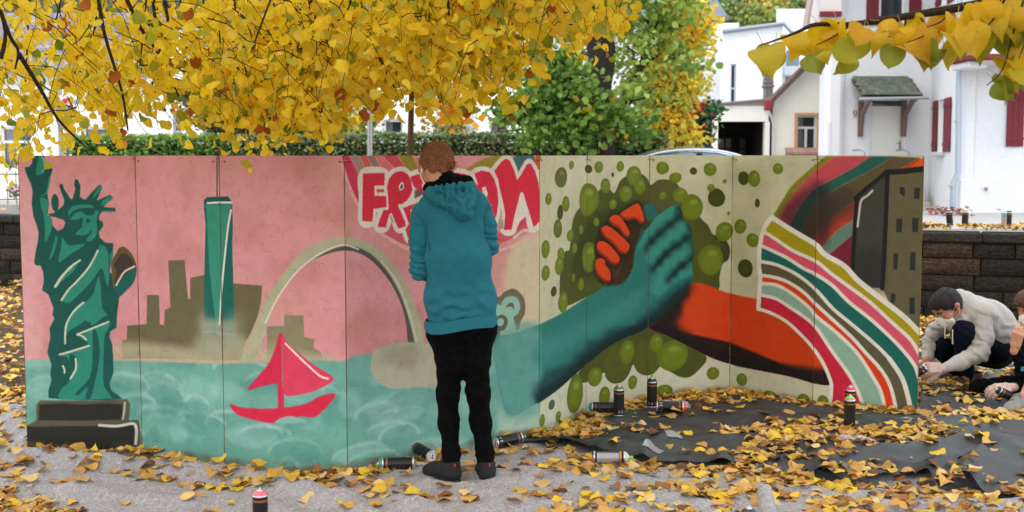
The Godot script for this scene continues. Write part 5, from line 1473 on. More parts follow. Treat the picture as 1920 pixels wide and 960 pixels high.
	for j in 4:
		for i in 120:
			var a := j * 121 + i
			s.tri(a, a + 1, a + 122); s.tri(a, a + 122, a + 121)
	part(hoodie, "hem", s.done(), teal)
	# seams at the shoulders
	s = Shape.new()
	for q in [[Vector3(-0.492, 1.371, -5.955), Vector3(-0.462, 1.363, -5.905), Vector3(-0.428, 1.331, -5.885), Vector3(-0.408, 1.266, -5.89), Vector3(-0.396, 1.188, -5.9)], [Vector3(-0.106, 1.418, -5.95), Vector3(-0.118, 1.389, -5.91), Vector3(-0.134, 1.338, -5.9), Vector3(-0.131, 1.265, -5.91)]]:
		var c := []
		for p in q: c.append(p)
		var rr := []
		for p in q: rr.append(0.0022)
		s.tube(c, rr, 5)
	part(hoodie, "seam", s.done(), flat(rgb8(24, 72, 84), 0.9))
	# hood lying on the back
	b = blob(0.024, 0.004, 9.0, 15)
	b.add(Vector3(-0.381, 1.452, -5.93), Vector3(-0.235, 1.38, -5.875), 0.034, 0.04)
	b.add(Vector3(-0.206, 1.455, -5.92), Vector3(-0.23, 1.38, -5.875), 0.036, 0.04)
	b.add(Vector3(-0.295, 1.466, -5.91), Vector3(-0.24, 1.411, -5.87), 0.036, 0.04)
	b.add(Vector3(-0.235, 1.39, -5.87), Vector3(-0.225, 1.364, -5.88), 0.034, 0.026)
	b.chain([Vector3(-0.417, 1.458, -6), Vector3(-0.397, 1.473, -5.94), Vector3(-0.354, 1.486, -5.905), Vector3(-0.294, 1.495, -5.89), Vector3(-0.236, 1.504, -5.9), Vector3(-0.201, 1.501, -5.94), Vector3(-0.183, 1.473, -6.01)], [0.024, 0.022, 0.019, 0.018, 0.019, 0.022, 0.026])
	b.folds = [[Vector3(-0.302, 1.489, -5.89), Vector3(1, 0.1, 0).normalized(), 0.03, 0.006, 0.14], [Vector3(-0.234, 1.422, -5.84), Vector3(0.75, 0.5, 0).normalized(), 0.045, 0.008, 0.1], [Vector3(-0.306, 1.422, -5.86), Vector3(0.45, 0.9, 0).normalized(), 0.05, 0.006, 0.1], [Vector3(-0.194, 1.431, -5.88), Vector3(-0.8, 0.6, 0).normalized(), 0.04, 0.006, 0.07]]
	part(hoodie, "hood", blob_mesh(b, 0.0065), teal)
	# trousers
	b = blob(0.035, 0.003, 6.0, 18)
	b.add(Vector3(-0.327, 0.793, -6.02), Vector3(-0.177, 0.809, -6.02), 0.098, 0.1)
	b.chain([Vector3(-0.325, 0.761, -6.02), Vector3(-0.307, 0.643, -6.02), Vector3(-0.319, 0.463, -6.04), Vector3(-0.318, 0.32, -6.05), Vector3(-0.304, 0.157, -6.03), Vector3(-0.295, 0.067, -6)], [0.098, 0.075, 0.061, 0.056, 0.048, 0.042])
	b.chain([Vector3(-0.172, 0.771, -6.02), Vector3(-0.18, 0.643, -6.02), Vector3(-0.168, 0.463, -6.04), Vector3(-0.158, 0.318, -6.06), Vector3(-0.136, 0.162, -6.03), Vector3(-0.13, 0.072, -6)], [0.1, 0.076, 0.062, 0.057, 0.048, 0.042])
	for q in [[842, 738, 6.0], [895, 738, 6.0]]: b.folds.append([Vector3(-0.311, 0.474, -5.98) if q[0] == 842 else Vector3(-0.171, 0.474, -5.98), Vector3(0.3, 1, 0).normalized(), 0.05, 0.003, 0.13])
	b.folds.append_array([[Vector3(-0.304, 0.13, -6.03), Vector3(0.15, 1, 0).normalized(), 0.04, 0.004, 0.11], [Vector3(-0.134, 0.132, -6.04), Vector3(-0.15, 1, 0).normalized(), 0.036, 0.0035, 0.11], [Vector3(-0.246, 0.713, -5.95), Vector3(0.8, 0.6, 0).normalized(), 0.06, 0.004, 0.13], [Vector3(-0.32, 0.604, -5.97), Vector3(-0.5, 0.86, 0).normalized(), 0.075, 0.004, 0.13], [Vector3(-0.157, 0.604, -5.97), Vector3(0.6, 0.8, 0).normalized(), 0.07, 0.004, 0.13], [Vector3(-0.318, 0.304, -6), Vector3(0.4, 0.9, 0).normalized(), 0.08, 0.003, 0.12], [Vector3(-0.154, 0.304, -6), Vector3(-0.4, 0.9, 0).normalized(), 0.08, 0.003, 0.12]])
	part(o, "trousers", blob_mesh(b, 0.0095), cloth(rgb8(10, 10, 12), 300, 0.05))
	var black := noisy(rgb8(20, 20, 22), rgb8(12, 12, 13), 20.0, 0.75, 0.2, 0.05, 25)
	var sole := noisy(rgb8(62, 62, 63), rgb8(44, 44, 45), 20.0, 0.8, 0.15, 0.08, 26)
	var lf := shoe(o, "shoe", Vector3(-0.274, 0.016, -5.95) * Vector3(1, 0, 1) + Vector3(0, 0.012, 0), PI + 0.62, 0.285, black, sole, flat(rgb8(18, 18, 18)))
	var rf := shoe(o, "shoe", Vector3(-0.121, 0.021, -5.95) * Vector3(1, 0, 1) + Vector3(0, 0.012, 0), PI + 0.08, 0.285, black, sole, flat(rgb8(18, 18, 18)))
	for q in [[lf, 0.012], [rf, -0.01]]: part(q[0], "pull_tab", box_mesh(Vector3(0.006, 0.016, 0.004), 0.001, Vector3(q[1], 0.112, -0.003)), flat(rgb8(206, 52, 36)))

func mask_parts(o: Node, c: Vector3, f: Vector3, up: Vector3, scale := 1.0) -> void:
	var r := f.cross(up).normalized()
	up = r.cross(f).normalized()
	var at := func(x: float, y: float, z: float) -> Vector3: return c + (r * x + up * y + f * z) * scale
	var b := blob(0.02, 0.002, 30.0)
	b.add(at.call(0, -0.012, 0.094), at.call(0, -0.05, 0.098), 0.02, 0.026)
	for q in [-1.0, 1.0]:
		b.add(at.call(0, -0.03, 0.1), at.call(q * 0.05, -0.045, 0.062), 0.024, 0.022)
		b.add(at.call(0, -0.06, 0.085), at.call(q * 0.045, -0.07, 0.05), 0.026, 0.02)
	b.folds = [[at.call(0, -0.04, 0.11), up, 0.018, 0.0025, 0.09]]
	var m := part(o, "face_mask", blob_mesh(b, 0.005), flat(rgb8(222, 220, 216), 0.9))
	var s := Shape.new()
	for q in [-1.0, 1.0]:
		s.tube([at.call(q * 0.06, -0.03, 0.064), at.call(q * 0.085, 0.0, 0.02), at.call(q * 0.094, 0.032, -0.018), at.call(q * 0.092, -0.01, -0.03), at.call(q * 0.086, -0.045, 0.0), at.call(q * 0.056, -0.07, 0.055)], [0.0017, 0.0017, 0.0017, 0.0017, 0.0017, 0.0017], 5)
	part(m, "ear_loop", s.done(), flat(rgb8(226, 224, 220), 0.8))

func glove_mat() -> StandardMaterial3D:
	var m := flat(Color(0.95, 0.96, 0.97, 0.22), 0.22)
	m.transparency = BaseMaterial3D.TRANSPARENCY_ALPHA
	return m

func build_crouching_person() -> void:
	var o := thing("person", "person crouching in a cream hooded sweatshirt and white mask at the mural's right end", "person")
	var skin := rgb8(186, 132, 104)
	var hc := Vector3(2.965, 0.607, -8.3)
	var hf := Vector3(-0.72, -0.62, 0.3).normalized()
	var hu := Vector3(-0.45, 0.78, 0.1)
	var neck := Vector3(3.096, 0.501, -8.38)
	var s := Shape.new()
	var b := blob(0.04)
	b.chain([neck, Vector3(3.174, 0.473, -8.42), Vector3(3.387, 0.349, -8.5)], [0.055, 0.11, 0.12])
	b.chain([Vector3(3.2, 0.536, -8.28), Vector3(3.149, 0.323, -8.15), Vector3(2.905, 0.241, -8.08)], [0.05, 0.036, 0.027])
	b.chain([Vector3(3.109, 0.493, -8.55), Vector3(2.938, 0.379, -8.5), Vector3(2.871, 0.23, -8.4)], [0.05, 0.036, 0.027])
	b.chain([Vector3(3.368, 0.301, -8.45), Vector3(3.056, 0.469, -8.24), Vector3(3.13, 0.105, -8.35)], [0.075, 0.05, 0.035])
	b.chain([Vector3(3.399, 0.258, -8.6), Vector3(2.985, 0.293, -8.5), Vector3(3.197, 0.038, -8.65)], [0.075, 0.05, 0.035])
	b.shade = func(_p): return skin.srgb_to_linear()
	b.mesh_into(s, 0.018)
	head_into(s, hc, hf, hu, neck, skin, rgb8(30, 24, 20))
	hand_into(s, Vector3(2.845, 0.239, -8.05), Vector3(-0.9, 0.0, 0.1), Vector3(0.1, 0.6, 0.75), -1.0, [0.5, 0.6, 0.7, 0.75, 0.7], skin)
	hand_into(s, Vector3(2.865, 0.211, -8.38), Vector3(0.0, -0.9, 0.3), Vector3(-0.6, 0.1, 0.6), 1.0, [0.4, 0.5, 0.55, 0.6, 0.6], skin)
	part(o, "body", s.done(), tinted(0.55))
	var gs := Shape.new()
	hand_into(gs, Vector3(2.845, 0.239, -8.05), Vector3(-0.9, 0.0, 0.1), Vector3(0.1, 0.6, 0.75), -1.0, [0.5, 0.6, 0.7, 0.75, 0.7], skin, 1.0, 0.004)
	part(o, "plastic_glove", gs.done(), glove_mat())
	var hm := hair_mesh(hc, hf, hu, 0.014, 1.0, [[Vector3(0, 0.034, 0.05), Vector3(0, -0.75, 0.66)], [Vector3(0, -0.066, -0.05), Vector3(0, -1.0, 0.1)]], 6)
	var hair := part(o, "hair", hm, hair_mat(rgb8(56, 46, 42), rgb8(36, 30, 27), 30.0, 0.6, 0.3, 0.03, 22))
	strands(hair, hm, 0.014, Vector3(-0.2, -0.1, 0.0), 3000, [lin(30, 25, 22), lin(22, 18, 16), lin(46, 38, 33)])
	mask_parts(o, hc, hf, hu)
	var cream := cloth(rgb8(182, 177, 172), 300, 0.1)
	b = blob(0.06, 0.007, 5.0, 28)
	b.add(Vector3(3.172, 0.52, -8.4), Vector3(3.345, 0.449, -8.46), 0.168, 0.15)
	b.add(Vector3(3.31, 0.508, -8.44), Vector3(3.43, 0.394, -8.5), 0.135, 0.12)
	b.add(Vector3(3.128, 0.522, -8.5), Vector3(3.207, 0.556, -8.3), 0.085, 0.085)
	b.cuts = [[Vector3(3.446, 0.364, -8.5), Vector3(0.62, -0.75, -0.1).normalized()]]
	b.folds = [[Vector3(3.252, 0.6, -8.3), Vector3(0.5, 0.85, 0).normalized(), 0.1, 0.006, 0.22], [Vector3(3.184, 0.442, -8.25), Vector3(0.9, 0.3, 0).normalized(), 0.07, 0.008, 0.18], [Vector3(3.368, 0.446, -8.35), Vector3(0.3, 0.9, 0).normalized(), 0.06, 0.006, 0.14]]
	var top := part(o, "sweatshirt", blob_mesh(b, 0.012), cream)
	for q in [[[Vector3(3.185, 0.529, -8.28), Vector3(3.18, 0.421, -8.22), Vector3(3.135, 0.323, -8.15), Vector3(2.99, 0.267, -8.1), Vector3(2.891, 0.245, -8.06)], [0.09, 0.078, 0.066, 0.056, 0.042], Vector3(3.116, 0.338, -8.1)], [[Vector3(3.102, 0.5, -8.55), Vector3(2.97, 0.412, -8.53), Vector3(2.924, 0.349, -8.5), Vector3(2.881, 0.242, -8.42)], [0.075, 0.062, 0.056, 0.045], Vector3(2.922, 0.357, -8.45)]]:
		var sl := blob(0.035, 0.005, 7.0, 32)
		sl.chain(q[0], q[1])
		sl.folds = [[q[2], Vector3(0.6, 0.8, 0).normalized(), 0.055, 0.008, 0.16], [q[2] + Vector3(0, 0.14, 0), Vector3(0.3, 0.9, 0).normalized(), 0.07, 0.007, 0.14]]
		part(top, "sleeve", blob_mesh(sl, 0.01), cream)
	b = blob(0.03, 0.005, 9.0, 35)
	b.chain([Vector3(2.954, 0.504, -8.3), Vector3(3.005, 0.481, -8.26), Vector3(3.076, 0.529, -8.28), Vector3(3.133, 0.602, -8.34), Vector3(3.139, 0.659, -8.42), Vector3(3.123, 0.679, -8.5)], [0.032, 0.036, 0.044, 0.05, 0.05, 0.045])
	b.add(Vector3(3.147, 0.627, -8.38), Vector3(3.221, 0.614, -8.42), 0.07, 0.06)
	b.folds = [[Vector3(3.081, 0.605, -8.26), Vector3(0.8, 0.5, 0).normalized(), 0.04, 0.007, 0.13]]
	part(top, "hood", blob_mesh(b, 0.009), cream)
	s = Shape.new()
	for q in [[Vector3(2.919, 0.497, -8.2), Vector3(2.916, 0.46, -8.2), Vector3(2.925, 0.415, -8.21)], [Vector3(2.962, 0.478, -8.18), Vector3(2.956, 0.437, -8.16), Vector3(2.962, 0.381, -8.17)]]: s.tube(q, [0.0035, 0.0035, 0.0045], 6)
	part(top, "drawstring", s.done(), flat(rgb8(218, 214, 206), 0.8))
	b = blob(0.04, 0.005, 6.0, 38)
	b.add(Vector3(3.357, 0.315, -8.48), Vector3(3.435, 0.28, -8.58), 0.13, 0.13)
	b.chain([Vector3(3.364, 0.313, -8.44), Vector3(3.175, 0.406, -8.32), Vector3(3.057, 0.454, -8.24)], [0.11, 0.095, 0.085])
	b.chain([Vector3(3.057, 0.447, -8.24), Vector3(3.084, 0.291, -8.28), Vector3(3.14, 0.129, -8.36)], [0.08, 0.066, 0.05])
	b.chain([Vector3(3.415, 0.239, -8.62), Vector3(3.157, 0.272, -8.56), Vector3(3, 0.307, -8.48)], [0.11, 0.09, 0.08])
	b.chain([Vector3(3.001, 0.296, -8.48), Vector3(3.123, 0.169, -8.56), Vector3(3.223, 0.048, -8.66)], [0.078, 0.066, 0.05])
	b.folds = [[Vector3(3.058, 0.395, -8.2), Vector3(0.6, 0.8, 0).normalized(), 0.05, 0.007, 0.16]]
	part(o, "trousers", blob_mesh(b, 0.012), cloth(rgb8(16, 21, 34), 300, 0.06))
	var brown := noisy(rgb8(84, 52, 36), rgb8(58, 36, 26), 12.0, 0.6, 0.1, 0.05, 45)
	var tan_sole := flat(rgb8(176, 150, 118), 0.8)
	shoe(o, "shoe", Vector3(3.254, 0.032, -8.42) * Vector3(1, 0, 1) + Vector3(0, 0.03, 0), -PI / 2 + 0.35, 0.29, brown, tan_sole, flat(rgb8(50, 32, 24)))
	shoe(o, "shoe", Vector3(3.316, 0.002, -8.7) * Vector3(1, 0, 1) + Vector3(0, 0.02, 0), -PI / 2 + 0.1, 0.29, brown, tan_sole, flat(rgb8(50, 32, 24)))

func build_seated_person() -> void:
	var o := thing("person", "person in black sitting at the right edge, hand raised to a white mask", "person")
	var skin := rgb8(196, 140, 112)
	var hc := Vector3(3.404, 0.644, -7.95)
	var hf := Vector3(-0.86, -0.35, 0.35).normalized()
	var hu := Vector3(-0.3, 0.95, 0.05)
	var neck := Vector3(3.48, 0.489, -8)
	var s := Shape.new()
	var b := blob(0.04)
	b.chain([neck, Vector3(3.552, 0.347, -8.05), Vector3(3.656, 0.068, -8.1)], [0.055, 0.11, 0.12])
	b.chain([Vector3(3.424, 0.409, -7.88), Vector3(3.292, 0.257, -7.75), Vector3(3.216, 0.411, -7.76)], [0.05, 0.036, 0.027])
	b.chain([Vector3(3.69, 0.34, -8.2), Vector3(3.447, 0.187, -7.85), Vector3(3.185, 0.174, -7.68)], [0.05, 0.036, 0.027])
	b.chain([Vector3(3.594, 0.052, -8), Vector3(3.111, 0.103, -8.05), Vector3(3.568, 0.021, -8.1)], [0.075, 0.05, 0.035])
	b.chain([Vector3(3.584, 0.083, -7.9), Vector3(3.382, 0.386, -7.7), Vector3(3.186, 0.142, -7.55)], [0.07, 0.05, 0.036])
	b.shade = func(_p): return skin.srgb_to_linear()
	b.mesh_into(s, 0.018)
	head_into(s, hc, hf, hu, neck, skin, rgb8(96, 66, 44))
	hand_into(s, Vector3(3.204, 0.431, -7.74), Vector3(0.15, 0.9, 0.1), Vector3(-0.8, 0.1, 0.55), -1.0, [0.6, 0.55, 0.65, 0.8, 0.9], skin, 1.0)
	hand_into(s, Vector3(3.146, 0.182, -7.66), Vector3(-0.95, -0.12, 0.1), Vector3(-0.1, 0.75, 0.6), 1.0, [0.6, 0.45, 0.5, 0.55, 0.6], skin)
	part(o, "body", s.done(), tinted(0.55))
	var gs := Shape.new()
	hand_into(gs, Vector3(3.146, 0.182, -7.66), Vector3(-0.95, -0.12, 0.1), Vector3(-0.1, 0.75, 0.6), 1.0, [0.6, 0.45, 0.5, 0.55, 0.6], skin, 1.0, 0.004)
	part(o, "plastic_glove", gs.done(), glove_mat())
	var hm := hair_mesh(hc, hf, hu, 0.02, 1.0, [[Vector3(0, 0.03, 0.06), Vector3(0, -0.7, 0.7)], [Vector3(0, -0.07, -0.05), Vector3(0, -1.0, 0.1)]], 9)
	var hair := part(o, "hair", hm, hair_mat(rgb8(160, 118, 84), rgb8(116, 84, 58), 30.0, 0.6, 0.3, 0.03, 23))
	strands(hair, hm, 0.03, Vector3(-0.3, -0.1, 0.2), 3000, [lin(120, 86, 58), lin(92, 64, 42), lin(146, 108, 74)])
	mask_parts(o, hc, hf, hu)
	var black := cloth(rgb8(12, 12, 14), 300, 0.05)
	b = blob(0.06, 0.006, 5.0, 48)
	b.add(Vector3(3.505, 0.372, -8), Vector3(3.656, 0.068, -8.1), 0.15, 0.16)
	b.add(Vector3(3.417, 0.409, -7.88), Vector3(3.68, 0.362, -8.18), 0.08, 0.08)
	var top := part(o, "jacket", blob_mesh(b, 0.014), black)
	for q in [[[Vector3(3.402, 0.405, -7.86), Vector3(3.289, 0.257, -7.75), Vector3(3.224, 0.38, -7.76)], [0.075, 0.066, 0.042], Vector3(3.256, 0.301, -7.7)], [[Vector3(3.628, 0.338, -8.1), Vector3(3.436, 0.198, -7.85), Vector3(3.226, 0.184, -7.7)], [0.075, 0.06, 0.045], Vector3(3.286, 0.215, -7.7)]]:
		var sl := blob(0.035, 0.005, 7.0, 52)
		sl.chain(q[0], q[1])
		sl.folds = [[q[2], Vector3(0.4, 0.9, 0).normalized(), 0.045, 0.008, 0.14]]
		part(top, "sleeve", blob_mesh(sl, 0.01), black)
	part(top, "sleeve_patch", box_mesh(Vector3(0.02, 0.028, 0.004), 0.001, Vector3(3.223, 0.301, -7.66)), flat(rgb8(40, 130, 150), 0.7))
	b = blob(0.04, 0.006, 6.0, 58)
	b.chain([Vector3(3.611, 0.063, -8), Vector3(3.323, 0.107, -8.03), Vector3(3.111, 0.096, -8.05)], [0.12, 0.09, 0.075])
	b.chain([Vector3(3.112, 0.089, -8.05), Vector3(3.309, 0.047, -8.08), Vector3(3.568, 0.021, -8.1)], [0.07, 0.062, 0.05])
	b.chain([Vector3(3.583, 0.09, -7.9), Vector3(3.389, 0.376, -7.7), Vector3(3.26, 0.234, -7.6)], [0.11, 0.08, 0.06])
	b.folds = [[Vector3(3.127, 0.11, -7.98), Vector3(0.9, 0.3, 0).normalized(), 0.05, 0.007, 0.16]]
	part(o, "trousers", blob_mesh(b, 0.012), cloth(rgb8(10, 10, 11), 300, 0.05))
	b = blob(0.01)
	b.chain([Vector3(3.278, 0.19, -7.6), Vector3(3.219, 0.133, -7.58), Vector3(3.202, 0.088, -7.6)], [0.04, 0.037, 0.038])
	b.folds = [[Vector3(3.145, 0.149, -7.5), Vector3(0.6, 0.8, 0).normalized(), 0.012, 0.0015, 0.1]]
	part(o, "sock", blob_mesh(b, 0.007), flat(rgb8(224, 224, 222), 0.95))
	var white := noisy(rgb8(150, 146, 136), rgb8(104, 100, 92), 14.0, 0.7, 0.2, 0.04, 61)
	shoe(o, "shoe", Vector3(3.228, 0.05, -7.62) * Vector3(1, 0, 1) + Vector3(0, 0.04, 0), -PI / 2 + 0.75, 0.285, white, noisy(rgb8(186, 178, 160), rgb8(60, 56, 52), 12.0, 0.8, 0.1, 0.04, 62), flat(rgb8(70, 68, 64)))

# ---------------------------------------------------------------- trees, hedge, shrubs
func bark(a: Color, b: Color, seed_: int) -> StandardMaterial3D:
	return noisy(a, b, 5.0, 0.95, 1.2, 0.05, seed_)

func bent(p: Vector3, q: Vector3, sag: float, n := 6, wob := 0.04) -> Array:
	var o := []
	for i in n + 1:
		var t := float(i) / n
		var e := p.lerp(q, t) + Vector3(rng.randf_range(-1, 1), rng.randf_range(-1, 1), rng.randf_range(-1, 1)) * wob * sin(PI * t)
		e.y += sag * sin(PI * t)
		o.append(e)
	return o

func taper(r0: float, r1: float, n: int) -> Array:
	var o := []
	for i in n: o.append(lerpf(r0, r1, float(i) / (n - 1)))
	return o

var canopy_low: Array = [[-60, 330], [0, 312], [40, 312], [70, 292], [130, 288], [200, 284], [260, 286], [300, 240], [345, 225], [375, 285], [395, 270], [420, 235], [455, 292], [480, 285], [510, 260], [530, 292], [560, 240], [600, 262], [640, 255], [660, 225], [700, 208], [720, 235], [760, 200], [775, 240], [800, 205], [840, 222], [870, 205], [900, 200], [930, 206], [960, 195], [985, 200], [1000, 150], [1030, 120], [1060, 130], [1085, 135], [1110, 98], [1150, 112], [1168, 92], [1180, 20]]

func canopy_floor(px: float) -> float:
	for i in canopy_low.size() - 1:
		if px <= canopy_low[i + 1][0]: return lerpf(canopy_low[i][1], canopy_low[i + 1][1], clampf((px - canopy_low[i][0]) / (canopy_low[i + 1][0] - canopy_low[i][0]), 0, 1))
	return -200.0

func golden(green: float) -> Color:
	var t := rng.randf()
	if t < green: return lin(196, 190, 40).lerp(lin(112, 140, 40), rng.randf())
	if t < green + 0.14: return lin(224, 206, 44)
	if t > 0.975: return lin(176, 98, 36)
	if t > 0.94: return lin(240, 184, 30)
	return lin(248, 214, 26).lerp(lin(253, 226, 60), rng.randf())

func build_linden() -> void:
	var o := thing("linden_tree", "large yellow linden whose drooping branches hang over the left and middle of the mural", "tree")
	var wood := bark(rgb8(66, 54, 44), rgb8(34, 28, 24), 71)
	var trunk := Shape.new()
	var base := Vector3(-4.6, 0, -2.6)
	trunk.tube([base + Vector3(0, -0.1, 0), base + Vector3(0, 0.25, 0), base + Vector3(0.03, 1.5, 0), base + Vector3(0.0, 3.2, -0.1), base + Vector3(0.2, 5.2, -0.3)], [0.36, 0.27, 0.22, 0.19, 0.12], 16)
	part(o, "trunk", trunk.done(), wood)
	var limbs := []
	for q in [[Vector3(-3.6, 4.0, -5.6), 0.08], [Vector3(-1.6, 4.2, -6.1), 0.085], [Vector3(0.0, 4.1, -6.3), 0.08], [Vector3(0.9, 3.6, -6.6), 0.06], [Vector3(-2.6, 4.3, -7.4), 0.06], [Vector3(-5.2, 3.6, -6.4), 0.06]]:
		var c := bent(base + Vector3(0.05, 3.0 + rng.randf() * 1.2, -0.15), q[0], 0.7, 9, 0.1)
		var sh := Shape.new()
		sh.tube(c, taper(q[1], 0.02, c.size()), 9)
		part(o, "limb", sh.done(), wood)
		limbs.append(c)
	# drooping twigs that carry the leaves
	var twigs := Shape.new()
	var leaves := []
	var n_twigs := 0
	for i in 1500:
		var dz := rng.randf_range(5.7, 7.6) if rng.randf() < 0.9 else rng.randf_range(5.1, 5.7)
		var px := rng.randf_range(-90, 1172)
		if rng.randf() < (0.42 if px < 390 else (0.14 if px < 960 else 0.4)): continue
		var low := canopy_floor(px) + (22.0 if px < 960 else 0.0) + 30.0 * (dz - 6.2) * 0.3
		var up_most := low - 300.0
		var py := low - absf(rng.randfn(0.0, 0.55)) * 190.0 - (26.0 if rng.randf() < 0.85 else 0.0)
		if px < 420 and rng.randf() < 0.5: py = low - rng.randf() * 240.0
		if px < 480 and bump.get_noise_2d(px * 0.045, py * 0.06) < 0.0: continue   # gaps where the houses show through
		var k := dz / 2300.0 / cos(0.0824)
		var tip := Vector3((px - 960.0) * k, 1.65 + (290.0 - py) * k, -dz)
		tip.y = maxf(tip.y, 1.5)
		var lim: Array = limbs[rng.randi() % limbs.size()]
		var away := Vector3(rng.randf_range(-0.7, 0.4), rng.randf_range(0.2, 0.65), rng.randf_range(-0.15, 0.35))
		var start := tip + away
		var c: Array = bent(start, tip, 0.09, 6, 0.03)
		if i % 5 < 3: twigs.tube(c, taper(rng.randf_range(0.002, 0.0042), 0.001, 7), 4, false)
		if i % 20 == 0:
			var best: Vector3 = lim[lim.size() - 1]
			for l in limbs:
				for p in l:
					if p.distance_to(start) < best.distance_to(start): best = p
			var d: Array = bent(best, start, 0.12, 6, 0.05)
			twigs.tube(d, taper(0.011, 0.004, 7), 5, false)
		var count := rng.randi_range(7, 15)
		for j in count:
			var t := pow(rng.randf(), 0.75)
			var f := t * 5.999
			var p: Vector3 = c[int(f)].lerp(c[int(f) + 1], f - int(f))
			leaves.append([p + Vector3(rng.randf_range(-1, 1), rng.randf_range(-0.6, 0.3), rng.randf_range(-1, 1)) * 0.075, 0.26 if px > 880 and py > 100 else 0.1])
		n_twigs += 1
	# a few bare dark branches in front
	for q in [[Vector3(-1.871, 2.439, -5.6), Vector3(-1.841, 2.202, -5.6), Vector3(-1.8, 1.944, -5.7), Vector3(-1.807, 1.763, -5.8)], [Vector3(-1.732, 2.401, -5.5), Vector3(-1.679, 2.225, -5.6), Vector3(-1.648, 2.11, -5.8), Vector3(-1.619, 1.934, -6)], [Vector3(-1.785, 2.497, -6.2), Vector3(-1.783, 2.34, -6.2), Vector3(-1.745, 2.261, -6.2), Vector3(-1.834, 2.002, -6.3)], [Vector3(-2.142, 2.251, -5.2), Vector3(-2.102, 2.14, -5.2), Vector3(-2.112, 2.093, -5.3), Vector3(-2.128, 2.014, -5.3)], [Vector3(-2.11, 2.082, -5.3), Vector3(-2.062, 1.94, -5.4), Vector3(-2.021, 1.804, -5.5), Vector3(-1.94, 1.686, -5.6)], [Vector3(-0.957, 2.418, -5.8), Vector3(-0.897, 2.221, -5.8), Vector3(-0.813, 2.131, -5.9)], [Vector3(-0.682, 2.456, -5.9), Vector3(-0.659, 2.306, -5.9), Vector3(-0.672, 2.244, -5.9)], [Vector3(-0.303, 2.418, -5.8), Vector3(-0.294, 2.295, -5.8)], [Vector3(-0.66, 2.181, -5.9), Vector3(-0.622, 2.093, -5.9), Vector3(-0.56, 1.967, -5.9)], [Vector3(-2.106, 2.044, -5.1), Vector3(-2.082, 2.152, -5.1), Vector3(-2.079, 2.291, -5)], [Vector3(-1.697, 2.47, -6), Vector3(-1.669, 2.343, -6), Vector3(-1.675, 2.279, -6), Vector3(-1.804, 2.279, -6)]]:
		twigs.tube(dense(q, 4), taper(0.011, 0.004, q.size() * 4 - 3), 6)
	tag(part(o, "twigs", twigs.done(), wood), "", "", "", "stuff")
	# canopy higher up, out of the frame
	var over := [[], []]
	var tones := []
	for i in 17000:
		var z := rng.randf_range(-8.0, 2.0)
		over[i % 2].append(Transform3D((Basis(Vector3.UP, rng.randf() * TAU) * Basis(Vector3.RIGHT, PI + rng.randf_range(-1.4, 0.4))).scaled(Vector3.ONE * rng.randf_range(0.8, 1.3)), Vector3(rng.randf_range(-7.5, 1.6), maxf(2.1 - z * 0.14, 2.9) + pow(rng.randf(), 1.5) * 3.0, z)))
		tones.append(golden(0.15))
	for k in 2: many(o, "leaves", leaf_mesh(0.07, 0.2, 0.3, 1, 120 + k), tinted(0.6, 1.0), over[k], tones.slice(0, over[k].size()))
	leaf_crown(o, leaves, 0.049, 300)

func leaf_crown(o: Node3D, leaves: Array, size: float, single: int) -> void:
	var kinds := []
	for k in 5: kinds.append(leaf_mesh(size, [0.25, 0.1, 0.4, -0.15, 0.2][k], [0.15, 0.5, 0.3, 0.4, -0.3][k], 2, 90 + k))
	var mats := []
	for k in 14:
		var m := flat([rgb8(252, 220, 40), rgb8(250, 212, 30), rgb8(244, 206, 36), rgb8(238, 196, 40), rgb8(250, 226, 70), rgb8(214, 200, 50), rgb8(166, 172, 50)][k % 7].darkened(0.0 if k < 7 else 0.08), 0.6)
		m.vertex_color_use_as_albedo = true
		m.backlight_enabled = true
		m.backlight = Color(1, 1, 1)
		mats.append(m)
	var xfs := [[], [], [], [], []]
	var cols := [[], [], [], [], []]
	var eye := Vector3(0, 1.65, 0)
	var order := []
	for l in leaves:
		var p: Vector3 = l[0]
		var seen_: bool = absf(p.x) < -p.z * 0.415 and (p.y - 1.65) < -p.z * 0.125 and p.z < -4.0
		order.append([p.distance_to(eye) + (0.0 if seen_ else 100.0), p, l[1]])
	order.sort_custom(func(a, b): return a[0] < b[0])
	for i in order.size():
		var p: Vector3 = order[i][1]
		var yaw := rng.randf() * TAU
		# blades hang with the tip down, faces turned mostly outwards
		var b := Basis(Vector3.UP, yaw) * Basis(Vector3.RIGHT, PI + rng.randf_range(-1.1, 0.6)) * Basis(Vector3.BACK, rng.randf_range(-0.95, 0.95))
		var sc := rng.randf_range(0.7, 1.25)
		var xf := Transform3D(b.scaled(Vector3.ONE * sc), p)
		var k := rng.randi() % 5
		if i < single and order[i][0] < 50.0:
			part(o, "leaf", kinds[k], mats[rng.randi() % 14]).transform = xf
		else:
			xfs[k].append(xf)
			cols[k].append(golden(order[i][2]))
	var lm := tinted(0.6, 1.0)
	for k in 5: many(o, "leaves", kinds[k], lm, xfs[k], cols[k])

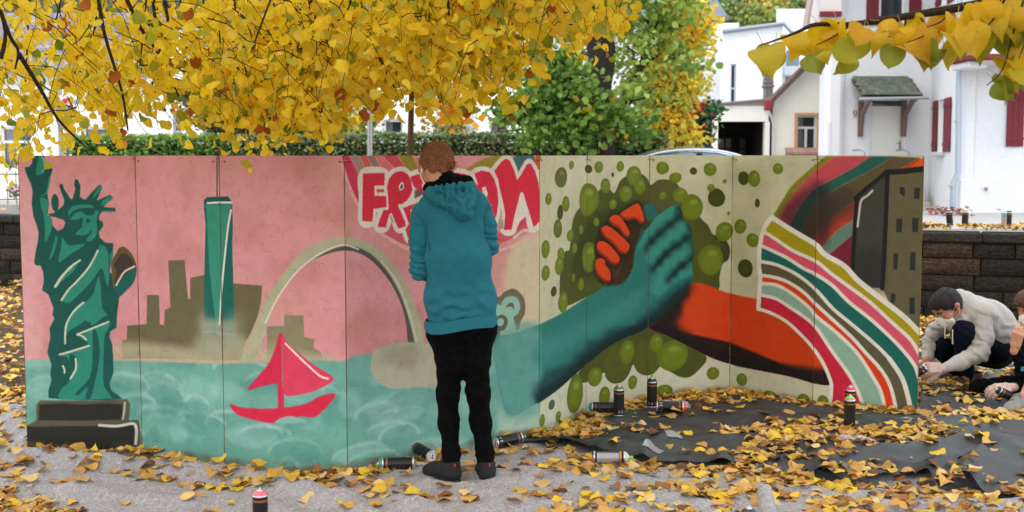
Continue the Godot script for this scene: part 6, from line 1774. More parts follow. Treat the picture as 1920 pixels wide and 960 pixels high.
func build_near_branch() -> void:
	var o := thing("linden_tree", "linden branch with large yellow and green leaves reaching in at the top right", "tree")
	var wood := bark(rgb8(62, 46, 36), rgb8(36, 28, 24), 72)
	var base := Vector3(2.9, 0, -1.6)
	var trunk := Shape.new()
	trunk.tube([base - Vector3(0, 0.1, 0), base + Vector3(0, 0.3, 0), base + Vector3(0.05, 2.0, 0), base + Vector3(0, 4.0, 0)], [0.26, 0.2, 0.16, 0.1], 14)
	part(o, "trunk", trunk.done(), wood)
	var main := [base + Vector3(0, 2.2, 0), Vector3(2.4, 2.35, -3.2), Vector3(1.811, 2.172, -4.1), Vector3(1.618, 2.158, -4.1), Vector3(1.442, 2.125, -4.05), Vector3(1.313, 2.104, -4.05), Vector3(1.185, 2.081, -4), Vector3(1.083, 2.068, -4), Vector3(0.967, 2.063, -3.95), Vector3(0.908, 2.039, -3.95), Vector3(0.83, 2.009, -3.9), Vector3(0.775, 1.991, -3.9)]
	var sh := Shape.new()
	sh.tube(dense(main, 4), taper(0.022, 0.0016, 45), 7)
	part(o, "branch", sh.done(), wood)
	var side := [[Vector3(1.442, 2.125, -4.05), Vector3(1.383, 2.078, -4), Vector3(1.324, 2.056, -3.95)], [Vector3(1.287, 2.101, -4.05), Vector3(1.255, 2.044, -4), Vector3(1.189, 2.022, -3.95)], [Vector3(1.1, 2.07, -4), Vector3(1.019, 2.022, -3.95), Vector3(0.956, 1.993, -3.9)], [Vector3(1.667, 2.152, -4.05), Vector3(1.596, 2.039, -3.95), Vector3(1.546, 1.918, -3.9), Vector3(1.478, 1.865, -3.85)], [Vector3(1.737, 2.152, -4.05), Vector3(1.626, 2.034, -3.9), Vector3(1.575, 1.947, -3.85)], [Vector3(1.529, 2.135, -4.05), Vector3(1.477, 2.078, -4), Vector3(1.426, 2.039, -3.95)], [Vector3(1.321, 2.109, -4.05), Vector3(1.307, 2.034, -3.9), Vector3(1.225, 1.997, -3.85)], [Vector3(1.598, 2.152, -4.05), Vector3(1.507, 2.067, -3.9), Vector3(1.44, 2.029, -3.85)]]
	for q in side:
		var tw := Shape.new()
		tw.tube(dense(q, 4), taper(0.004, 0.0015, q.size() * 4 - 3), 5)
		part(o, "twig", tw.done(), wood)
	var kinds := []
	for k in 6: kinds.append(leaf_mesh(0.112, [0.25, 0.12, 0.55, -0.3, 0.4, 0.7][k], [0.3, 0.8, 0.5, 1.0, -0.4, 1.2][k], 4, 190 + k, 1.0, 0.018))
	var mats := []
	for c in [[232, 192, 30], [238, 200, 26], [222, 190, 36], [206, 186, 40], [176, 176, 44], [146, 158, 46], [226, 172, 34], [112, 132, 46]]:
		var m := flat(rgb8(c[0], c[1], c[2]), 0.5)
		m.vertex_color_use_as_albedo = true
		m.backlight_enabled = true
		m.backlight = Color(1, 1, 1)
		mats.append(m)
	var put := func(x: float, y: float, d: float, sc: float, roll: float, pitch: float, yaw: float, tone: int) -> void:
		var k := d / 2300.0
		var p := Vector3((x - 960.0) * k, 1.65 + (290.0 - y) * k, -d)
		var b := Basis(Vector3.UP, yaw) * Basis(Vector3.RIGHT, pitch) * Basis(Vector3.BACK, PI + roll)
		part(o, "leaf", kinds[rng.randi() % 6], mats[tone]).transform = Transform3D(b.scaled(Vector3.ONE * sc), p)
	# the leaves one can tell apart along the branch: where the stalk joins, size, lean, tone
	for q in [[1424, 84, 1.0, 0.3, 3], [1446, 88, 0.9, -0.3, 4], [1488, 66, 0.82, 0.15, 1], [1512, 60, 0.9, 0.1, 2], [1525, 48, 0.85, 0.5, 1], [1515, 105, 0.72, 0.55, 5], [1535, 92, 0.5, 0.5, 3], [1556, 96, 0.78, 0.75, 4], [1575, 60, 0.88, -0.05, 1], [1590, 100, 0.75, -0.5, 4], [1560, 42, 0.8, 0.2, 1], [1612, 52, 0.75, -0.5, 6], [1605, 72, 0.85, -0.25, 4], [1640, 42, 0.6, 1.3, 0],
		[1655, 62, 0.85, 0.9, 1], [1668, 92, 0.7, -0.1, 5], [1650, 80, 0.7, 1.1, 3], [1700, 38, 0.7, 0.6, 1], [1710, 60, 0.9, 0.4, 0], [1735, 52, 0.95, -0.2, 2], [1690, 70, 1.0, 0.8, 6], [1728, 80, 0.7, 0.2, 5], [1745, 90, 0.65, -0.1, 5], [1760, 42, 0.9, 0.3, 1], [1775, 60, 0.85, 0.2, 2], [1760, 85, 0.8, -0.2, 3], [1790, 78, 0.7, -0.4, 5], [1800, 24, 0.8, 0.8, 0], [1815, 20, 0.85, 0.1, 6], [1805, 50, 1.0, 0.3, 0],
		[1830, 40, 0.9, -0.3, 1], [1825, 64, 0.85, 0.1, 4], [1850, 30, 0.85, 0.4, 2], [1865, 62, 0.95, 0.2, 5], [1880, 20, 0.9, -0.2, 0], [1895, 40, 1.0, 0.3, 3], [1905, 65, 0.9, 0.1, 5], [1915, 14, 0.9, -0.4, 0], [1842, 60, 0.8, 0.5, 7], [1870, 70, 0.75, 0.3, 7], [1900, 98, 0.85, 0.35, 0], [1885, 105, 0.9, 0.2, 1], [1862, 140, 0.8, 0.75, 2], [1895, 130, 0.95, 0.3, 3], [1915, 120, 0.9, -0.1, 1], [1856, 152, 0.75, 0.7, 5], [1872, 145, 0.75, -0.1, 4], [1905, 142, 0.8, 0.1, 5], [1925, 135, 0.9, 0.0, 4], [1935, 60, 1.0, 0.2, 2], [1940, 100, 0.9, 0.3, 3], [1945, 20, 0.9, 0.1, 1],
		[1745, 30, 0.8, 0.7, 6], [1785, 34, 0.8, -0.4, 1], [1680, 48, 0.7, 0.2, 1], [1625, 60, 0.7, 0.1, 2], [1832, 10, 0.9, 0.4, 0], [1866, 8, 0.85, -0.3, 1], [1900, 4, 0.9, 0.2, 2], [1720, 96, 0.6, 0.3, 4], [1540, 64, 0.75, -0.2, 0]]:
		put.call(q[0], q[1], 3.85 + rng.randf() * 0.3, q[2], q[3], rng.randf_range(-0.85, 0.3), rng.randf_range(-0.8, 0.8), q[4])
	# the same tree's crown overhead, above the frame
	var above := []
	var crown := tinted(0.6, 1.0)
	var over := [[], []]
	for k in 5200:
		var z := rng.randf_range(-9.0, -1.0)
		over[k % 2].append(Transform3D((Basis(Vector3.UP, rng.randf() * TAU) * Basis(Vector3.RIGHT, PI + rng.randf_range(-1.3, 0.4))), Vector3(rng.randf_range(0.9, 5.2), 2.5 - z * 0.14 + rng.randf() * 2.4, z)))
		above.append(golden(0.3))
	for k in 2: many(o, "leaves", kinds[k], crown, over[k], above.slice(0, over[k].size()))
	for k in 5:
		var lb := Shape.new()
		lb.tube(bent(base + Vector3(0, 3.0 + 0.2 * k, 0), Vector3(1.4 + 0.8 * k, 4.2, -4.0 - 0.9 * k), 0.5, 8, 0.08), taper(0.07, 0.015, 9), 7)
		part(o, "limb", lb.done(), wood)

func small_leaf(size: float, seed_: int) -> ArrayMesh:
	var s := Shape.new()
	var r := RandomNumberGenerator.new()
	r.seed = seed_
	var o := [Vector3(0, 0, 0), Vector3(0.34, 0.28, 0.1), Vector3(0.42, 0.6, 0.04), Vector3(0, 1, -0.12), Vector3(-0.42, 0.58, 0.06), Vector3(-0.32, 0.26, 0.1)]
	for i in 6: s.vert(o[i] * size, Vector3(o[i].x, 0, 0.8).normalized())
	var m := s.vert(Vector3(0, 0.5, -0.05) * size, Vector3.BACK)
	for i in 6: s.tri(m, i, (i + 1) % 6)
	return s.done()

func foliage(o: Node3D, called: String, centres: Array, count: int, size: float, tones: Callable, squash := 1.0) -> void:
	# leaves gathered round twig ends inside lumpy clouds; centres: [point, radius]
	var total := 0.0
	for c in centres: total += pow(c[1], 2.2)
	var xfs := []
	var cols := []
	for c in centres:
		var n := int(count * pow(c[1], 2.2) / total)
		var sprays := maxi(4, n / 14)
		for s in sprays:
			var d := Vector3(rng.randfn(), rng.randfn(), rng.randfn()).normalized()
			var p: Vector3 = c[0] + d * Vector3(1, squash, 1) * c[1] * pow(rng.randf(), 0.42)
			var tone: Color = tones.call(p)
			for k in 14:
				var q := p + Vector3(rng.randfn(), rng.randfn() * 0.6, rng.randfn()) * size * 1.5
				var b := Basis(Vector3.UP, rng.randf() * TAU) * Basis(Vector3.RIGHT, rng.randf_range(-2.6, -0.6)) * Basis(Vector3.UP, rng.randf() * TAU)
				xfs.append(Transform3D(b.scaled(Vector3.ONE * rng.randf_range(0.65, 1.35)), q))
				cols.append(tone * rng.randf_range(0.75, 1.25))
	var half := xfs.size() / 2
	var m := tinted(0.65, 0.8)
	many(o, called, small_leaf(size, 1), m, xfs.slice(0, half), cols.slice(0, half))
	many(o, called, small_leaf(size * 1.25, 2), m, xfs.slice(half), cols.slice(half))

func leafy_tree(called: String, label: String, base: Vector3, stems: Array, centres: Array, count: int, size: float, tones: Callable, wood: Material) -> Node3D:
	var o := thing(called, label, "tree")
	for st in stems:
		var sh := Shape.new()
		sh.tube(dense(st[0], 4), taper(st[1], st[2], st[0].size() * 4 - 3), 10)
		part(o, "trunk", sh.done(), wood)
	var limbs := Shape.new()
	for c in centres:
		var from: Vector3 = base
		for st in stems:
			for p in st[0]:
				if p.y < c[0].y - 0.1 and p.distance_to(c[0]) < from.distance_to(c[0]) and p.y > base.y + 0.5: from = p
		limbs.tube(bent(from, c[0], 0.15, 5, 0.08), taper(0.045, 0.012, 6), 6)
		for k in 4:
			var d: Vector3 = Vector3(rng.randfn(), rng.randf_range(-0.2, 1), rng.randfn()).normalized() * c[1] * 0.8
			limbs.tube(bent(c[0], c[0] + d, 0.05, 3, 0.04), taper(0.014, 0.005, 4), 4)
	part(o, "limbs", limbs.done(), wood)
	foliage(o, "crown", centres, count, size, tones)
	return o

func build_far_trees() -> void:
	var dark := bark(rgb8(58, 50, 42), rgb8(28, 24, 22), 74)
	var pale := bark(rgb8(96, 84, 70), rgb8(56, 48, 40), 75)
	# green maple
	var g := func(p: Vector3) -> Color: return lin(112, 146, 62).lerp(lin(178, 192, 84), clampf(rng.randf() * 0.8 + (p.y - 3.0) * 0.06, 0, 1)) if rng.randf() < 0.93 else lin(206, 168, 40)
	var gb := Vector3(1.903, 1.199, -26.1) * Vector3(1, 0, 1) + Vector3(0, 0.2, 0)
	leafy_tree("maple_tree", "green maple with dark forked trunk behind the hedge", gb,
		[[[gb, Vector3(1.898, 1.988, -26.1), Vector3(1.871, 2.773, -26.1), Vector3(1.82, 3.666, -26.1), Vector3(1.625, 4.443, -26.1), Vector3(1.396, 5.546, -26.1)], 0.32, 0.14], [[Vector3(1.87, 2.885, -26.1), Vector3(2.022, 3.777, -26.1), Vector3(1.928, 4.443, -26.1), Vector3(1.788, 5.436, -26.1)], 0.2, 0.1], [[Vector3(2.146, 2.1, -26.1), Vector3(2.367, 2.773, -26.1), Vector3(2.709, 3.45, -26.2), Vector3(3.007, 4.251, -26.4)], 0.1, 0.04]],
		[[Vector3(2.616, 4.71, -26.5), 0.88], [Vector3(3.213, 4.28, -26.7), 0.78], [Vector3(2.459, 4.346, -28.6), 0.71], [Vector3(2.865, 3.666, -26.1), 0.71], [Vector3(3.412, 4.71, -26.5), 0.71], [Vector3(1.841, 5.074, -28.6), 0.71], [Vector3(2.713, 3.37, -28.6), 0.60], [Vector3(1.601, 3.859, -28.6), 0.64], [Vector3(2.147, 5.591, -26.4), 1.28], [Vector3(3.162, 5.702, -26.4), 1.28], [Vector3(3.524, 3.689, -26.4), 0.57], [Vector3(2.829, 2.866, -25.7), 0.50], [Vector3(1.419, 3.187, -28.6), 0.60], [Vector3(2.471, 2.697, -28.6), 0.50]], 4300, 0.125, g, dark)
	# understorey of several thin stems, darker
	var g2 := func(_p: Vector3) -> Color: return lin(66, 104, 38).lerp(lin(132, 160, 56), rng.randf()) if rng.randf() < 0.95 else lin(190, 150, 40)
	var hb := Vector3(0.756, 1.219, -24.9) * Vector3(1, 0, 1) + Vector3(0, 0.2, 0)
	leafy_tree("hazel_bush", "dark green many-stemmed bush left of the maple trunk", hb,
		[[[hb, Vector3(0.754, 2.187, -24.9), Vector3(0.59, 3.148, -24.9)], 0.045, 0.02], [[hb + Vector3(0.6, 0, 0), Vector3(1.184, 2.294, -24.9), Vector3(0.974, 3.16, -25.1)], 0.04, 0.02], [[hb + Vector3(1.0, 0, 0), Vector3(1.346, 2.294, -24.9), Vector3(1.46, 3.267, -25.1)], 0.04, 0.02], [[hb + Vector3(-0.2, 0, 0), Vector3(0.431, 2.294, -24.9), Vector3(0.271, 2.945, -25.1)], 0.035, 0.02]],
		[[Vector3(0.645, 2.775, -24.9), 0.68], [Vector3(1.083, 3.053, -25.1), 0.64], [Vector3(0.266, 2.445, -24.6), 0.51], [Vector3(0.426, 2.074, -24.6), 0.43], [Vector3(0.965, 2.398, -24.8), 0.60], [Vector3(1.398, 2.615, -24.9), 0.60], [Vector3(0, 2.558, -24.8), 0.31], [Vector3(0.868, 3.489, -25.2), 0.50], [Vector3(1.448, 2.185, -24.8), 0.48], [Vector3(2.394, 2.233, -24.6), 0.48]], 3800, 0.12, g2, dark)
	# yellow tree
	var yl := func(_p: Vector3) -> Color: return [lin(248, 220, 70), lin(244, 208, 56), lin(220, 216, 88), lin(186, 198, 86), lin(238, 190, 60)][rng.randi() % 5]
	var yb := Vector3(3.709, 1.16, -28.3) * Vector3(1, 0, 1) + Vector3(0, 0.2, 0)
	leafy_tree("yellow_tree", "golden yellow young tree with thin trunks beside the ivy column", yb,
		[[[yb + Vector3(-0.35, 0, 0), Vector3(3.366, 2.26, -28.3), Vector3(3.38, 3.352, -28.3), Vector3(3.527, 4.438, -28.3)], 0.055, 0.02], [[yb + Vector3(0.15, 0, 0), Vector3(3.695, 2.382, -28.3), Vector3(3.808, 3.231, -28.3), Vector3(4.153, 4.206, -28.4)], 0.05, 0.02]],
		[[Vector3(3.865, 3.722, -28.4), 0.57], [Vector3(4.13, 4.467, -28.6), 0.51], [Vector3(3.758, 3.1, -28.1), 0.65], [Vector3(3.398, 2.739, -28.1), 0.52], [Vector3(3.875, 2.872, -28.4), 0.46], [Vector3(3.906, 4.448, -28.4), 0.65], [Vector3(4, 5.074, -28.6), 0.51], [Vector3(3.111, 3.352, -28.3), 0.47], [Vector3(3.707, 2.256, -28.1), 0.47], [Vector3(4.115, 3.298, -28.4), 0.38], [Vector3(3.88, 1.892, -28), 0.32], [Vector3(3.223, 2.014, -28.1), 0.37], [Vector3(3.744, 2.382, -28.3), 0.34]], 5600, 0.11, yl, dark)
	# red creeper and ivy column
	var o := thing("ivy_column", "post overgrown with dark green ivy beside the garage", "ivy")
	var sh := Shape.new()
	var ib := Vector3(4.485, 1.136, -29.7) * Vector3(1, 0, 1)
	sh.tube([ib + Vector3(0, 0.1, 0), ib + Vector3(0, 2.9, 0)], [0.06, 0.05], 8)
	part(o, "stem", sh.done(), dark)
	foliage(o, "leaves", [[Vector3(4.461, 1.842, -29.6), 0.26], [Vector3(4.431, 2.161, -29.6), 0.28], [Vector3(4.479, 2.441, -29.6), 0.26], [Vector3(4.579, 2.644, -29.6), 0.21], [Vector3(4.783, 2.721, -29.6), 0.11]], 1300, 0.1, func(_p): return lin(44, 84, 54).lerp(lin(84, 120, 70), rng.randf()), 1.1)
	o = thing("red_creeper", "crimson creeper climbing between the yellow tree and the ivy", "creeper")
	foliage(o, "leaves", [[Vector3(4.08, 1.963, -29), 0.17], [Vector3(4.114, 2.275, -29), 0.14], [Vector3(4.197, 2.711, -29), 0.10]], 420, 0.09, func(_p): return lin(170, 30, 40).lerp(lin(200, 90, 60), rng.randf()))
	# long clipped hedge
	o = thing("hedge", "long clipped green hedge standing between the mural and the pale house", "hedge")
	var h0 := Vector3(-10.074, 1.529, -28) * Vector3(1, 0, 1)
	var h1 := Vector3(3.331, 1.536, -26.5) * Vector3(1, 0, 1)
	sh = Shape.new()
	var dir := (h1 - h0).normalized()
	sh.box((h0 + h1) * 0.5 + Vector3(0, 1.1, 0), Vector3((h1 - h0).length() - 0.3, 1.6, 0.35), Basis(dir, Vector3.UP, dir.cross(Vector3.UP)))
	part(o, "branches", sh.done(), noisy(rgb8(40, 44, 26), rgb8(20, 22, 14), 3.0, 0.95, 0.0, 0.08, 80))
	var xfs := []
	var cols := []
	for i in 30000:
		var t := rng.randf()
		var p := h0.lerp(h1, t)
		var top := 2.0 + 0.05 * bump.get_noise_1d(t * 90.0) + (0.03 if t > 0.5 else 0.0)
		var w := rng.randfn() * 0.07
		if rng.randf() < 0.3: p += Vector3(0, top + rng.randfn() * 0.04, rng.randf_range(-0.28, 0.28))
		else: p += Vector3(0, rng.randf_range(0.5, top), 0.26 + w)
		xfs.append(Transform3D(Basis(Vector3.UP, rng.randf() * TAU) * Basis(Vector3.RIGHT, rng.randf_range(-2.4, -0.3)).scaled(Vector3.ONE * rng.randf_range(0.6, 1.3)), p))
		var c := lin(138, 152, 104).lerp(lin(96, 116, 70), rng.randf()) if t > 0.28 else lin(140, 176, 84).lerp(lin(96, 136, 64), rng.randf())
		if rng.randf() < 0.025: c = lin(196, 130, 60)
		cols.append(c * rng.randf_range(0.7, 1.3))
	many(o, "leaves", small_leaf(0.085, 3), tinted(0.6, 0.6), xfs, cols)
	# shrubs behind the hedge
	var i := 0
	for q in [["", 410, 190, 30.0, 1.0, "dark olive shrub behind the hedge right of the white gable"], ["", 470, 215, 30.0, 0.85, "brownish shrub with bare stems behind the hedge, second from the gable"], ["", 540, 185, 30.0, 1.1, "tall dense green shrub behind the middle of the hedge"], ["", 610, 200, 30.0, 0.95, "round dark green shrub left of the grey sign post"], ["", 655, 235, 29.5, 0.55, "small yellow-flecked shrub close to the grey sign post"], ["", 845, 250, 29.5, 0.4, "thin pale climbing plant against the house wall under the flower box"]]:
		var c := Vector3((q[1] - 960.0) * q[3] / 2300.0, 1.65 + (290.0 - q[2]) * q[3] / 2300.0, -q[3])
		o = thing("shrub", q[5], "shrub")
		var st := Shape.new()
		for k in 5: st.tube(bent(Vector3(c.x + rng.randf_range(-0.3, 0.3), 0.5, c.z), c + Vector3(rng.randf_range(-0.5, 0.5), rng.randf_range(0, 0.4), 0), 0.0, 5, 0.08), taper(0.035, 0.01, 6), 6)
		part(o, "stem", st.done(), dark)
		var cs := []
		for k in 6: cs.append([c + Vector3(rng.randfn(), rng.randfn() * 0.7, rng.randfn() * 0.6) * q[4] * 0.6, q[4] * rng.randf_range(0.4, 0.7)])
		var base_c: Color = [lin(70, 84, 44), lin(96, 84, 58), lin(58, 84, 38), lin(54, 70, 36), lin(170, 160, 50), lin(150, 150, 80)][i]
		foliage(o, "leaves", cs, 1500 if i < 4 else (400 if i == 4 else 110), 0.11, func(_p): return base_c.lerp(lin(206, 176, 60), 0.25 * rng.randf()) * rng.randf_range(0.6, 1.4))
		i += 1
	# young street tree with a thin straight trunk
	o = thing("young_tree", "young tree with a thin straight trunk in front of the hedge", "tree")
	sh = Shape.new()
	var tb := Vector3(-1.044, 1.432, -12.6) * Vector3(1, 0, 1) + Vector3(0, 0.8, 0)
	sh.tube([tb, Vector3(-1.035, 1.922, -12.6), Vector3(-1.022, 2.3, -12.6), Vector3(-1.03, 2.731, -12.6), Vector3(-1.004, 3.318, -12.6)], [0.034, 0.03, 0.028, 0.024, 0.016], 10)
	part(o, "trunk", sh.done(), bark(rgb8(92, 72, 40), rgb8(64, 48, 26), 79))
	var cs := []
	for k in 9: cs.append([Vector3(-0.921, 2.891, -12.6) + Vector3(rng.randf_range(-0.5, 0.6), rng.randf_range(-0.4, 0.9), rng.randf_range(-0.5, 0.5)), 0.32])
	cs.append([Vector3(-0.659, 2.134, -12.5), 0.14])
	cs.append([Vector3(-0.728, 2.215, -12.5), 0.16])
	foliage(o, "crown", cs, 1700, 0.075, func(_p): return lin(232, 168, 28).lerp(lin(226, 140, 24), rng.randf()))
	# wooded hillside far behind
	var rows := []
	for j in 12:
		var row := []
		for k in 40: row.append(Vector3(-160.0 + 400.0 * k / 39.0, 0.3 + 75.0 * pow(j / 11.0, 1.2) + 4.0 * bump.get_noise_2d(k * 1.4, j), -105.0 - 90.0 * j / 11.0))
		rows.append(row)
	sh = Shape.new()
	sh.grid(rows)
	tag(part(self, "hill", sh.done(), noisy(rgb8(70, 78, 46), rgb8(40, 50, 30), 0.1, 0.95, 0.0, 0.05, 81)), "", "", "", "structure")
	var hill_tones := [[lin(130, 156, 120), "blue-green tree on the wooded hill"], [lin(120, 150, 92), "mid green round tree on the wooded hill"], [lin(206, 178, 76), "yellow tree on the wooded hill"], [lin(156, 168, 92), "olive green tree on the wooded hill"], [lin(206, 160, 84), "orange-brown tree on the wooded hill"]]
	i = 0
	for q in [[1345, 10, 104, 0, 4.0], [1385, 22, 106, 1, 3.6], [1405, 34, 101, 3, 1.8], [1430, 8, 108, 3, 4.2], [1462, 22, 104, 2, 3.2], [1490, 5, 108, 2, 3.6], [1512, 40, 103, 1, 3.0], [1370, -30, 116, 0, 5.0], [1450, -40, 118, 0, 5.0], [1330, 40, 102, 1, 2.6], [1300, 0, 106, 3, 4.0], [1110, 5, 106, 0, 3.6], [1070, 0, 108, 1, 3.6], [1150, -10, 108, 3, 4.0], [1200, 0, 106, 0, 4.0], [1250, -5, 108, 1, 4.0], [1520, -20, 112, 3, 4.0]]:
		var c := Vector3((q[0] - 960.0) * q[2] / 2300.0, 1.65 + (290.0 - q[1]) * q[2] / 2300.0, -q[2])
		var where: String = ["farthest left", "left of the bright gap", "right above the flat roof", "tallest in the middle", "next to the gable", "behind the white house eave", "lowest, touching the roof edge", "on the upper slope, left", "on the upper slope, right", "beside the yellow street tree", "behind the yellow tree", "in the gap left of the maple", "behind the maple's left fork", "behind the maple's trunk", "behind the maple's crown", "between maple and yellow tree", "above the white house eave"][i]
		o = thing("hill_tree", hill_tones[q[3]][1] + ", " + where, "tree", Vector3.ZERO, 0.0, "trees on the wooded hill")
		var st := Shape.new()
		st.tube([Vector3(c.x, c.y - q[4] * 2.2, c.z - 1.0), Vector3(c.x, c.y, c.z)], [0.3, 0.12], 6)
		part(o, "trunk", st.done(), dark)
		var hc := []
		for k in 7: hc.append([c + Vector3(rng.randfn(), rng.randfn() * 0.8, rng.randfn() * 0.6) * q[4] * 0.45, q[4] * rng.randf_range(0.35, 0.6)])
		var tone: Color = hill_tones[q[3]][0]
		foliage(o, "crown", hc, 1500, 0.34, func(_p): return tone * rng.randf_range(0.55, 1.3))
		i += 1

# ---------------------------------------------------------------- buildings, street things, car
# a wall in the plane of right and up with rectangular openings [x, y, w, h]; the reveal is the wall's thickness
func wall_mesh(w: float, h: float, holes: Array, thick := 0.3, gable: Array = []) -> ArrayMesh:
	var s := Shape.new()
	var xs := [0.0, w]
	var ys := [0.0, h]
	for q in holes:
		for e in [q[0], q[0] + q[2]]: if e > 0 and e < w: xs.append(e)
		for e in [q[1], q[1] + q[3]]: if e > 0 and e < h: ys.append(e)
	xs.sort(); ys.sort()
	for i in xs.size() - 1:
		for j in ys.size() - 1:
			if xs[i + 1] - xs[i] < 1e-5 or ys[j + 1] - ys[j] < 1e-5: continue
			var c := Vector2((xs[i] + xs[i + 1]) * 0.5, (ys[j] + ys[j + 1]) * 0.5)
			var inside := false
			for q in holes: if Rect2(q[0], q[1], q[2], q[3]).has_point(c): inside = true
			if not inside: s.quad(Vector3(xs[i], ys[j], 0), Vector3(xs[i + 1], ys[j], 0), Vector3(xs[i + 1], ys[j + 1], 0), Vector3(xs[i], ys[j + 1], 0), Vector3.BACK)
	for q in holes:
		var a := Vector3(q[0], q[1], 0)
		var b := Vector3(q[0] + q[2], q[1] + q[3], 0)
		var t := Vector3(0, 0, -thick)
		s.quad(a, Vector3(b.x, a.y, 0), Vector3(b.x, a.y, 0) + t, a + t, Vector3.UP)
		s.quad(Vector3(a.x, b.y, 0), b, b + t, Vector3(a.x, b.y, 0) + t, Vector3.DOWN)
		s.quad(a, Vector3(a.x, b.y, 0), Vector3(a.x, b.y, 0) + t, a + t, Vector3.RIGHT)
		s.quad(Vector3(b.x, a.y, 0), b, b + t, Vector3(b.x, a.y, 0) + t, Vector3.LEFT)
	if gable.size():
		var poly := PackedVector2Array(gable)
		s.prism(poly, Transform3D(), thick)
	var back := -thick
	s.quad(Vector3(0, 0, back), Vector3(w, 0, back), Vector3(w, h, back), Vector3(0, h, back), Vector3.FORWARD) if holes.is_empty() else null
	for e in [0.0, w]: s.quad(Vector3(e, 0, 0), Vector3(e, h, 0), Vector3(e, h, back), Vector3(e, 0, back), Vector3.LEFT if e == 0.0 else Vector3.RIGHT)
	s.quad(Vector3(0, h, 0), Vector3(w, h, 0), Vector3(w, h, back), Vector3(0, h, back), Vector3.UP)
	return s.done()

var glass: StandardMaterial3D
var dark_room: StandardMaterial3D

# frame, sashes, panes and a dim room with curtains behind; at is the lower left corner
func window_into(o: Node3D, at: Vector3, b: Basis, w: float, h: float, frame: Material, cols := 2, split := 0.66, curtain := true) -> Node3D:
	var fr := Shape.new()
	var f := 0.06
	fr.box(Vector3(w * 0.5, f * 0.5, 0), Vector3(w - 0.004, f, 0.07)); fr.box(Vector3(w * 0.5, h - f * 0.5, 0), Vector3(w - 0.004, f, 0.07))
	for x in [f * 0.5, w - f * 0.5]: fr.box(Vector3(x, h * 0.5, 0), Vector3(f - 0.004, h - f * 2.0 - 0.004, 0.068))
	var win := part(o, "window", fr.done(), frame)
	win.transform = Transform3D(b, at - b.z * 0.12)
	var sash := Shape.new()
	if split > 0.0: sash.box(Vector3(w * 0.5, h * split, 0.004), Vector3(w - f * 2.0, 0.07, 0.06))
	for k in range(1, cols):
		var hh: float = h * split if split > 0.0 else h - f
		sash.box(Vector3(w * k / cols, (f + hh) * 0.5, 0.002), Vector3(0.07, hh - f - 0.04, 0.056))
	if sash.v.size(): part(win, "sash", sash.done(), frame)
	var top := h * split if split > 0.0 else h - f
	for k in cols: part(win, "pane", box_mesh(Vector3(w / cols - 0.02, top - f, 0.006), 0.0, Vector3(w * (k + 0.5) / cols, (f + top) * 0.5, -0.02)), glass)
	if split > 0.0: part(win, "pane", box_mesh(Vector3(w - f * 2.0, h - f - top, 0.006), 0.0, Vector3(w * 0.5, (h - f + top) * 0.5, -0.02)), glass)
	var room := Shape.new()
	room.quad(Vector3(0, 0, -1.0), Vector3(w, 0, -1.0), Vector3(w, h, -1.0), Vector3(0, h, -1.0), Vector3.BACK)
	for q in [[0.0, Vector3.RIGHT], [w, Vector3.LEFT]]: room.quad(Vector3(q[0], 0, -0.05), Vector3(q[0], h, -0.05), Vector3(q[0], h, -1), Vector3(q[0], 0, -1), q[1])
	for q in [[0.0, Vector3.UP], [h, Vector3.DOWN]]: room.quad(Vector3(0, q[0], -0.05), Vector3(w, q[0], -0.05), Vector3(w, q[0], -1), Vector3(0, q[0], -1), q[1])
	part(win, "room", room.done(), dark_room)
	if curtain:
		var rows := []
		for j in 2:
			var row := []
			for i in 25: row.append(Vector3(f + (w - f * 2.0) * 0.4 * i / 24.0, f + (h - f * 2.0) * j, -0.14 + 0.025 * sin(i * 1.6)))
			rows.append(row)
		var cu := Shape.new()
		cu.grid(rows, Vector3.BACK)
		part(win, "curtain", cu.done(), flat(rgb8(206, 206, 204), 0.95))
	return win

func tile_rows(o: Node3D, called: String, corner: Vector3, across: Vector3, up: Vector3, nx: int, ny: int, tones: Array, single := false) -> void:
	var n := across.cross(up).normalized()
	var w := across.length() / nx
	var l := up.length() / ny
	var a := across.normalized()
	var u := up.normalized()
	var meshes := []
	for k in 3:
		var s := Shape.new()
		s.box(Vector3(0, l * 0.6, 0.012), Vector3(w * 0.96, l * 1.2, 0.024), Basis(Vector3.RIGHT, -0.03), 0.006)
		meshes.append(s.done())
	var mats := []
	for t in tones: mats.append(noisy(t.lightened(0.08), t.darkened(0.2), 4.0, 0.85, 0.1, 0.06, int(t.r * 200)))
	var xfs := []
	var cols := []
	for j in ny:
		for i in nx:
			var p := corner + a * w * (i + (0.75 if j % 2 else 0.25)) + u * l * j + n * (0.02 + 0.006 * rng.randf())
			if j % 2 and i == nx - 1: continue
			var xf := Transform3D(Basis(a, u, n) * Basis(Vector3.BACK, rng.randf_range(-0.02, 0.02)), p)
			if single: part(o, called, meshes[rng.randi() % 3], mats[rng.randi() % mats.size()]).transform = xf
			else:
				xfs.append(xf)
				cols.append(tones[rng.randi() % tones.size()].srgb_to_linear() * rng.randf_range(0.8, 1.15))
	if not single: many(o, called + "s", meshes[0], tinted(0.85), xfs, cols)

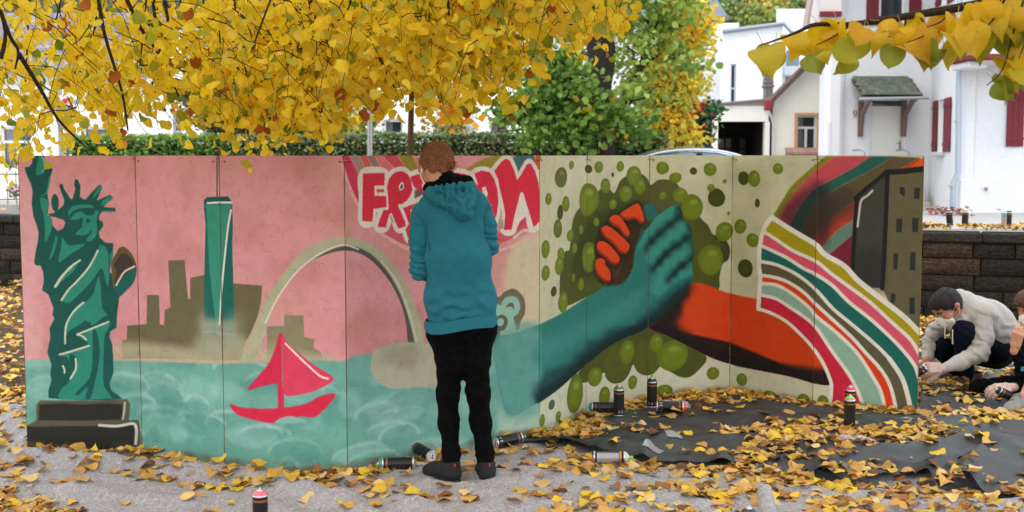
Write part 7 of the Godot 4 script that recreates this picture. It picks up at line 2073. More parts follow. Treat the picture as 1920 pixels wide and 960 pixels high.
func shutter_into(o: Node3D, at: Vector3, b: Basis, w: float, h: float, mat: Material) -> void:
	var s := Shape.new()
	for k in 3: s.box(Vector3(w * (k + 0.5) / 3.0, h * 0.5, 0), Vector3(w / 3.0 - 0.004, h, 0.03), Basis(), 0.004)
	for y in [0.14, 0.86]: s.box(Vector3(w * 0.5, h * y, 0.024), Vector3(w * 0.94, 0.09, 0.02), Basis(), 0.004)
	var sh := part(o, "shutter", s.done(), mat)
	sh.transform = Transform3D(b, at)
	for y in [0.14, 0.86]: part(sh, "hinge", box_mesh(Vector3(0.07, 0.05, 0.03), 0.0, Vector3(w + 0.02, h * y, 0.01)), flat(rgb8(70, 66, 64), 0.6))

func build_white_house() -> void:
	var o := thing("white_house", "white rendered house with dark red shutters and a slate porch roof on the right", "house")
	var render := noisy(rgb8(236, 236, 238), rgb8(222, 222, 226), 1.2, 0.92, 1.6, 0.06, 101)
	var maroon := noisy(rgb8(122, 28, 42), rgb8(104, 22, 36), 3.0, 0.7, 0.1, 0.05, 102)
	var white := flat(rgb8(232, 230, 226), 0.6)
	var y0 := 0.15
	# front with the door
	var a := Vector3(8.665, 1.65, -33)
	var b := Vector3(11.182, 1.65, -33)
	var door_l := Vector3(9.58, 1.65, -33).x - a.x
	var door_r := Vector3(10.567, 1.65, -33).x - a.x
	var door_b := 0.92 - y0
	var door_t := Vector3(9.972, 3.155, -33).y - y0
	var wx := Vector3(9.765, 5.74, -33).x - a.x
	var wy := Vector3(9.781, 5.097, -33).y - y0
	var hgt := 8.2
	var wl := part(o, "wall", wall_mesh(b.x - a.x, hgt, [[door_l, door_b, door_r - door_l, door_t - door_b], [wx, wy, 0.68, 1.5]], 0.3), render)
	wl.position = Vector3(a.x, y0, -33)
	window_into(o, Vector3(a.x + wx, y0 + wy, -33), Basis(), 0.68, 1.5, white, 1, 0.0, false)
	shutter_into(o, Vector3(Vector3(9.397, 5.74, -33).x, y0 + wy - 0.02, -32.96), Basis(), 0.33, 1.54, maroon)
	shutter_into(o, Vector3(Vector3(10.53, 5.74, -33).x, y0 + wy - 0.02, -32.96), Basis(), 0.33, 1.54, maroon)
	# door leaf with transom light
	var dw := door_r - door_l
	var tr := 0.24
	var dm := Shape.new()
	dm.box(Vector3(dw * 0.5, (door_t - door_b - tr) * 0.5, 0), Vector3(dw - 0.14, door_t - door_b - tr - 0.02, 0.06), Basis(), 0.01)
	for q in [[0.3, 0.28], [0.3, 0.72]]: dm.box(Vector3(dw * 0.5, (door_t - door_b - tr) * q[1], 0.034), Vector3(dw * 0.6, (door_t - door_b) * q[0], 0.012), Basis(), 0.005)
	var door := part(o, "door", dm.done(), flat(rgb8(230, 228, 220), 0.5))
	door.position = Vector3(a.x + door_l, y0 + door_b, -33.14)
	var fr := Shape.new()
	for x in [0.035, dw - 0.035]: fr.box(Vector3(x, (door_t - door_b) * 0.5, 0.01), Vector3(0.068, door_t - door_b - 0.004, 0.1))
	for y in [door_t - door_b - tr, door_t - door_b - 0.035]: fr.box(Vector3(dw * 0.5, y, 0.012), Vector3(dw - 0.15, 0.06, 0.09))
	part(door, "door_frame", fr.done(), white)
	var hd := Shape.new()
	hd.box(Vector3(dw - 0.14, 0.98, 0.04), Vector3(0.05, 0.24, 0.02), Basis(), 0.006)
	hd.tube([Vector3(dw - 0.14, 1.03, 0.05), Vector3(dw - 0.14, 1.03, 0.09), Vector3(dw - 0.25, 1.03, 0.09)], [0.012, 0.012, 0.011], 8)
	part(door, "door_handle", hd.done(), flat(rgb8(150, 144, 136), 0.4, 0.7))
	part(door, "transom_pane", box_mesh(Vector3(dw - 0.15, tr - 0.06, 0.01), 0.0, Vector3(dw * 0.5, door_t - door_b - tr * 0.5 - 0.01, 0)), glass)
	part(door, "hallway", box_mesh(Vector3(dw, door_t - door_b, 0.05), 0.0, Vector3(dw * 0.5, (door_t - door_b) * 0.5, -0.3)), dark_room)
	# porch roof of slate on wooden brackets
	var pl := Vector3(9.06, 3.132, -31.9)
	var pr := Vector3(10.644, 3.132, -31.9)
	var ptop := Vector3(9.319, 3.663, -33).y
	var porch := Shape.new()
	var prise := ptop - pl.y
	porch.prism(PackedVector2Array([Vector2(-1.1, 0), Vector2(0, prise), Vector2(0, prise - 0.06), Vector2(-1.1, -0.05)]), Transform3D(Basis(Vector3(0, 0, -1), Vector3.UP, Vector3(1, 0, 0)), Vector3(pr.x, pl.y, -33.0)), pr.x - pl.x)
	var pc := part(o, "porch_roof", porch.done(), flat(rgb8(96, 82, 74), 0.8))
	tile_rows(pc, "slate", Vector3(pl.x, pl.y + 0.03, -31.9), Vector3(pr.x - pl.x, 0, 0), Vector3(0, prise, -1.1), 14, 8, [rgb8(92, 104, 92), rgb8(80, 92, 84), rgb8(106, 116, 100), rgb8(84, 98, 76), rgb8(112, 112, 104)], true)
	var gut := Shape.new()
	gut.tube([Vector3(pl.x - 0.1, pl.y - 0.05, -31.86), Vector3(pr.x + 0.1, pl.y - 0.02, -31.86)], [0.045, 0.045], 10)
	part(pc, "gutter", gut.done(), flat(rgb8(168, 172, 176), 0.45, 0.6))
	for x in [Vector3(9.311, 5.678, -32.5).x, Vector3(10.454, 5.678, -32.5).x]:
		var br := Shape.new()
		br.tube([Vector3(x, pl.y - 0.95, -32.93), Vector3(x, pl.y - 0.4, -32.78), Vector3(x, pl.y - 0.08, -32.2), Vector3(x, pl.y - 0.06, -31.95)], [0.055, 0.06, 0.06, 0.05], 8)
		br.box(Vector3(x, pl.y - 0.5, -32.95), Vector3(0.13, 1.0, 0.1), Basis(), 0.01)
		part(pc, "bracket", br.done(), flat(rgb8(120, 100, 92), 0.85))
	# house number, as on the wall
	var tm := TextMesh.new()
	tm.text = "9"
	tm.font_size = 24
	tm.pixel_size = 0.0105
	tm.depth = 0.02
	tm.font = SystemFont.new()
	tm.font.font_names = PackedStringArray(["Droid Serif"])
	part(o, "house_number", tm, flat(rgb8(120, 116, 104), 0.6)).position = Vector3(9.161, 2.743, -32.97)
	# hand rails of the steps
	for x in [Vector3(9.17, 5.641, -32.2).x, Vector3(10.316, 5.641, -32.2).x]:
		var rl := Shape.new()
		rl.tube([Vector3(x, 0.2, -32.0), Vector3(x, 1.72, -32.0), Vector3(x - 0.06, 1.78, -32.3), Vector3(x - 0.08, 1.76, -32.8)], [0.02, 0.02, 0.02, 0.02], 8)
		part(o, "hand_rail", rl.done(), flat(rgb8(140, 146, 152), 0.5, 0.4))
	for k in 4: part(o, "step", box_mesh(Vector3(1.5, 0.17, 0.3), 0.01, Vector3(a.x + (door_l + door_r) * 0.5, 0.25 + 0.17 * k + 0.085, -31.9 - 0.3 * k)), flat(rgb8(170, 168, 164), 0.9))
	# buttress on the left corner
	var bx := Vector3(8.278, 1.65, -32.6)
	var bt := Shape.new()
	bt.box(Vector3(bx.x + 0.25, 4.1, -33.0), Vector3(0.5, 8.2, 0.8), Basis(), 0.12)
	part(o, "corner_pier", bt.done(), render)
	var nd := Shape.new()
	nd.box(Vector3(Vector3(8.391, 5.678, -32.5).x, Vector3(-13.505, 2.071, -32.5).y, -32.6), Vector3(0.1, 0.9, 0.06), Basis(), 0.02)
	part(o, "niche_rim", nd.done(), flat(rgb8(214, 216, 222), 0.9))
	# gable roof with white soffit and red beam over the left corner
	var sf := Shape.new()
	var e0 := Vector3(7.924, 4.94, -33.4)
	var e1 := Vector3(8.613, 4.94, -33.4)
	sf.box(Vector3((e0.x + e1.x) * 0.5, 6.4, -32.9), Vector3(e1.x - e0.x - 0.1, 3.2, 1.2))
	part(o, "bargeboard_gable", sf.done(), flat(rgb8(216, 208, 206), 0.8))
	var bg := Shape.new()
	bg.tube([Vector3(7.609, 4.932, -32.2), Vector3(7.805, 6.185, -32.2)], [0.1, 0.1], 4)
	part(o, "bargeboard", bg.done(), flat(rgb8(176, 160, 154), 0.8))
	part(o, "red_beam", box_mesh(Vector3(e1.x - e0.x - 0.14, 0.13, 0.16), 0.01, Vector3((e0.x + e1.x) * 0.5, Vector3(-13.269, 5.287, -32.2).y, -32.24)), maroon)
	# oblique side wall with a shuttered window
	var c0 := Vector3(b.x, y0, -33.0)
	var c1 := Vector3(10.41, 1.65, -28.6)
	c1.y = y0
	var d := (c1 - c0)
	var wd := d.length()
	d = d.normalized()
	var sb := Basis(d, Vector3.UP, d.cross(Vector3.UP))
	var s0 := 0.30 * wd
	var s1 := 0.52 * wd
	var sy := 1.72 - y0
	var side := part(o, "wall", wall_mesh(wd, hgt, [[s0, sy, s1 - s0, 1.32], [s0, 5.2, s1 - s0, 1.5]], 0.3), render)
	side.transform = Transform3D(sb, c0)
	for yy in [[sy, 1.32], [5.2, 1.5]]:
		window_into(o, c0 + d * s0 + Vector3(0, yy[0], 0), sb, s1 - s0, yy[1], white, 1, 0.0, false)
		shutter_into(o, c0 + d * (s0 - 0.155 * wd) + Vector3(0, yy[0], 0) + sb.z * 0.03, sb, 0.15 * wd, yy[1], maroon)
		shutter_into(o, c0 + d * (s1 + 0.005 * wd) + Vector3(0, yy[0], 0) + sb.z * 0.03, sb, 0.2 * wd, yy[1], maroon)
		part(o, "window_sill", box_mesh(Vector3(s1 - s0 + 0.12, 0.09, 0.2), 0.01), flat(rgb8(196, 192, 190), 0.85)).transform = Transform3D(sb, c0 + d * (s0 + s1) * 0.5 + Vector3(0, yy[0] - 0.05, 0) + sb.z * 0.06)
	# nearer block on the right
	var r0 := Vector3(c1.x, y0, c1.z)
	var hole := [Vector3(11.873, 5.195, -28.6).x - r0.x, Vector3(-11.891, 1.835, -28.6).y - y0, 0.9, 1.35]
	var rw := part(o, "wall", wall_mesh(7.5, hgt, [hole], 0.3), render)
	rw.position = r0
	window_into(o, r0 + Vector3(hole[0], hole[1], 0), Basis(), 0.9, 1.35, white)
	shutter_into(o, Vector3(Vector3(11.453, 5.183, -28.5).x, r0.y + hole[1], r0.z + 0.04), Basis(), 0.4, 1.35, maroon)
	part(o, "plinth", box_mesh(Vector3(7.5, 1.0, 0.06), 0.02, r0 + Vector3(3.76, Vector3(-11.917, 1.069, -28.6).y - 0.5 - r0.y, 0.03)), render)
	# bay roof with red edge and white bracket
	var by := Vector3(10.077, 3.758, -27.6)
	var bay := Shape.new()
	bay.box(Vector3(by.x + 2.5, by.y + 0.04, -27.9), Vector3(5.0, 0.12, 1.5), Basis(), 0.02)
	part(o, "bay_edge", bay.done(), maroon)
	part(o, "bay_wall", box_mesh(Vector3(4.6, 2.4, 1.2), 0.02, Vector3(by.x + 2.7, by.y + 1.3, -28.0)), render)
	part(o, "bay_bracket", box_mesh(Vector3(0.42, 0.16, 1.1), 0.03, Vector3(by.x + 0.3, by.y - 0.1, -28.1)), flat(rgb8(222, 220, 220), 0.8))
	part(o, "bay_soffit", box_mesh(Vector3(4.7, 0.06, 1.3), 0.01, Vector3(by.x + 2.6, by.y - 0.05, -27.95)), flat(rgb8(206, 196, 194), 0.8))
	# grey downpipe
	var zinc := flat(rgb8(164, 174, 186), 0.45, 0.35)
	var pp := Shape.new()
	pp.tube([Vector3(10.217, 5.65, -28.4), Vector3(10.25, 3.722, -28.4), Vector3(10.301, 1.22, -28.4), Vector3(10.208, 1.011, -28.4), Vector3(10.202, 0.789, -28.4), Vector3(10.203, 0.345, -28.4)], [0.062, 0.062, 0.062, 0.066, 0.066, 0.066], 12)
	var pipe := part(o, "downpipe", pp.done(), zinc)
	var cl := Shape.new()
	for y in [100.0, 230.0, 350.0]: cl.tube([Vector3(Vector3(10.267, 2.75, -28.4).x - (0.1 if y > 340 else 0.0), 1.65 + (290.0 - y) * 0.01235, -28.4), Vector3(Vector3(10.267, 2.75, -28.4).x - (0.1 if y > 340 else 0.0), 1.69 + (290.0 - y) * 0.01235, -28.4)], [0.078, 0.078], 12)
	part(pipe, "clip", cl.done(), zinc)
	var vent := Shape.new()
	vent.tube([Vector3(11.042, 0.858, -28.6), Vector3(10.965, 0.863, -28.4)], [0.05, 0.03], 10)
	part(o, "wall_tap", vent.done(), flat(rgb8(130, 132, 136), 0.5, 0.5))
	# main roof out of sight above
	part(o, "roof", box_mesh(Vector3(15.0, 0.3, 8.0), 0.02, Vector3(a.x + 7.0, y0 + hgt + 0.5, -34.5)), flat(rgb8(110, 70, 58), 0.9))

func build_cream_house() -> void:
	var o := thing("cream_house", "cream gabled house with orange-framed window beside the white house", "house")
	var render := noisy(rgb8(240, 236, 226), rgb8(230, 225, 214), 1.0, 0.92, 0.8, 0.05, 111)
	var orange := flat(rgb8(204, 146, 100), 0.7)
	var frame := noisy(rgb8(222, 220, 214), rgb8(180, 174, 166), 6.0, 0.8, 0.1, 0.06, 112)
	var D := 37.0
	var a := Vector3(7.663, 1.65, -37)
	var b := Vector3(9.86, 1.65, -37)
	var y0 := 0.2
	var w := b.x - a.x
	var eave := Vector3(7.637, 3.21, -37).y - y0
	var peak := Vector3(10.17, 5.609, -37).y - y0
	var wa := Vector3(8.542, 1.794, -37)
	var wb := Vector3(9.146, 2.829, -37)
	var ua := Vector3(9.272, 3.718, -37)
	var ub := Vector3(9.5, 4.224, -37)
	var wl := part(o, "wall", wall_mesh(w, eave, [[wa.x - a.x, wa.y - y0, wb.x - wa.x, wb.y - wa.y]], 0.3, [Vector2(0, eave), Vector2(w, eave), Vector2(w, peak - 0.3), Vector2(w * 0.98, peak - 0.3)]), render)
	wl.position = Vector3(a.x, y0, -D)
	for q in [[wa, wb, true], [ua, ub, false]]:
		var p: Vector3 = q[0]
		var e: Vector3 = q[1]
		var f := Shape.new()
		var t := 0.07
		for x in [p.x - t * 0.5, e.x + t * 0.5]: f.box(Vector3(x, (p.y + e.y) * 0.5, -D + 0.025), Vector3(t, e.y - p.y + 0.14, 0.06))
		for y in [p.y - t * 0.5, e.y + t * 0.5]: f.box(Vector3((p.x + e.x) * 0.5, y, -D + 0.024), Vector3(e.x - p.x, t, 0.058))
		part(o, "window_surround", f.done(), orange)
		if q[2]: window_into(o, p, Basis(), e.x - p.x, e.y - p.y, frame, 2, 0.64)
		else: window_into(o, p + Vector3(0, 0, 0.14), Basis(), e.x - p.x, e.y - p.y, frame, 1, 0.5, false)
	# little tiled awning under the window
	var tl := Vector3(8.202, 1.634, -36.4)
	var tr := Vector3(9.227, 1.634, -36.4)
	var aw := part(o, "awning", box_mesh(Vector3(tr.x - tl.x, 0.05, 0.5), 0.01, Vector3((tl.x + tr.x) * 0.5, tl.y + 0.02, -36.75)), flat(rgb8(150, 120, 112), 0.9))
	for k in 12:
		var s := Shape.new()
		s.tube([Vector3(0, 0, 0.3), Vector3(0, 0.13, -0.25)], [0.05, 0.045], 8)
		part(aw, "tile", s.done(), flat(rgb8(186, 146, 138).lerp(rgb8(160, 120, 112), rng.randf()), 0.9)).position = Vector3(lerpf(tl.x + 0.04, tr.x - 0.04, k / 11.0), tl.y + 0.06, -36.72)
	# roof slope with tiles, red verge end and gutter pipe
	var r0 := Vector3(a.x - 0.12, y0 + eave - 0.05, -D + 0.35)
	var r1 := Vector3(b.x, y0 + peak - 0.1, -D + 0.35)
	var rf := Shape.new()
	var bk := Vector3(2.1, 0, -6)
	rf.quad(r0, r1, r1 + bk, r0 + bk, Vector3(-0.6, 0.8, 0))
	rf.quad(r0 - Vector3(0, 0.12, 0), r1 - Vector3(0, 0.12, 0), r1 + bk - Vector3(0, 0.12, 0), r0 + bk - Vector3(0, 0.12, 0), Vector3(0.6, -0.8, 0))
	rf.quad(r0, r1, r1 - Vector3(0, 0.12, 0), r0 - Vector3(0, 0.12, 0), Vector3.BACK)
	var roof := part(o, "roof", rf.done(), flat(rgb8(124, 100, 90), 0.9))
	var verge := Shape.new()
	for k in 16:
		var p := r0.lerp(r1, (k + 0.5) / 16.0)
		verge.box(p + Vector3(0, 0.05, 0.02), Vector3(r0.distance_to(r1) / 15.0, 0.05, 0.1), Basis(Vector3.BACK, (r1 - r0).angle_to(Vector3.RIGHT)), 0.015)
	part(roof, "verge_tiles", verge.done(), flat(rgb8(132, 104, 94), 0.9))
	part(roof, "red_eave_end", box_mesh(Vector3(0.22, 0.3, 0.2), 0.03, r0 + Vector3(0.04, -0.05, 0.06)), flat(rgb8(150, 44, 52), 0.7))
	var pp := Shape.new()
	pp.tube([r0 + Vector3(0.02, -0.16, 0.05), r0 + Vector3(0.2, -0.4, -0.2), r0 + Vector3(0.28, -0.6, -0.27), r0 + Vector3(0.28, -2.6, -0.27)], [0.05, 0.05, 0.05, 0.05], 10)
	part(o, "downpipe", pp.done(), flat(rgb8(226, 226, 224), 0.6))
	var ch := part(o, "chimney", box_mesh(Vector3(0.26, 1.1, 0.3), 0.02, Vector3(7.974, 3.604, -38.5)), noisy(rgb8(150, 144, 140), rgb8(112, 106, 104), 5.0, 0.95, 0.3, 0.06, 114))
	var cp := Shape.new()
	var ct := Vector3(7.971, 3.752, -38.5)
	for y in [0.02, 0.14, 0.24]: cp.box(ct + Vector3(0, y, 0), Vector3(0.34 - y * 0.3, 0.09, 0.38 - y * 0.3), Basis(), 0.015)
	cp.box(ct + Vector3(0, 0.42, 0), Vector3(0.3, 0.03, 0.34))
	for x in [-0.11, 0.11]: cp.box(ct + Vector3(x, 0.34, 0), Vector3(0.03, 0.14, 0.3))
	part(ch, "chimney_cap", cp.done(), flat(rgb8(124, 120, 118), 0.9))
	# wall lantern
	var ln := Shape.new()
	var lp := Vector3(9.177, 2.659, -36.6)
	ln.lathe([Vector2(0.0, -0.12), Vector2(0.05, -0.12), Vector2(0.085, 0.08), Vector2(0.1, 0.09), Vector2(0.03, 0.16), Vector2(0.0, 0.18)], 6, Transform3D(Basis(), lp))
	ln.tube([lp + Vector3(0, 0.18, 0), lp + Vector3(0.0, 0.24, -0.1), lp + Vector3(0.1, 0.22, -0.38)], [0.012, 0.012, 0.012], 6)
	tag(part(self, "wall_lantern", ln.done(), flat(rgb8(98, 98, 98), 0.5)), "small grey wall lantern beside the orange-framed window", "lantern")
	# garage
	o = thing("garage", "white carport with a dark open bay and brown double doors inside", "garage")
	var g0 := Vector3(5.996, 1.65, -36.8)
	var g1 := Vector3(7.622, 1.65, -36.8)
	var gt := Vector3(6.842, 2.633, -36.8).y
	var gh := Vector3(6.834, 3.091, -36.8).y
	var gw := g1.x - g0.x
	var front := Shape.new()
	front.box(Vector3((g0.x + g1.x) * 0.5, (gt + gh) * 0.5, -36.8), Vector3(gw, gh - gt, 0.3))
	for x in [g0.x + 0.06, g1.x - 0.03]: front.box(Vector3(x, gt * 0.5 + 0.1, -36.8), Vector3(0.14, gt - 0.2 - 0.003, 0.297))
	part(o, "front_wall", front.done(), render)
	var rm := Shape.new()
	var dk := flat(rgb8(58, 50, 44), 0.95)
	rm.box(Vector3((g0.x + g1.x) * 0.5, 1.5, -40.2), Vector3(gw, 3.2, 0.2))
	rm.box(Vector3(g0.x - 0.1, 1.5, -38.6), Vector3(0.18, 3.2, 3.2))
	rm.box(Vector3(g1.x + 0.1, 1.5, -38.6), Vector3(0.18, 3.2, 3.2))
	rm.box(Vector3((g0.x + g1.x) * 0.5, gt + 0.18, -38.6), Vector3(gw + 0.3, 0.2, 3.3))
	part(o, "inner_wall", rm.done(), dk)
	for k in 2:
		var dr := Shape.new()
		var px: float = lerpf(Vector3(6.605, 6.608, -40).x, Vector3(7.291, 6.608, -40).x, k)
		dr.box(Vector3(px + 0.32, 1.25, -40.05), Vector3(0.62, 2.1, 0.06), Basis(), 0.01)
		var door := part(o, "garage_door", dr.done(), flat(rgb8(36, 28, 24), 0.8))
		for i in 2:
			for j in 3: part(door, "pane", box_mesh(Vector3(0.16, 0.3, 0.02), 0.0, Vector3(px + 0.2 + 0.22 * i, 1.3 + 0.36 * j, -40.015)), flat(rgb8(84, 76, 62), 0.3))
	var rfc := Shape.new()
	rfc.tube([Vector3(g0.x - 0.2, gh + 0.02, -36.6), Vector3(g1.x, gh + 0.18, -36.6)], [0.05, 0.05], 6)
	part(o, "roof_edge", rfc.done(), flat(rgb8(120, 112, 106), 0.8))
	part(o, "roof", box_mesh(Vector3(gw + 0.4, 0.12, 3.6), 0.01, Vector3((g0.x + g1.x) * 0.5, gh + 0.06, -38.6)), flat(rgb8(140, 134, 128), 0.9))

func build_modern_house() -> void:
	var o := thing("modern_house", "plain white modern house with flat grey roof edge behind the garage", "house")
	var white := noisy(rgb8(238, 240, 242), rgb8(230, 232, 236), 0.5, 0.9, 0.0, 0.05, 121)
	var D := 48.0
	var a := Vector3(8.131, 7.6, -48)
	var b := Vector3(10.478, 7.6, -48)
	var top_l := Vector3(8.416, 6.44, -48).y
	var top_r := Vector3(10.496, 6.644, -48).y
	var s := Shape.new()
	var l0 := Vector3(8.478, 3.592, -48)
	var l1 := Vector3(8.703, 5.153, -48)
	var wl := part(o, "wall", wall_mesh(b.x - a.x, top_l - 0.2, [[l0.x - a.x, l0.y - 0.2, l1.x - l0.x, l1.y - l0.y]], 0.3, [Vector2(0, top_l - 0.2), Vector2(b.x - a.x, top_l - 0.2), Vector2(b.x - a.x, top_r - 0.2)]), white)
	wl.position = Vector3(a.x, 0.2, -D)
	window_into(o, l0, Basis(), l1.x - l0.x, l1.y - l0.y, flat(rgb8(180, 190, 200), 0.5), 1, 0.4, false)
	s.tube([Vector3(a.x, top_l - 0.05, -D + 0.1), Vector3(b.x, top_r + 0.05, -D + 0.1), Vector3(11.28, 5.764, -47.5)], [0.09, 0.09, 0.09], 4)
	part(o, "roof_edge", s.done(), flat(rgb8(150, 160, 168), 0.5, 0.3))
	s = Shape.new()
	s.box((Vector3(11.205, 4.628, -49.5)), Vector3(1.3, 5.6, 0.2))
	part(o, "side_wall", s.done(), white)
	for q in [[1481, 118, 0.5, 0.9], [1481, 150, 0.55, 0.5]]:
		var p := Vector3((q[0] - 960.0) * 49.0 / 2300.0, 1.65 + (290.0 - q[1]) * 49.0 / 2300.0, -49.0)
		part(o, "balcony_pane", box_mesh(Vector3(q[2], q[3], 0.04), 0.0, p), flat(rgb8(120, 140, 150), 0.2))
	part(o, "balcony", box_mesh(Vector3(0.7, 0.35, 0.8), 0.02, Vector3(10.953, 4.906, -48.6)), flat(rgb8(196, 200, 206), 0.7))
	s = Shape.new()
	var k0 := Vector3(7.646, 6.915, -50)
	s.box(Vector3(k0.x + 0.6, k0.y * 0.5, -50), Vector3(1.7, k0.y, 0.4))
	part(o, "rear_wall", s.done(), white)
	# white house behind the maple
	o = thing("white_house_behind_trees", "white house with grey eave seen through the maple's branches", "house")
	var c := Vector3(1.161, 7.302, -52)
	var e := Vector3(8.597, 7.302, -52)
	wl = part(o, "wall", wall_mesh(e.x - c.x, c.y - 0.2, [[1.4, 0.6, 0.9, 1.3], [4.4, 0.6, 0.9, 1.3], [1.4, 3.4, 0.9, 1.3], [4.4, 3.4, 0.9, 1.3]], 0.3), white)
	wl.position = Vector3(c.x, 0.2, -52)
	for q in [[1.4, 0.6], [4.4, 0.6], [1.4, 3.4], [4.4, 3.4]]: window_into(o, Vector3(c.x + q[0], 0.2 + q[1], -52), Basis(), 0.9, 1.3, white)
	s = Shape.new()
	s.quad(Vector3(c.x - 0.4, c.y, -51.5), Vector3(e.x + 0.4, c.y, -51.5), Vector3(e.x + 0.4, c.y + 1.3, -55), Vector3(c.x - 0.4, c.y + 1.3, -55), Vector3(0, 0.9, 0.4))
	s.box(Vector3((c.x + e.x) * 0.5, c.y - 0.02, -51.6), Vector3(e.x - c.x + 0.8, 0.16, 0.5))
	part(o, "roof", s.done(), flat(rgb8(96, 106, 112), 0.7))

func build_left_houses() -> void:
	var cream := noisy(rgb8(242, 238, 228), rgb8(234, 230, 218), 0.8, 0.92, 0.6, 0.05, 131)
	var white := flat(rgb8(232, 232, 230), 0.7)
	# pale house behind the hedge
	var o := thing("pale_house", "pale cream house with white windows behind the hedge, above the standing person", "house")
	var D := 44.0
	var a := Vector3(-5.85, 7.104, -44)
	var b := Vector3(0.944, 7.104, -44)
	var y0 := 0.2
	var top := Vector3(-18.141, 6.358, -44).y
	var holes := []
	var wins := [[722, 757, 226, 275], [835, 872, 195, 249], [918, 953, 228, 276], [722, 757, 90, 145], [835, 872, 90, 145], [918, 953, 90, 145]]
	var kk := D / 2300.0 * 1.003
	for q in wins: holes.append([(q[0] - 960.0) * kk - a.x, 1.65 + (290.0 - q[3]) * kk - y0, (q[1] - q[0]) * kk, (q[3] - q[2]) * kk])
	var wl := part(o, "wall", wall_mesh(b.x - a.x, top - y0, holes, 0.3), cream)
	wl.position = Vector3(a.x, y0, -D)
	for q in holes: window_into(o, Vector3(a.x + q[0], y0 + q[1], -D), Basis(), q[2], q[3], white, 2, 0.5)
	for i in [0, 2]:
		var arch := Shape.new()
		var q: Array = holes[i]
		var c := []
		for k in 9: c.append(Vector3(a.x + q[0] - 0.06 + (q[2] + 0.12) * k / 8.0, y0 + q[1] + q[3] + 0.08 * sin(PI * k / 8.0), -D + 0.03))
		arch.tube(c, taper(0.06, 0.06, 9), 5)
		part(o, "window_arch", arch.done(), white)
	var f: Array = holes[1]
	for x in [-0.3, f[2]]: shutter_into(o, Vector3(a.x + f[0] + x, y0 + f[1], -D + 0.04), Basis(), 0.3, f[3], flat(rgb8(196, 198, 200), 0.7))
	part(o, "window_sill", box_mesh(Vector3(f[2] + 0.9, 0.1, 0.3), 0.01, Vector3(a.x + f[0] + f[2] * 0.5, y0 + f[1] - 0.05, -D + 0.12)), flat(rgb8(180, 178, 176), 0.8))
	var fb := thing("flower_box", "flower box with red and green plants on the pale house's middle sill", "flower box")
	part(fb, "trough", box_mesh(Vector3(0.6, 0.14, 0.2), 0.01, Vector3(a.x + f[0] + f[2] * 0.5, y0 + f[1] + 0.08, -D + 0.14)), flat(rgb8(96, 60, 48), 0.8))
	foliage(fb, "flowers", [[Vector3(a.x + f[0] + f[2] * 0.3, y0 + f[1] + 0.25, -D + 0.16), 0.2], [Vector3(a.x + f[0] + f[2] * 0.75, y0 + f[1] + 0.25, -D + 0.16), 0.2]], 150, 0.09, func(_p): return [lin(70, 100, 44), lin(196, 60, 50), lin(180, 170, 60), lin(60, 80, 40)][rng.randi() % 4])
	var rs := Shape.new()
	rs.quad(Vector3(a.x - 0.5, top - 0.1, -D + 0.5), Vector3(b.x + 0.5, top - 0.1, -D + 0.5), Vector3(b.x + 0.5, top + 3, -D - 3.6), Vector3(a.x - 0.5, top + 3, -D - 3.6), Vector3(0, 0.8, 0.6))
	rs.box(Vector3((a.x + b.x) * 0.5, top - 0.12, -D + 0.3), Vector3(b.x - a.x + 0.9, 0.18, 0.5))
	part(o, "roof", rs.done(), flat(rgb8(120, 96, 88), 0.9))
	# tiled house at the left
	o = thing("tiled_house", "white house with broad grey tiled roof behind the yellow leaves at left", "house")
	D = 36.0
	a = Vector3(-18.836, 6.112, -36)
	b = Vector3(-10.422, 6.112, -36)
	var eave := Vector3(-14.886, 4.246, -36).y
	wl = part(o, "wall", wall_mesh(b.x - a.x, eave - y0, [[3.9, 1.0, 0.9, 1.25], [6.3, 1.0, 0.9, 1.25], [1.2, 1.0, 0.9, 1.25]], 0.3), cream)
	wl.position = Vector3(a.x, y0, -D)
	for x in [3.9, 6.3, 1.2]: window_into(o, Vector3(a.x + x, y0 + 1.0, -D), Basis(), 0.9, 1.25, white)
	var ridge := Vector3(-16.073, 6.022, -39).y
	rs = Shape.new()
	var q0 := Vector3(a.x - 0.5, eave - 0.1, -D + 0.5)
	rs.quad(q0, Vector3(b.x + 0.6, q0.y, q0.z), Vector3(b.x + 0.6, ridge, -D - 3.0), Vector3(q0.x, ridge, -D - 3.0), Vector3(0, 0.8, 0.6))
	rs.quad(Vector3(q0.x, ridge, -D - 3.0), Vector3(b.x + 0.6, ridge, -D - 3.0), Vector3(b.x + 0.6, eave, -D - 7.0), Vector3(q0.x, eave, -D - 7.0), Vector3(0, 0.8, -0.6))
	var roof := part(o, "roof", rs.done(), flat(rgb8(104, 98, 100), 0.9))
	tile_rows(roof, "roof_tile", q0 + Vector3(0, 0.01, 0), Vector3(b.x + 0.6 - q0.x, 0, 0), Vector3(0, ridge - q0.y, -3.5), 44, 16, [rgb8(128, 122, 124), rgb8(112, 106, 110), rgb8(142, 136, 136), rgb8(120, 108, 106)])
	var gt := Shape.new()
	gt.tube([q0 + Vector3(0, -0.02, 0.05), Vector3(b.x + 0.6, q0.y - 0.02, q0.z + 0.05)], [0.07, 0.07], 8)
	part(roof, "gutter", gt.done(), flat(rgb8(120, 130, 138), 0.5, 0.4))
	# white cross gable right of it
	o = thing("white_gable_house", "white gable wall with grey-shuttered window seen between the yellow leaves", "house")
	a = Vector3(-10.327, 5.988, -35)
	b = Vector3(-8.706, 5.988, -35)
	eave = Vector3(-14.465, 4.383, -35).y
	var w := b.x - a.x
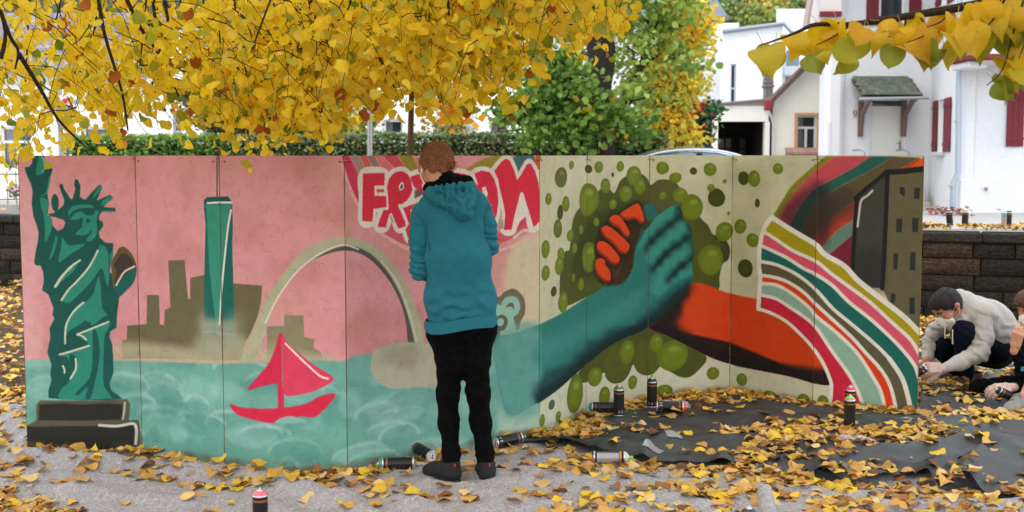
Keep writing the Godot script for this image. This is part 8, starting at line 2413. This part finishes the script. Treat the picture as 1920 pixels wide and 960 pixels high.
	wl = part(o, "wall", wall_mesh(w, eave - y0, [[0.7, 1.6, 0.26, 1.0]], 0.3, [Vector2(0, eave - y0), Vector2(w, eave - y0), Vector2(w * 0.62, eave - y0 + 0.95)]), white)
	wl.position = Vector3(a.x, y0, -35)
	window_into(o, Vector3(a.x + 0.7, y0 + 1.6, -35), Basis(), 0.26, 1.0, flat(rgb8(176, 180, 186), 0.6), 1, 0.5, false)
	rs = Shape.new()
	rs.quad(Vector3(a.x - 0.2, eave - 0.1, -34.8), Vector3(a.x + w * 0.62, eave + 1.0, -34.8), Vector3(a.x + w * 0.62, eave + 1.0, -39), Vector3(a.x - 0.2, eave - 0.1, -39), Vector3(-0.5, 0.8, 0))
	rs.quad(Vector3(b.x + 0.2, eave - 0.1, -34.8), Vector3(a.x + w * 0.62, eave + 1.0, -34.8), Vector3(a.x + w * 0.62, eave + 1.0, -39), Vector3(b.x + 0.2, eave - 0.1, -39), Vector3(0.5, 0.8, 0))
	part(o, "roof", rs.done(), flat(rgb8(140, 134, 134), 0.9))

func lettering(o: Node3D, text: String, size: float, at: Vector3, col: Color, depth := 0.004) -> void:
	var tm := TextMesh.new()
	tm.text = text
	tm.font_size = 32
	tm.pixel_size = size / 32.0
	tm.depth = depth
	tm.font = SystemFont.new()
	tm.font.font_names = PackedStringArray(["Droid Sans"])
	part(o, "lettering", tm, flat(col, 0.6)).position = at

func build_street_things() -> void:
	var steel := flat(rgb8(160, 162, 164), 0.45, 0.55)
	# sign post by the young tree
	var o := thing("sign_post", "slim grey steel sign post in front of the hedge, left of the young tree", "sign post")
	var s := Shape.new()
	var p := Vector3(-1.622, 1.408, -14)
	s.tube([Vector3(p.x, 0.75, -14), Vector3(p.x + 0.01, 2.45, -14)], [0.028, 0.028], 12)
	part(o, "post", s.done(), steel)
	part(o, "sign_back", box_mesh(Vector3(0.32, 0.34, 0.012), 0.003, Vector3(p.x - 0.08, 2.42, -13.96)), flat(rgb8(72, 68, 66), 0.6))
	# street name signs at left
	o = thing("street_name_sign", "grey post with a blue street name plate and white direction board among the leaves", "street sign")
	p = Vector3(-6.226, 1.356, -17)
	s = Shape.new()
	s.tube([Vector3(p.x, 0.6, -17), Vector3(p.x, 2.62, -17)], [0.034, 0.034], 12)
	part(o, "post", s.done(), steel)
	part(o, "blue_plate", box_mesh(Vector3(0.34, 0.13, 0.015), 0.004, Vector3(-6.184, 2.262, -16.92)), flat(rgb8(40, 96, 190), 0.5))
	lettering(o, "razelle", 0.105, Vector3(-6.177, 2.261, -16.9), rgb8(236, 236, 236))
	part(o, "white_board", box_mesh(Vector3(0.58, 0.16, 0.015), 0.004, Vector3(-5.932, 2.378, -16.92)), flat(rgb8(224, 224, 224), 0.5))
	lettering(o, "Polio", 0.1, Vector3(-5.947, 2.377, -16.9), rgb8(120, 120, 126))
	s = Shape.new()
	s.lathe([Vector2(0.0, 0.004), Vector2(0.035, 0.004), Vector2(0.036, 0.0)], 16, Transform3D(Basis(Vector3.RIGHT, PI / 2), Vector3(-6.115, 2.384, -16.9)))
	part(o, "red_dot", s.done(), flat(rgb8(206, 40, 50), 0.5))
	# front garden at the far left: fence, letterbox, grass strip
	o = thing("garden_fence", "thin wire garden fence at the far left above the wall", "fence")
	var f0 := Vector3(-10.321, 0.983, -22)
	for k in 16:
		var x := f0.x + 0.16 * k
		part(o, "post" if k % 5 == 0 else "bar", box_mesh(Vector3(0.03 if k % 5 == 0 else 0.012, 0.62, 0.02), 0.0, Vector3(x, 1.06, -22)), flat(rgb8(120, 112, 104), 0.8))
	for y in [0.85, 1.3]: part(o, "rail", box_mesh(Vector3(2.5, 0.025, 0.018), 0.0, Vector3(f0.x + 1.2, y, -22.02)), flat(rgb8(120, 112, 104), 0.8))
	part(o, "plinth", box_mesh(Vector3(2.6, 0.16, 0.14), 0.01, Vector3(f0.x + 1.2, 0.68, -22.03)), flat(rgb8(150, 146, 140), 0.9))
	o = thing("letterbox", "small white letterbox fixed on the garden fence at the far left", "letterbox")
	part(o, "box", box_mesh(Vector3(0.15, 0.13, 0.1), 0.012, Vector3(-8.918, 1.056, -21.8)), flat(rgb8(226, 226, 224), 0.5))
	part(o, "slot", box_mesh(Vector3(0.09, 0.014, 0.01), 0.002, Vector3(-8.893, 1.086, -21.74)), flat(rgb8(60, 60, 60), 0.6))
	part(o, "emblem", box_mesh(Vector3(0.05, 0.05, 0.006), 0.002, Vector3(-8.914, 1.029, -21.742)), flat(rgb8(196, 150, 166), 0.6))
	o = thing("pink_flowers", "pink flowering plant beside the letterbox", "flowers")
	foliage(o, "flowers", [[Vector3(-8.722, 1.108, -21.6), 0.1], [Vector3(-8.728, 0.949, -21.6), 0.09]], 110, 0.04, func(_p): return lin(190, 110, 160) if rng.randf() < 0.35 else lin(90, 110, 50))
	var xfs := []
	var cols := []
	for i in 2600:
		xfs.append(Transform3D(Basis(Vector3.UP, rng.randf() * TAU) * Basis(Vector3.RIGHT, rng.randf_range(-0.5, 0.5)), Vector3(rng.randf_range(-11, -7.0), street_h(-19.0), rng.randf_range(-20.6, -18.2))))
		cols.append(lin(110, 150, 56) * rng.randf_range(0.6, 1.2))
	s = Shape.new()
	s.vert(Vector3(-0.012, 0, 0), Vector3.BACK); s.vert(Vector3(0.012, 0, 0), Vector3.BACK); s.vert(Vector3(0.006, 0.1, 0.02), Vector3.BACK)
	s.tri(0, 1, 2)
	var gr := many(self, "grass", s.done(), tinted(0.7, 0.5), xfs, cols)
	tag(gr, "short green verge grass above the wall at the far left", "grass", "", "stuff")
	# leaves lying on the street and along the top of the wall
	xfs = []
	cols = []
	for i in 2600:
		var x := rng.randf_range(-12, 9)
		var t := pow(rng.randf(), 2.5)
		var z := wall_z(x) - 0.1 - t * 5.0
		xfs.append(Transform3D((Basis(Vector3.UP, rng.randf() * TAU) * Basis(Vector3.RIGHT, -PI / 2 + rng.randf_range(-0.35, 0.35))).scaled(Vector3.ONE * rng.randf_range(0.7, 1.2)), Vector3(x, (street_h(z) if t > 0.01 else 0.92) + 0.02, z)))
		cols.append(litter_tone())
	for i in 70:
		var q := Vector3(Vector3(9.69, 5.195, -28.6).x + rng.randfn() * 0.3, 0, -28.0 + rng.randf() * 1.2)
		xfs.append(Transform3D((Basis(Vector3.UP, rng.randf() * TAU) * Basis(Vector3.RIGHT, -PI / 2 + rng.randf_range(-0.6, 0.6))).scaled(Vector3.ONE * 1.3), Vector3(q.x, 0.32 + rng.randf() * 0.15, q.z)))
		cols.append(lin(150, 84, 64) * rng.randf_range(0.7, 1.2))
	var sl := many(self, "street_leaves", leaf_mesh(0.075, 0.3, 0.5, 1, 301), tinted(0.75, 0.2), xfs, cols)
	tag(sl, "fallen leaves along the top of the wall and on the street", "leaves", "", "stuff")
	build_car()

func build_car() -> void:
	var o := thing("parked_car", "silver saloon car parked behind the mural, only its roof showing", "car")
	var paint := flat(rgb8(150, 158, 168), 0.25, 0.75)
	paint.clearcoat_enabled = true
	paint.clearcoat = 1.0
	var c := Vector3(3.554, 1.542, -25)
	c.y = 0.3
	# lengthwise profile, wider low down and narrower at the roof
	var lower := [[-2.25, 0.35, 0.62], [-2.2, 0.3, 0.8], [-1.75, 0.25, 0.92], [-0.9, 0.22, 0.98], [0.0, 0.22, 1.0], [1.0, 0.22, 0.98], [1.8, 0.25, 0.95], [2.15, 0.32, 0.88], [2.22, 0.4, 0.6]]
	var s := Shape.new()
	var rows := []
	for q in lower:
		var row := []
		for i in 17:
			var a := PI * i / 16.0
			var w := 0.9 * (0.93 if absf(q[0]) > 2.0 else 1.0)
			row.append(Vector3(q[0], q[1] + (q[2] - q[1]) * pow(sin(a), 0.35), -cos(a) * w * (1.0 if sin(a) < 0.9 else 0.97)))
		rows.append(row)
	s.grid(rows)
	var body := part(o, "body", s.done(), paint)
	body.position = c
	s = Shape.new()
	rows = []
	for q in [[-1.75, 0.93, 0.78], [-1.2, 1.22, 0.68], [-0.7, 1.4, 0.62], [-0.1, 1.465, 0.6], [0.5, 1.44, 0.6], [1.0, 1.33, 0.64], [1.5, 1.12, 0.7], [1.95, 0.95, 0.76]]:
		var row := []
		for i in 13:
			var t := i / 12.0 * 2.0 - 1.0
			row.append(Vector3(q[0], q[1] + 0.045 * (1.0 - pow(absf(t), 2.2)) - 0.05 * pow(absf(t), 6), t * q[2]))
		rows.append(row)
	s.grid(rows)
	part(o, "roof", s.done(), paint).position = c
	var gl := flat(rgb8(96, 112, 122), 0.06)
	for side in [-1.0, 1.0]:
		var poly := [[-1.55, 0.97], [-1.1, 1.22], [-0.65, 1.36], [-0.1, 1.42], [0.5, 1.4], [0.95, 1.3], [1.4, 1.12], [1.7, 0.98]]
		for half in 2:
			var g := Shape.new()
			var pts := PackedVector2Array()
			for q in poly:
				if (half == 0) == (q[0] < 0.2): pts.append(Vector2(q[0], q[1]))
			if half == 0: pts.append(Vector2(0.1, 1.41)); pts.append(Vector2(0.1, 0.96))
			else:
				pts.insert(0, Vector2(0.22, 1.405)); pts.insert(0, Vector2(0.22, 0.96))
			g.prism(pts, Transform3D(Basis(Vector3.RIGHT, -side * 0.28), Vector3(0, 0.0, 0)), 0.02)
			part(o, "side_window", g.done(), gl).position = c + Vector3(0, 0.03, side * (0.62 + 0.38))
		var ch := Shape.new()
		var line3 := []
		for q in poly: line3.append(c + Vector3(q[0], q[1] + 0.03, side * lerpf(0.8, 0.625, (q[1] - 0.97) / 0.45)))
		ch.tube(dense(line3, 3), taper(0.018, 0.018, 22), 6)
		part(o, "chrome_trim", ch.done(), flat(rgb8(214, 218, 222), 0.15, 0.9))
		for x in [-1.35, 1.35]:
			var wh := Shape.new()
			wh.lathe([Vector2(0.2, -0.1), Vector2(0.31, -0.1), Vector2(0.325, -0.06), Vector2(0.325, 0.06), Vector2(0.31, 0.1), Vector2(0.2, 0.1)], 24, Transform3D(Basis(Vector3.RIGHT, PI / 2), c + Vector3(x, 0.32, side * 0.82)))
			var w := part(o, "wheel", wh.done(), flat(rgb8(24, 24, 25), 0.9))
			var rim := Shape.new()
			rim.lathe([Vector2(0.0, 0.08), Vector2(0.05, 0.085), Vector2(0.19, 0.06), Vector2(0.2, 0.09), Vector2(0.2, -0.09), Vector2(0.0, -0.09)], 20, Transform3D(Basis(Vector3.RIGHT, side * PI / 2), c + Vector3(x, 0.32, side * 0.82)))
			part(w, "rim", rim.done(), flat(rgb8(170, 174, 178), 0.3, 0.8))
		for x in [-2.16, 2.14]:
			var lp := Shape.new()
			lp.box(c + Vector3(x, 0.68, side * 0.62), Vector3(0.14, 0.14, 0.34), Basis(), 0.04)
			part(o, "headlight" if x < 0 else "tail_light", lp.done(), flat(rgb8(220, 224, 228) if x < 0 else rgb8(150, 20, 24), 0.15))
	var an := Shape.new()
	an.tube([c + Vector3(-1.05, 1.3, 0.0), c + Vector3(-1.12, 1.4, 0.0)], [0.03, 0.006], 6)
	part(o, "antenna", an.done(), flat(rgb8(30, 30, 32), 0.5))

func build_buildings() -> void:
	glass = flat(rgb8(70, 80, 88), 0.05)
	glass.albedo_color.a = 0.25
	glass.transparency = BaseMaterial3D.TRANSPARENCY_ALPHA
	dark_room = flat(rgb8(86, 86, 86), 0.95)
	build_white_house()
	build_cream_house()
	build_modern_house()
	build_left_houses()
	build_street_things()

# ---------------------------------------------------------------- spray cans and litter
func can_label(tone: Color, word := "", pale := false) -> StandardMaterial3D:
	var im := Image.create_empty(256, 256, false, Image.FORMAT_RGBA8)
	im.fill(rgb8(26, 26, 27))
	for k in 40: im.fill_rect(Rect2i(rng.randi() % 256, 0, 2, 256), rgb8(30, 30, 32))
	im.fill_rect(Rect2i(0, 22, 256, 16), tone)
	im.fill_rect(Rect2i(0, 20, 256, 2), rgb8(60, 56, 52))
	if pale:
		im.fill_rect(Rect2i(60, 44, 100, 190), rgb8(170, 170, 172))
		for k in 10: im.fill_rect(Rect2i(66, 52 + k * 17, 88, 3), rgb8(70, 70, 74))
	for k in 12: im.fill_rect(Rect2i(20, 60 + k * 11, rng.randi_range(20, 46), 3), rgb8(104, 102, 98))
	for k in 4:   # hazard marks near the foot
		var c: Color = [rgb8(206, 206, 206), rgb8(214, 214, 214), rgb8(190, 40, 46), rgb8(210, 210, 210)][k]
		for d in 9: im.fill_rect(Rect2i(150 + k * 24 - d + 0, 214 + d - 9, d * 2 + 1, 1), c)
		for d in 9: im.fill_rect(Rect2i(150 + k * 24 - d, 232 - d - 1 + 0, d * 2 + 1, 1), c)
	if word:   # the printed word runs up the side in block letters
		var glyph := {"B": ["110", "101", "110", "101", "110"], "L": ["100", "100", "100", "100", "111"], "A": ["010", "101", "111", "101", "101"], "C": ["011", "100", "100", "100", "011"], "K": ["101", "110", "100", "110", "101"]}
		for i in word.length():
			var rows: Array = glyph[word[i]]
			for y in 5:
				for x in 3:
					if rows[y][x] == "1": im.fill_rect(Rect2i(176 + y * 8, 226 - i * 34 - x * 9, 8, 9), rgb8(206, 202, 196))
	var m := StandardMaterial3D.new()
	m.albedo_texture = ImageTexture.create_from_image(im)
	m.roughness = 0.32
	m.metallic = 0.25
	return m

var can_count := 0
func spray_can(label: String, at: Vector3, b: Basis, cap: Color, tone: Color, opts := {}) -> Node3D:
	var h: float = opts.get("h", 0.19)
	var r: float = opts.get("r", 0.0325)
	var o := thing("spray_can", label, "spray can", Vector3.ZERO, 0.0, "spray cans lying about the yard")
	o.transform = Transform3D(b, at)
	var s := Shape.new()
	var hb := h * 0.84
	s.lathe([Vector2(r, 0.006), Vector2(r, hb)], 28)
	part(o, "body", s.done(), opts.get("mat", can_label(tone, opts.get("word", ""), opts.get("pale", false))))
	s = Shape.new()
	s.lathe([Vector2(0.0, 0.008), Vector2(r * 0.8, 0.006), Vector2(r * 0.86, 0.0), Vector2(r * 1.02, 0.001), Vector2(r * 1.03, 0.006), Vector2(r, 0.009)], 28)
	s.lathe([Vector2(r, hb - 0.001), Vector2(r * 1.03, hb), Vector2(r * 1.02, hb + 0.005), Vector2(r * 0.95, hb + 0.006)], 28)
	var base := part(o, "rim", s.done(), flat(rgb8(206, 206, 210), 0.28, 0.85))
	if opts.get("code", false):   # printed batch code on the bottom
		s = Shape.new()
		for k in 6: s.box(Vector3(-0.011 + 0.0045 * k, 0.0035, 0.004), Vector3(0.003, 0.009, 0.004))
		part(base, "batch_code", s.done(), flat(rgb8(60, 60, 64), 0.8))
		s = Shape.new()
		s.lathe([Vector2(0, 0.002), Vector2(r * 0.84, 0.004)], 28)
		part(base, "bottom", s.done(), flat(rgb8(228, 228, 230), 0.4, 0.2))
	s = Shape.new()
	s.lathe([Vector2(r * 0.96, hb + 0.004), Vector2(r * 0.94, hb + 0.009), Vector2(r * 0.72, hb + 0.02), Vector2(r * 0.55, hb + 0.024), Vector2(r * 0.5, hb + 0.022), Vector2(r * 0.0, hb + 0.02)], 28)
	part(o, "dome", s.done(), flat(cap, 0.45))
	s = Shape.new()
	s.lathe([Vector2(r * 0.42, hb + 0.02), Vector2(r * 0.46, hb + 0.028), Vector2(r * 0.3, hb + 0.03), Vector2(r * 0.12, hb + 0.026), Vector2(r * 0.12, hb + 0.036), Vector2(0, hb + 0.037)], 18)
	part(o, "valve", s.done(), flat(rgb8(200, 200, 204), 0.3, 0.8))
	if opts.has("nozzle"):
		s = Shape.new()
		s.lathe([Vector2(0.007, hb + 0.03), Vector2(0.008, hb + 0.046), Vector2(0.006, hb + 0.05), Vector2(0, hb + 0.05)], 14)
		s.tube([Vector3(0.006, hb + 0.042, 0), Vector3(0.011, hb + 0.042, 0)], [0.003, 0.003], 8)
		part(o, "nozzle", s.done(), flat(opts.nozzle, 0.5))
	return o

func lying(yaw: float, lift := 0.0, roll := 0.0) -> Basis:   # the can's axis lies along yaw, measured from +x towards -z
	return Basis(Vector3.UP, yaw) * Basis(Vector3.BACK, -PI / 2 + lift) * Basis(Vector3.UP, roll)

func on_top(p: Vector3, up := 0.0) -> Vector3:
	return Vector3(p.x, top_h(p.x, p.z) + up, p.z)

func build_cans() -> void:
	var up := Basis()
	var orange := rgb8(150, 84, 40)
	spray_can("upright black spray can with pink dome at the picture's bottom edge on the felt", on_top(Vector3(-1.074, 0, -5.127)), Basis(Vector3.UP, 0.6), rgb8(226, 104, 126), orange)
	spray_can("black spray can with teal dome lying by the standing person's left shoe", on_top(Vector3(-0.511, 0, -6.275), 0.033), lying(PI + 0.14), rgb8(44, 150, 134), rgb8(150, 90, 40))
	spray_can("black can lying with its white printed bottom towards us against the mural foot", on_top(Vector3(-0.427, 0, -6.429), 0.034), lying(PI / 2 + 0.6, 0.1), rgb8(60, 70, 66), orange, {"code": true})
	spray_can("grey-black can lying with white bottom at the tarpaulin's left tip", on_top(Vector3(-0.095, 0, -6.736), 0.034), lying(0.5, 0.08), rgb8(90, 60, 40), rgb8(140, 90, 60), {"code": true})
	spray_can("upright black spray can with olive dome on the teal-stained tarpaulin", on_top(Vector3(0.652, 0, -7.385)), Basis(Vector3.UP, 1.0), rgb8(110, 120, 60), orange)
	spray_can("dark can with turquoise dome lying half hidden beside the olive-topped can", on_top(Vector3(0.662, 0, -7.505), 0.034), lying(PI - 0.1), rgb8(50, 160, 150), rgb8(90, 50, 50))
	spray_can("tall upright black can with bright green nozzle near the mural corner", on_top(Vector3(0.883, 0, -7.646)), Basis(Vector3.UP, 0.4), rgb8(40, 40, 42), orange, {"nozzle": rgb8(90, 200, 50)})
	spray_can("black can with orange-red dome and green nozzle lying on the tarpaulin", on_top(Vector3(0.889, 0, -7.46), 0.034), lying(-0.06), rgb8(226, 76, 40), rgb8(150, 74, 30), {"nozzle": rgb8(110, 170, 80)})
	spray_can("shiny silver and black can lettered black, lying in front of the tarpaulin", on_top(Vector3(0.425, 0, -6.318), 0.034), lying(-0.04, 0.0, 2.2), rgb8(190, 190, 194), rgb8(214, 130, 30), {"word": "BLACK", "pale": true, "nozzle": rgb8(110, 200, 60)})
	spray_can("upright black can with pale green dome before the rainbow stripes, nearer of two", on_top(Vector3(1.963, 0, -7.032)), Basis(Vector3.UP, 2.6), rgb8(150, 176, 80), orange)
	spray_can("upright black can with pink-red dome before the rainbow stripes, standing behind the green-domed can", on_top(Vector3(2.047, 0, -7.326)), Basis(Vector3.UP, 2.2), rgb8(216, 60, 84), rgb8(170, 90, 40))
	spray_can("dark grey rounded can at the bottom edge beside the felt roll", on_top(Vector3(0.959, 0, -4.904)), Basis(Vector3.UP, 0.2) * Basis(Vector3.BACK, -0.05), rgb8(58, 58, 60), rgb8(60, 60, 62))
	var wy := 0.925
	for q in [[1794, 12.25, -0.12, "black spray can leaning on top of the wall, leftmost of the four", rgb8(60, 60, 62), 0.0], [1819, 12.25, 0.0, "black spray can with green top upright on the wall, second from left", rgb8(130, 150, 60), 0.0], [1897, 12.1, 0.0, "silver can with turquoise band on the wall", rgb8(180, 170, 160), 1.0], [1911, 12.0, 0.0, "black spray can at the right end of the wall, in front of the silver can", rgb8(50, 50, 54), 0.0]]:
		var d: float = q[1]
		var x: float = (q[0] - 960.0) * d / 2300.0 * 1.004
		var at := Vector3(x, wy, wall_z(x) - 0.14)
		var opts := {"h": 0.17}
		if q[5] > 0.0:
			var im := Image.create_empty(64, 64, false, Image.FORMAT_RGBA8)
			im.fill(rgb8(176, 160, 140))
			im.fill_rect(Rect2i(0, 8, 64, 10), rgb8(60, 180, 190))
			var m := StandardMaterial3D.new()
			m.albedo_texture = ImageTexture.create_from_image(im)
			m.roughness = 0.3
			m.metallic = 0.6
			opts["mat"] = m
		spray_can(q[3], at, Basis(Vector3.BACK, -q[2]), q[4], orange, opts)
	# cans in the hands of the two people at the right
	spray_can("black spray can in the crouching person's gloved hand", Vector3(2.722, 0.252, -7.98), Basis(Vector3.BACK, 2.1) * Basis(Vector3.UP, 0.4), rgb8(40, 40, 42), rgb8(180, 100, 50), {"h": 0.17, "r": 0.028})
	spray_can("black spray can under the seated person's gloved hand", Vector3(3.196, 0.104, -7.62), Basis(Vector3.BACK, 1.1), rgb8(30, 30, 32), orange, {"h": 0.17, "r": 0.028})
	# rolled end of felt
	var b := blob(0.02, 0.004, 20.0)
	b.add(on_top(Vector3(1.139, 0, -5.361)) + Vector3(0, 0.02, 0.02), on_top(Vector3(1.148, 0, -5.466)) + Vector3(0, 0.1, 0), 0.042, 0.034)
	tag(part(self, "felt_roll", blob_mesh(b, 0.008), felt_mat), "rolled end of speckled grey felt sticking up at the bottom edge", "felt roll")
	# clear plastic bag and torn bits
	var film := flat(Color(0.86, 0.84, 0.86, 0.45), 0.3)
	film.transparency = BaseMaterial3D.TRANSPARENCY_ALPHA
	for q in [[Vector3(1.894, 0, -6.736), 0.13, "crumpled clear plastic glove lying on the tarpaulin below the rainbow cans"], [Vector3(1.039, 0, -7.726), 0.12, "crumpled clear plastic bag beside the orange-domed can"], [Vector3(-0.493, 0, -6.362), 0.07, "scrap of clear plastic by the mural foot, left of the standing person"]]:
		var c := on_top(q[0], 0.012)
		var bl := blob(0.02, 0.012, 28.0, int(q[1] * 100))
		bl.add(c + Vector3(-q[1] * 0.4, 0, 0), c + Vector3(q[1] * 0.4, 0.004, 0.01), q[1] * 0.28, q[1] * 0.2, Vector3.UP, 2.0)
		bl.add(c + Vector3(q[1] * 0.4, 0, 0), c + Vector3(q[1] * 0.9, -0.004, 0.05), q[1] * 0.14, q[1] * 0.06, Vector3.UP, 2.0)
		tag(part(self, "plastic_bag", blob_mesh(bl, 0.006), film), q[2], "plastic bag")
	for q in [[Vector3(-0.225, 0, -6.2), 0.4, rgb8(150, 110, 84), Vector3(0.11, 0.006, 0.07), "torn brown cardboard scrap beside the standing person's right shoe"], [Vector3(0.583, 0, -5.815), 0.2, rgb8(110, 100, 90), Vector3(0.07, 0.006, 0.04), "small dark cardboard scrap on the felt at lower middle"], [Vector3(0.629, 0, -5.76), -0.2, rgb8(150, 126, 100), Vector3(0.07, 0.005, 0.045), "small tan cardboard scrap on the felt at lower middle"]]:
		var m := part(self, "cardboard_scrap", box_mesh(q[3], 0.001), noisy(q[2], q[2].darkened(0.25), 8.0, 0.9, 0.1, 0.05, 151))
		m.transform = Transform3D(Basis(Vector3.UP, q[1]) * Basis(Vector3.RIGHT, 0.12), on_top(q[0], 0.014))
		tag(m, q[4], "cardboard")
	# strips of silver tape stuck on the tarpaulin
	var tape := flat(rgb8(150, 152, 154), 0.35, 0.2)
	for q in [[Vector3(1.237, 0, -6.474), 0.26, 0.06, 0.05, "long silver tape strip on the tarpaulin beside the dense leaves"], [Vector3(1.707, 0, -6.066), 0.08, 0.11, 0.1, "short silver tape strip at the tarpaulin's front edge below the plastic glove"], [Vector3(0.759, 0, -6.497), 0.1, 0.09, -0.4, "silver tape strip at the folded tarpaulin corner by the silver can"], [Vector3(0.903, 0, -6.761), 0.09, 0.08, 0.1, "silver tape strip on the tarpaulin above the folded corner"], [Vector3(0.72, 0, -7.155), 0.1, 0.05, 0.0, "faded tape strip in front of the olive-topped can"]]:
		var g: Vector3 = q[0]
		var rows := []
		for j in 4:
			var row := []
			for i in 7:
				var l := Vector3((i / 6.0 - 0.5) * q[1], 0, (j / 3.0 - 0.5) * q[2]).rotated(Vector3.UP, q[3])
				var p := g + l
				row.append(Vector3(p.x, tarp_h(p.x, p.z) + 0.005, p.z))
			rows.append(row)
		var s := Shape.new()
		s.grid(rows)
		tag(part(self, "tape_strip", s.done(), tape), q[4], "tape")
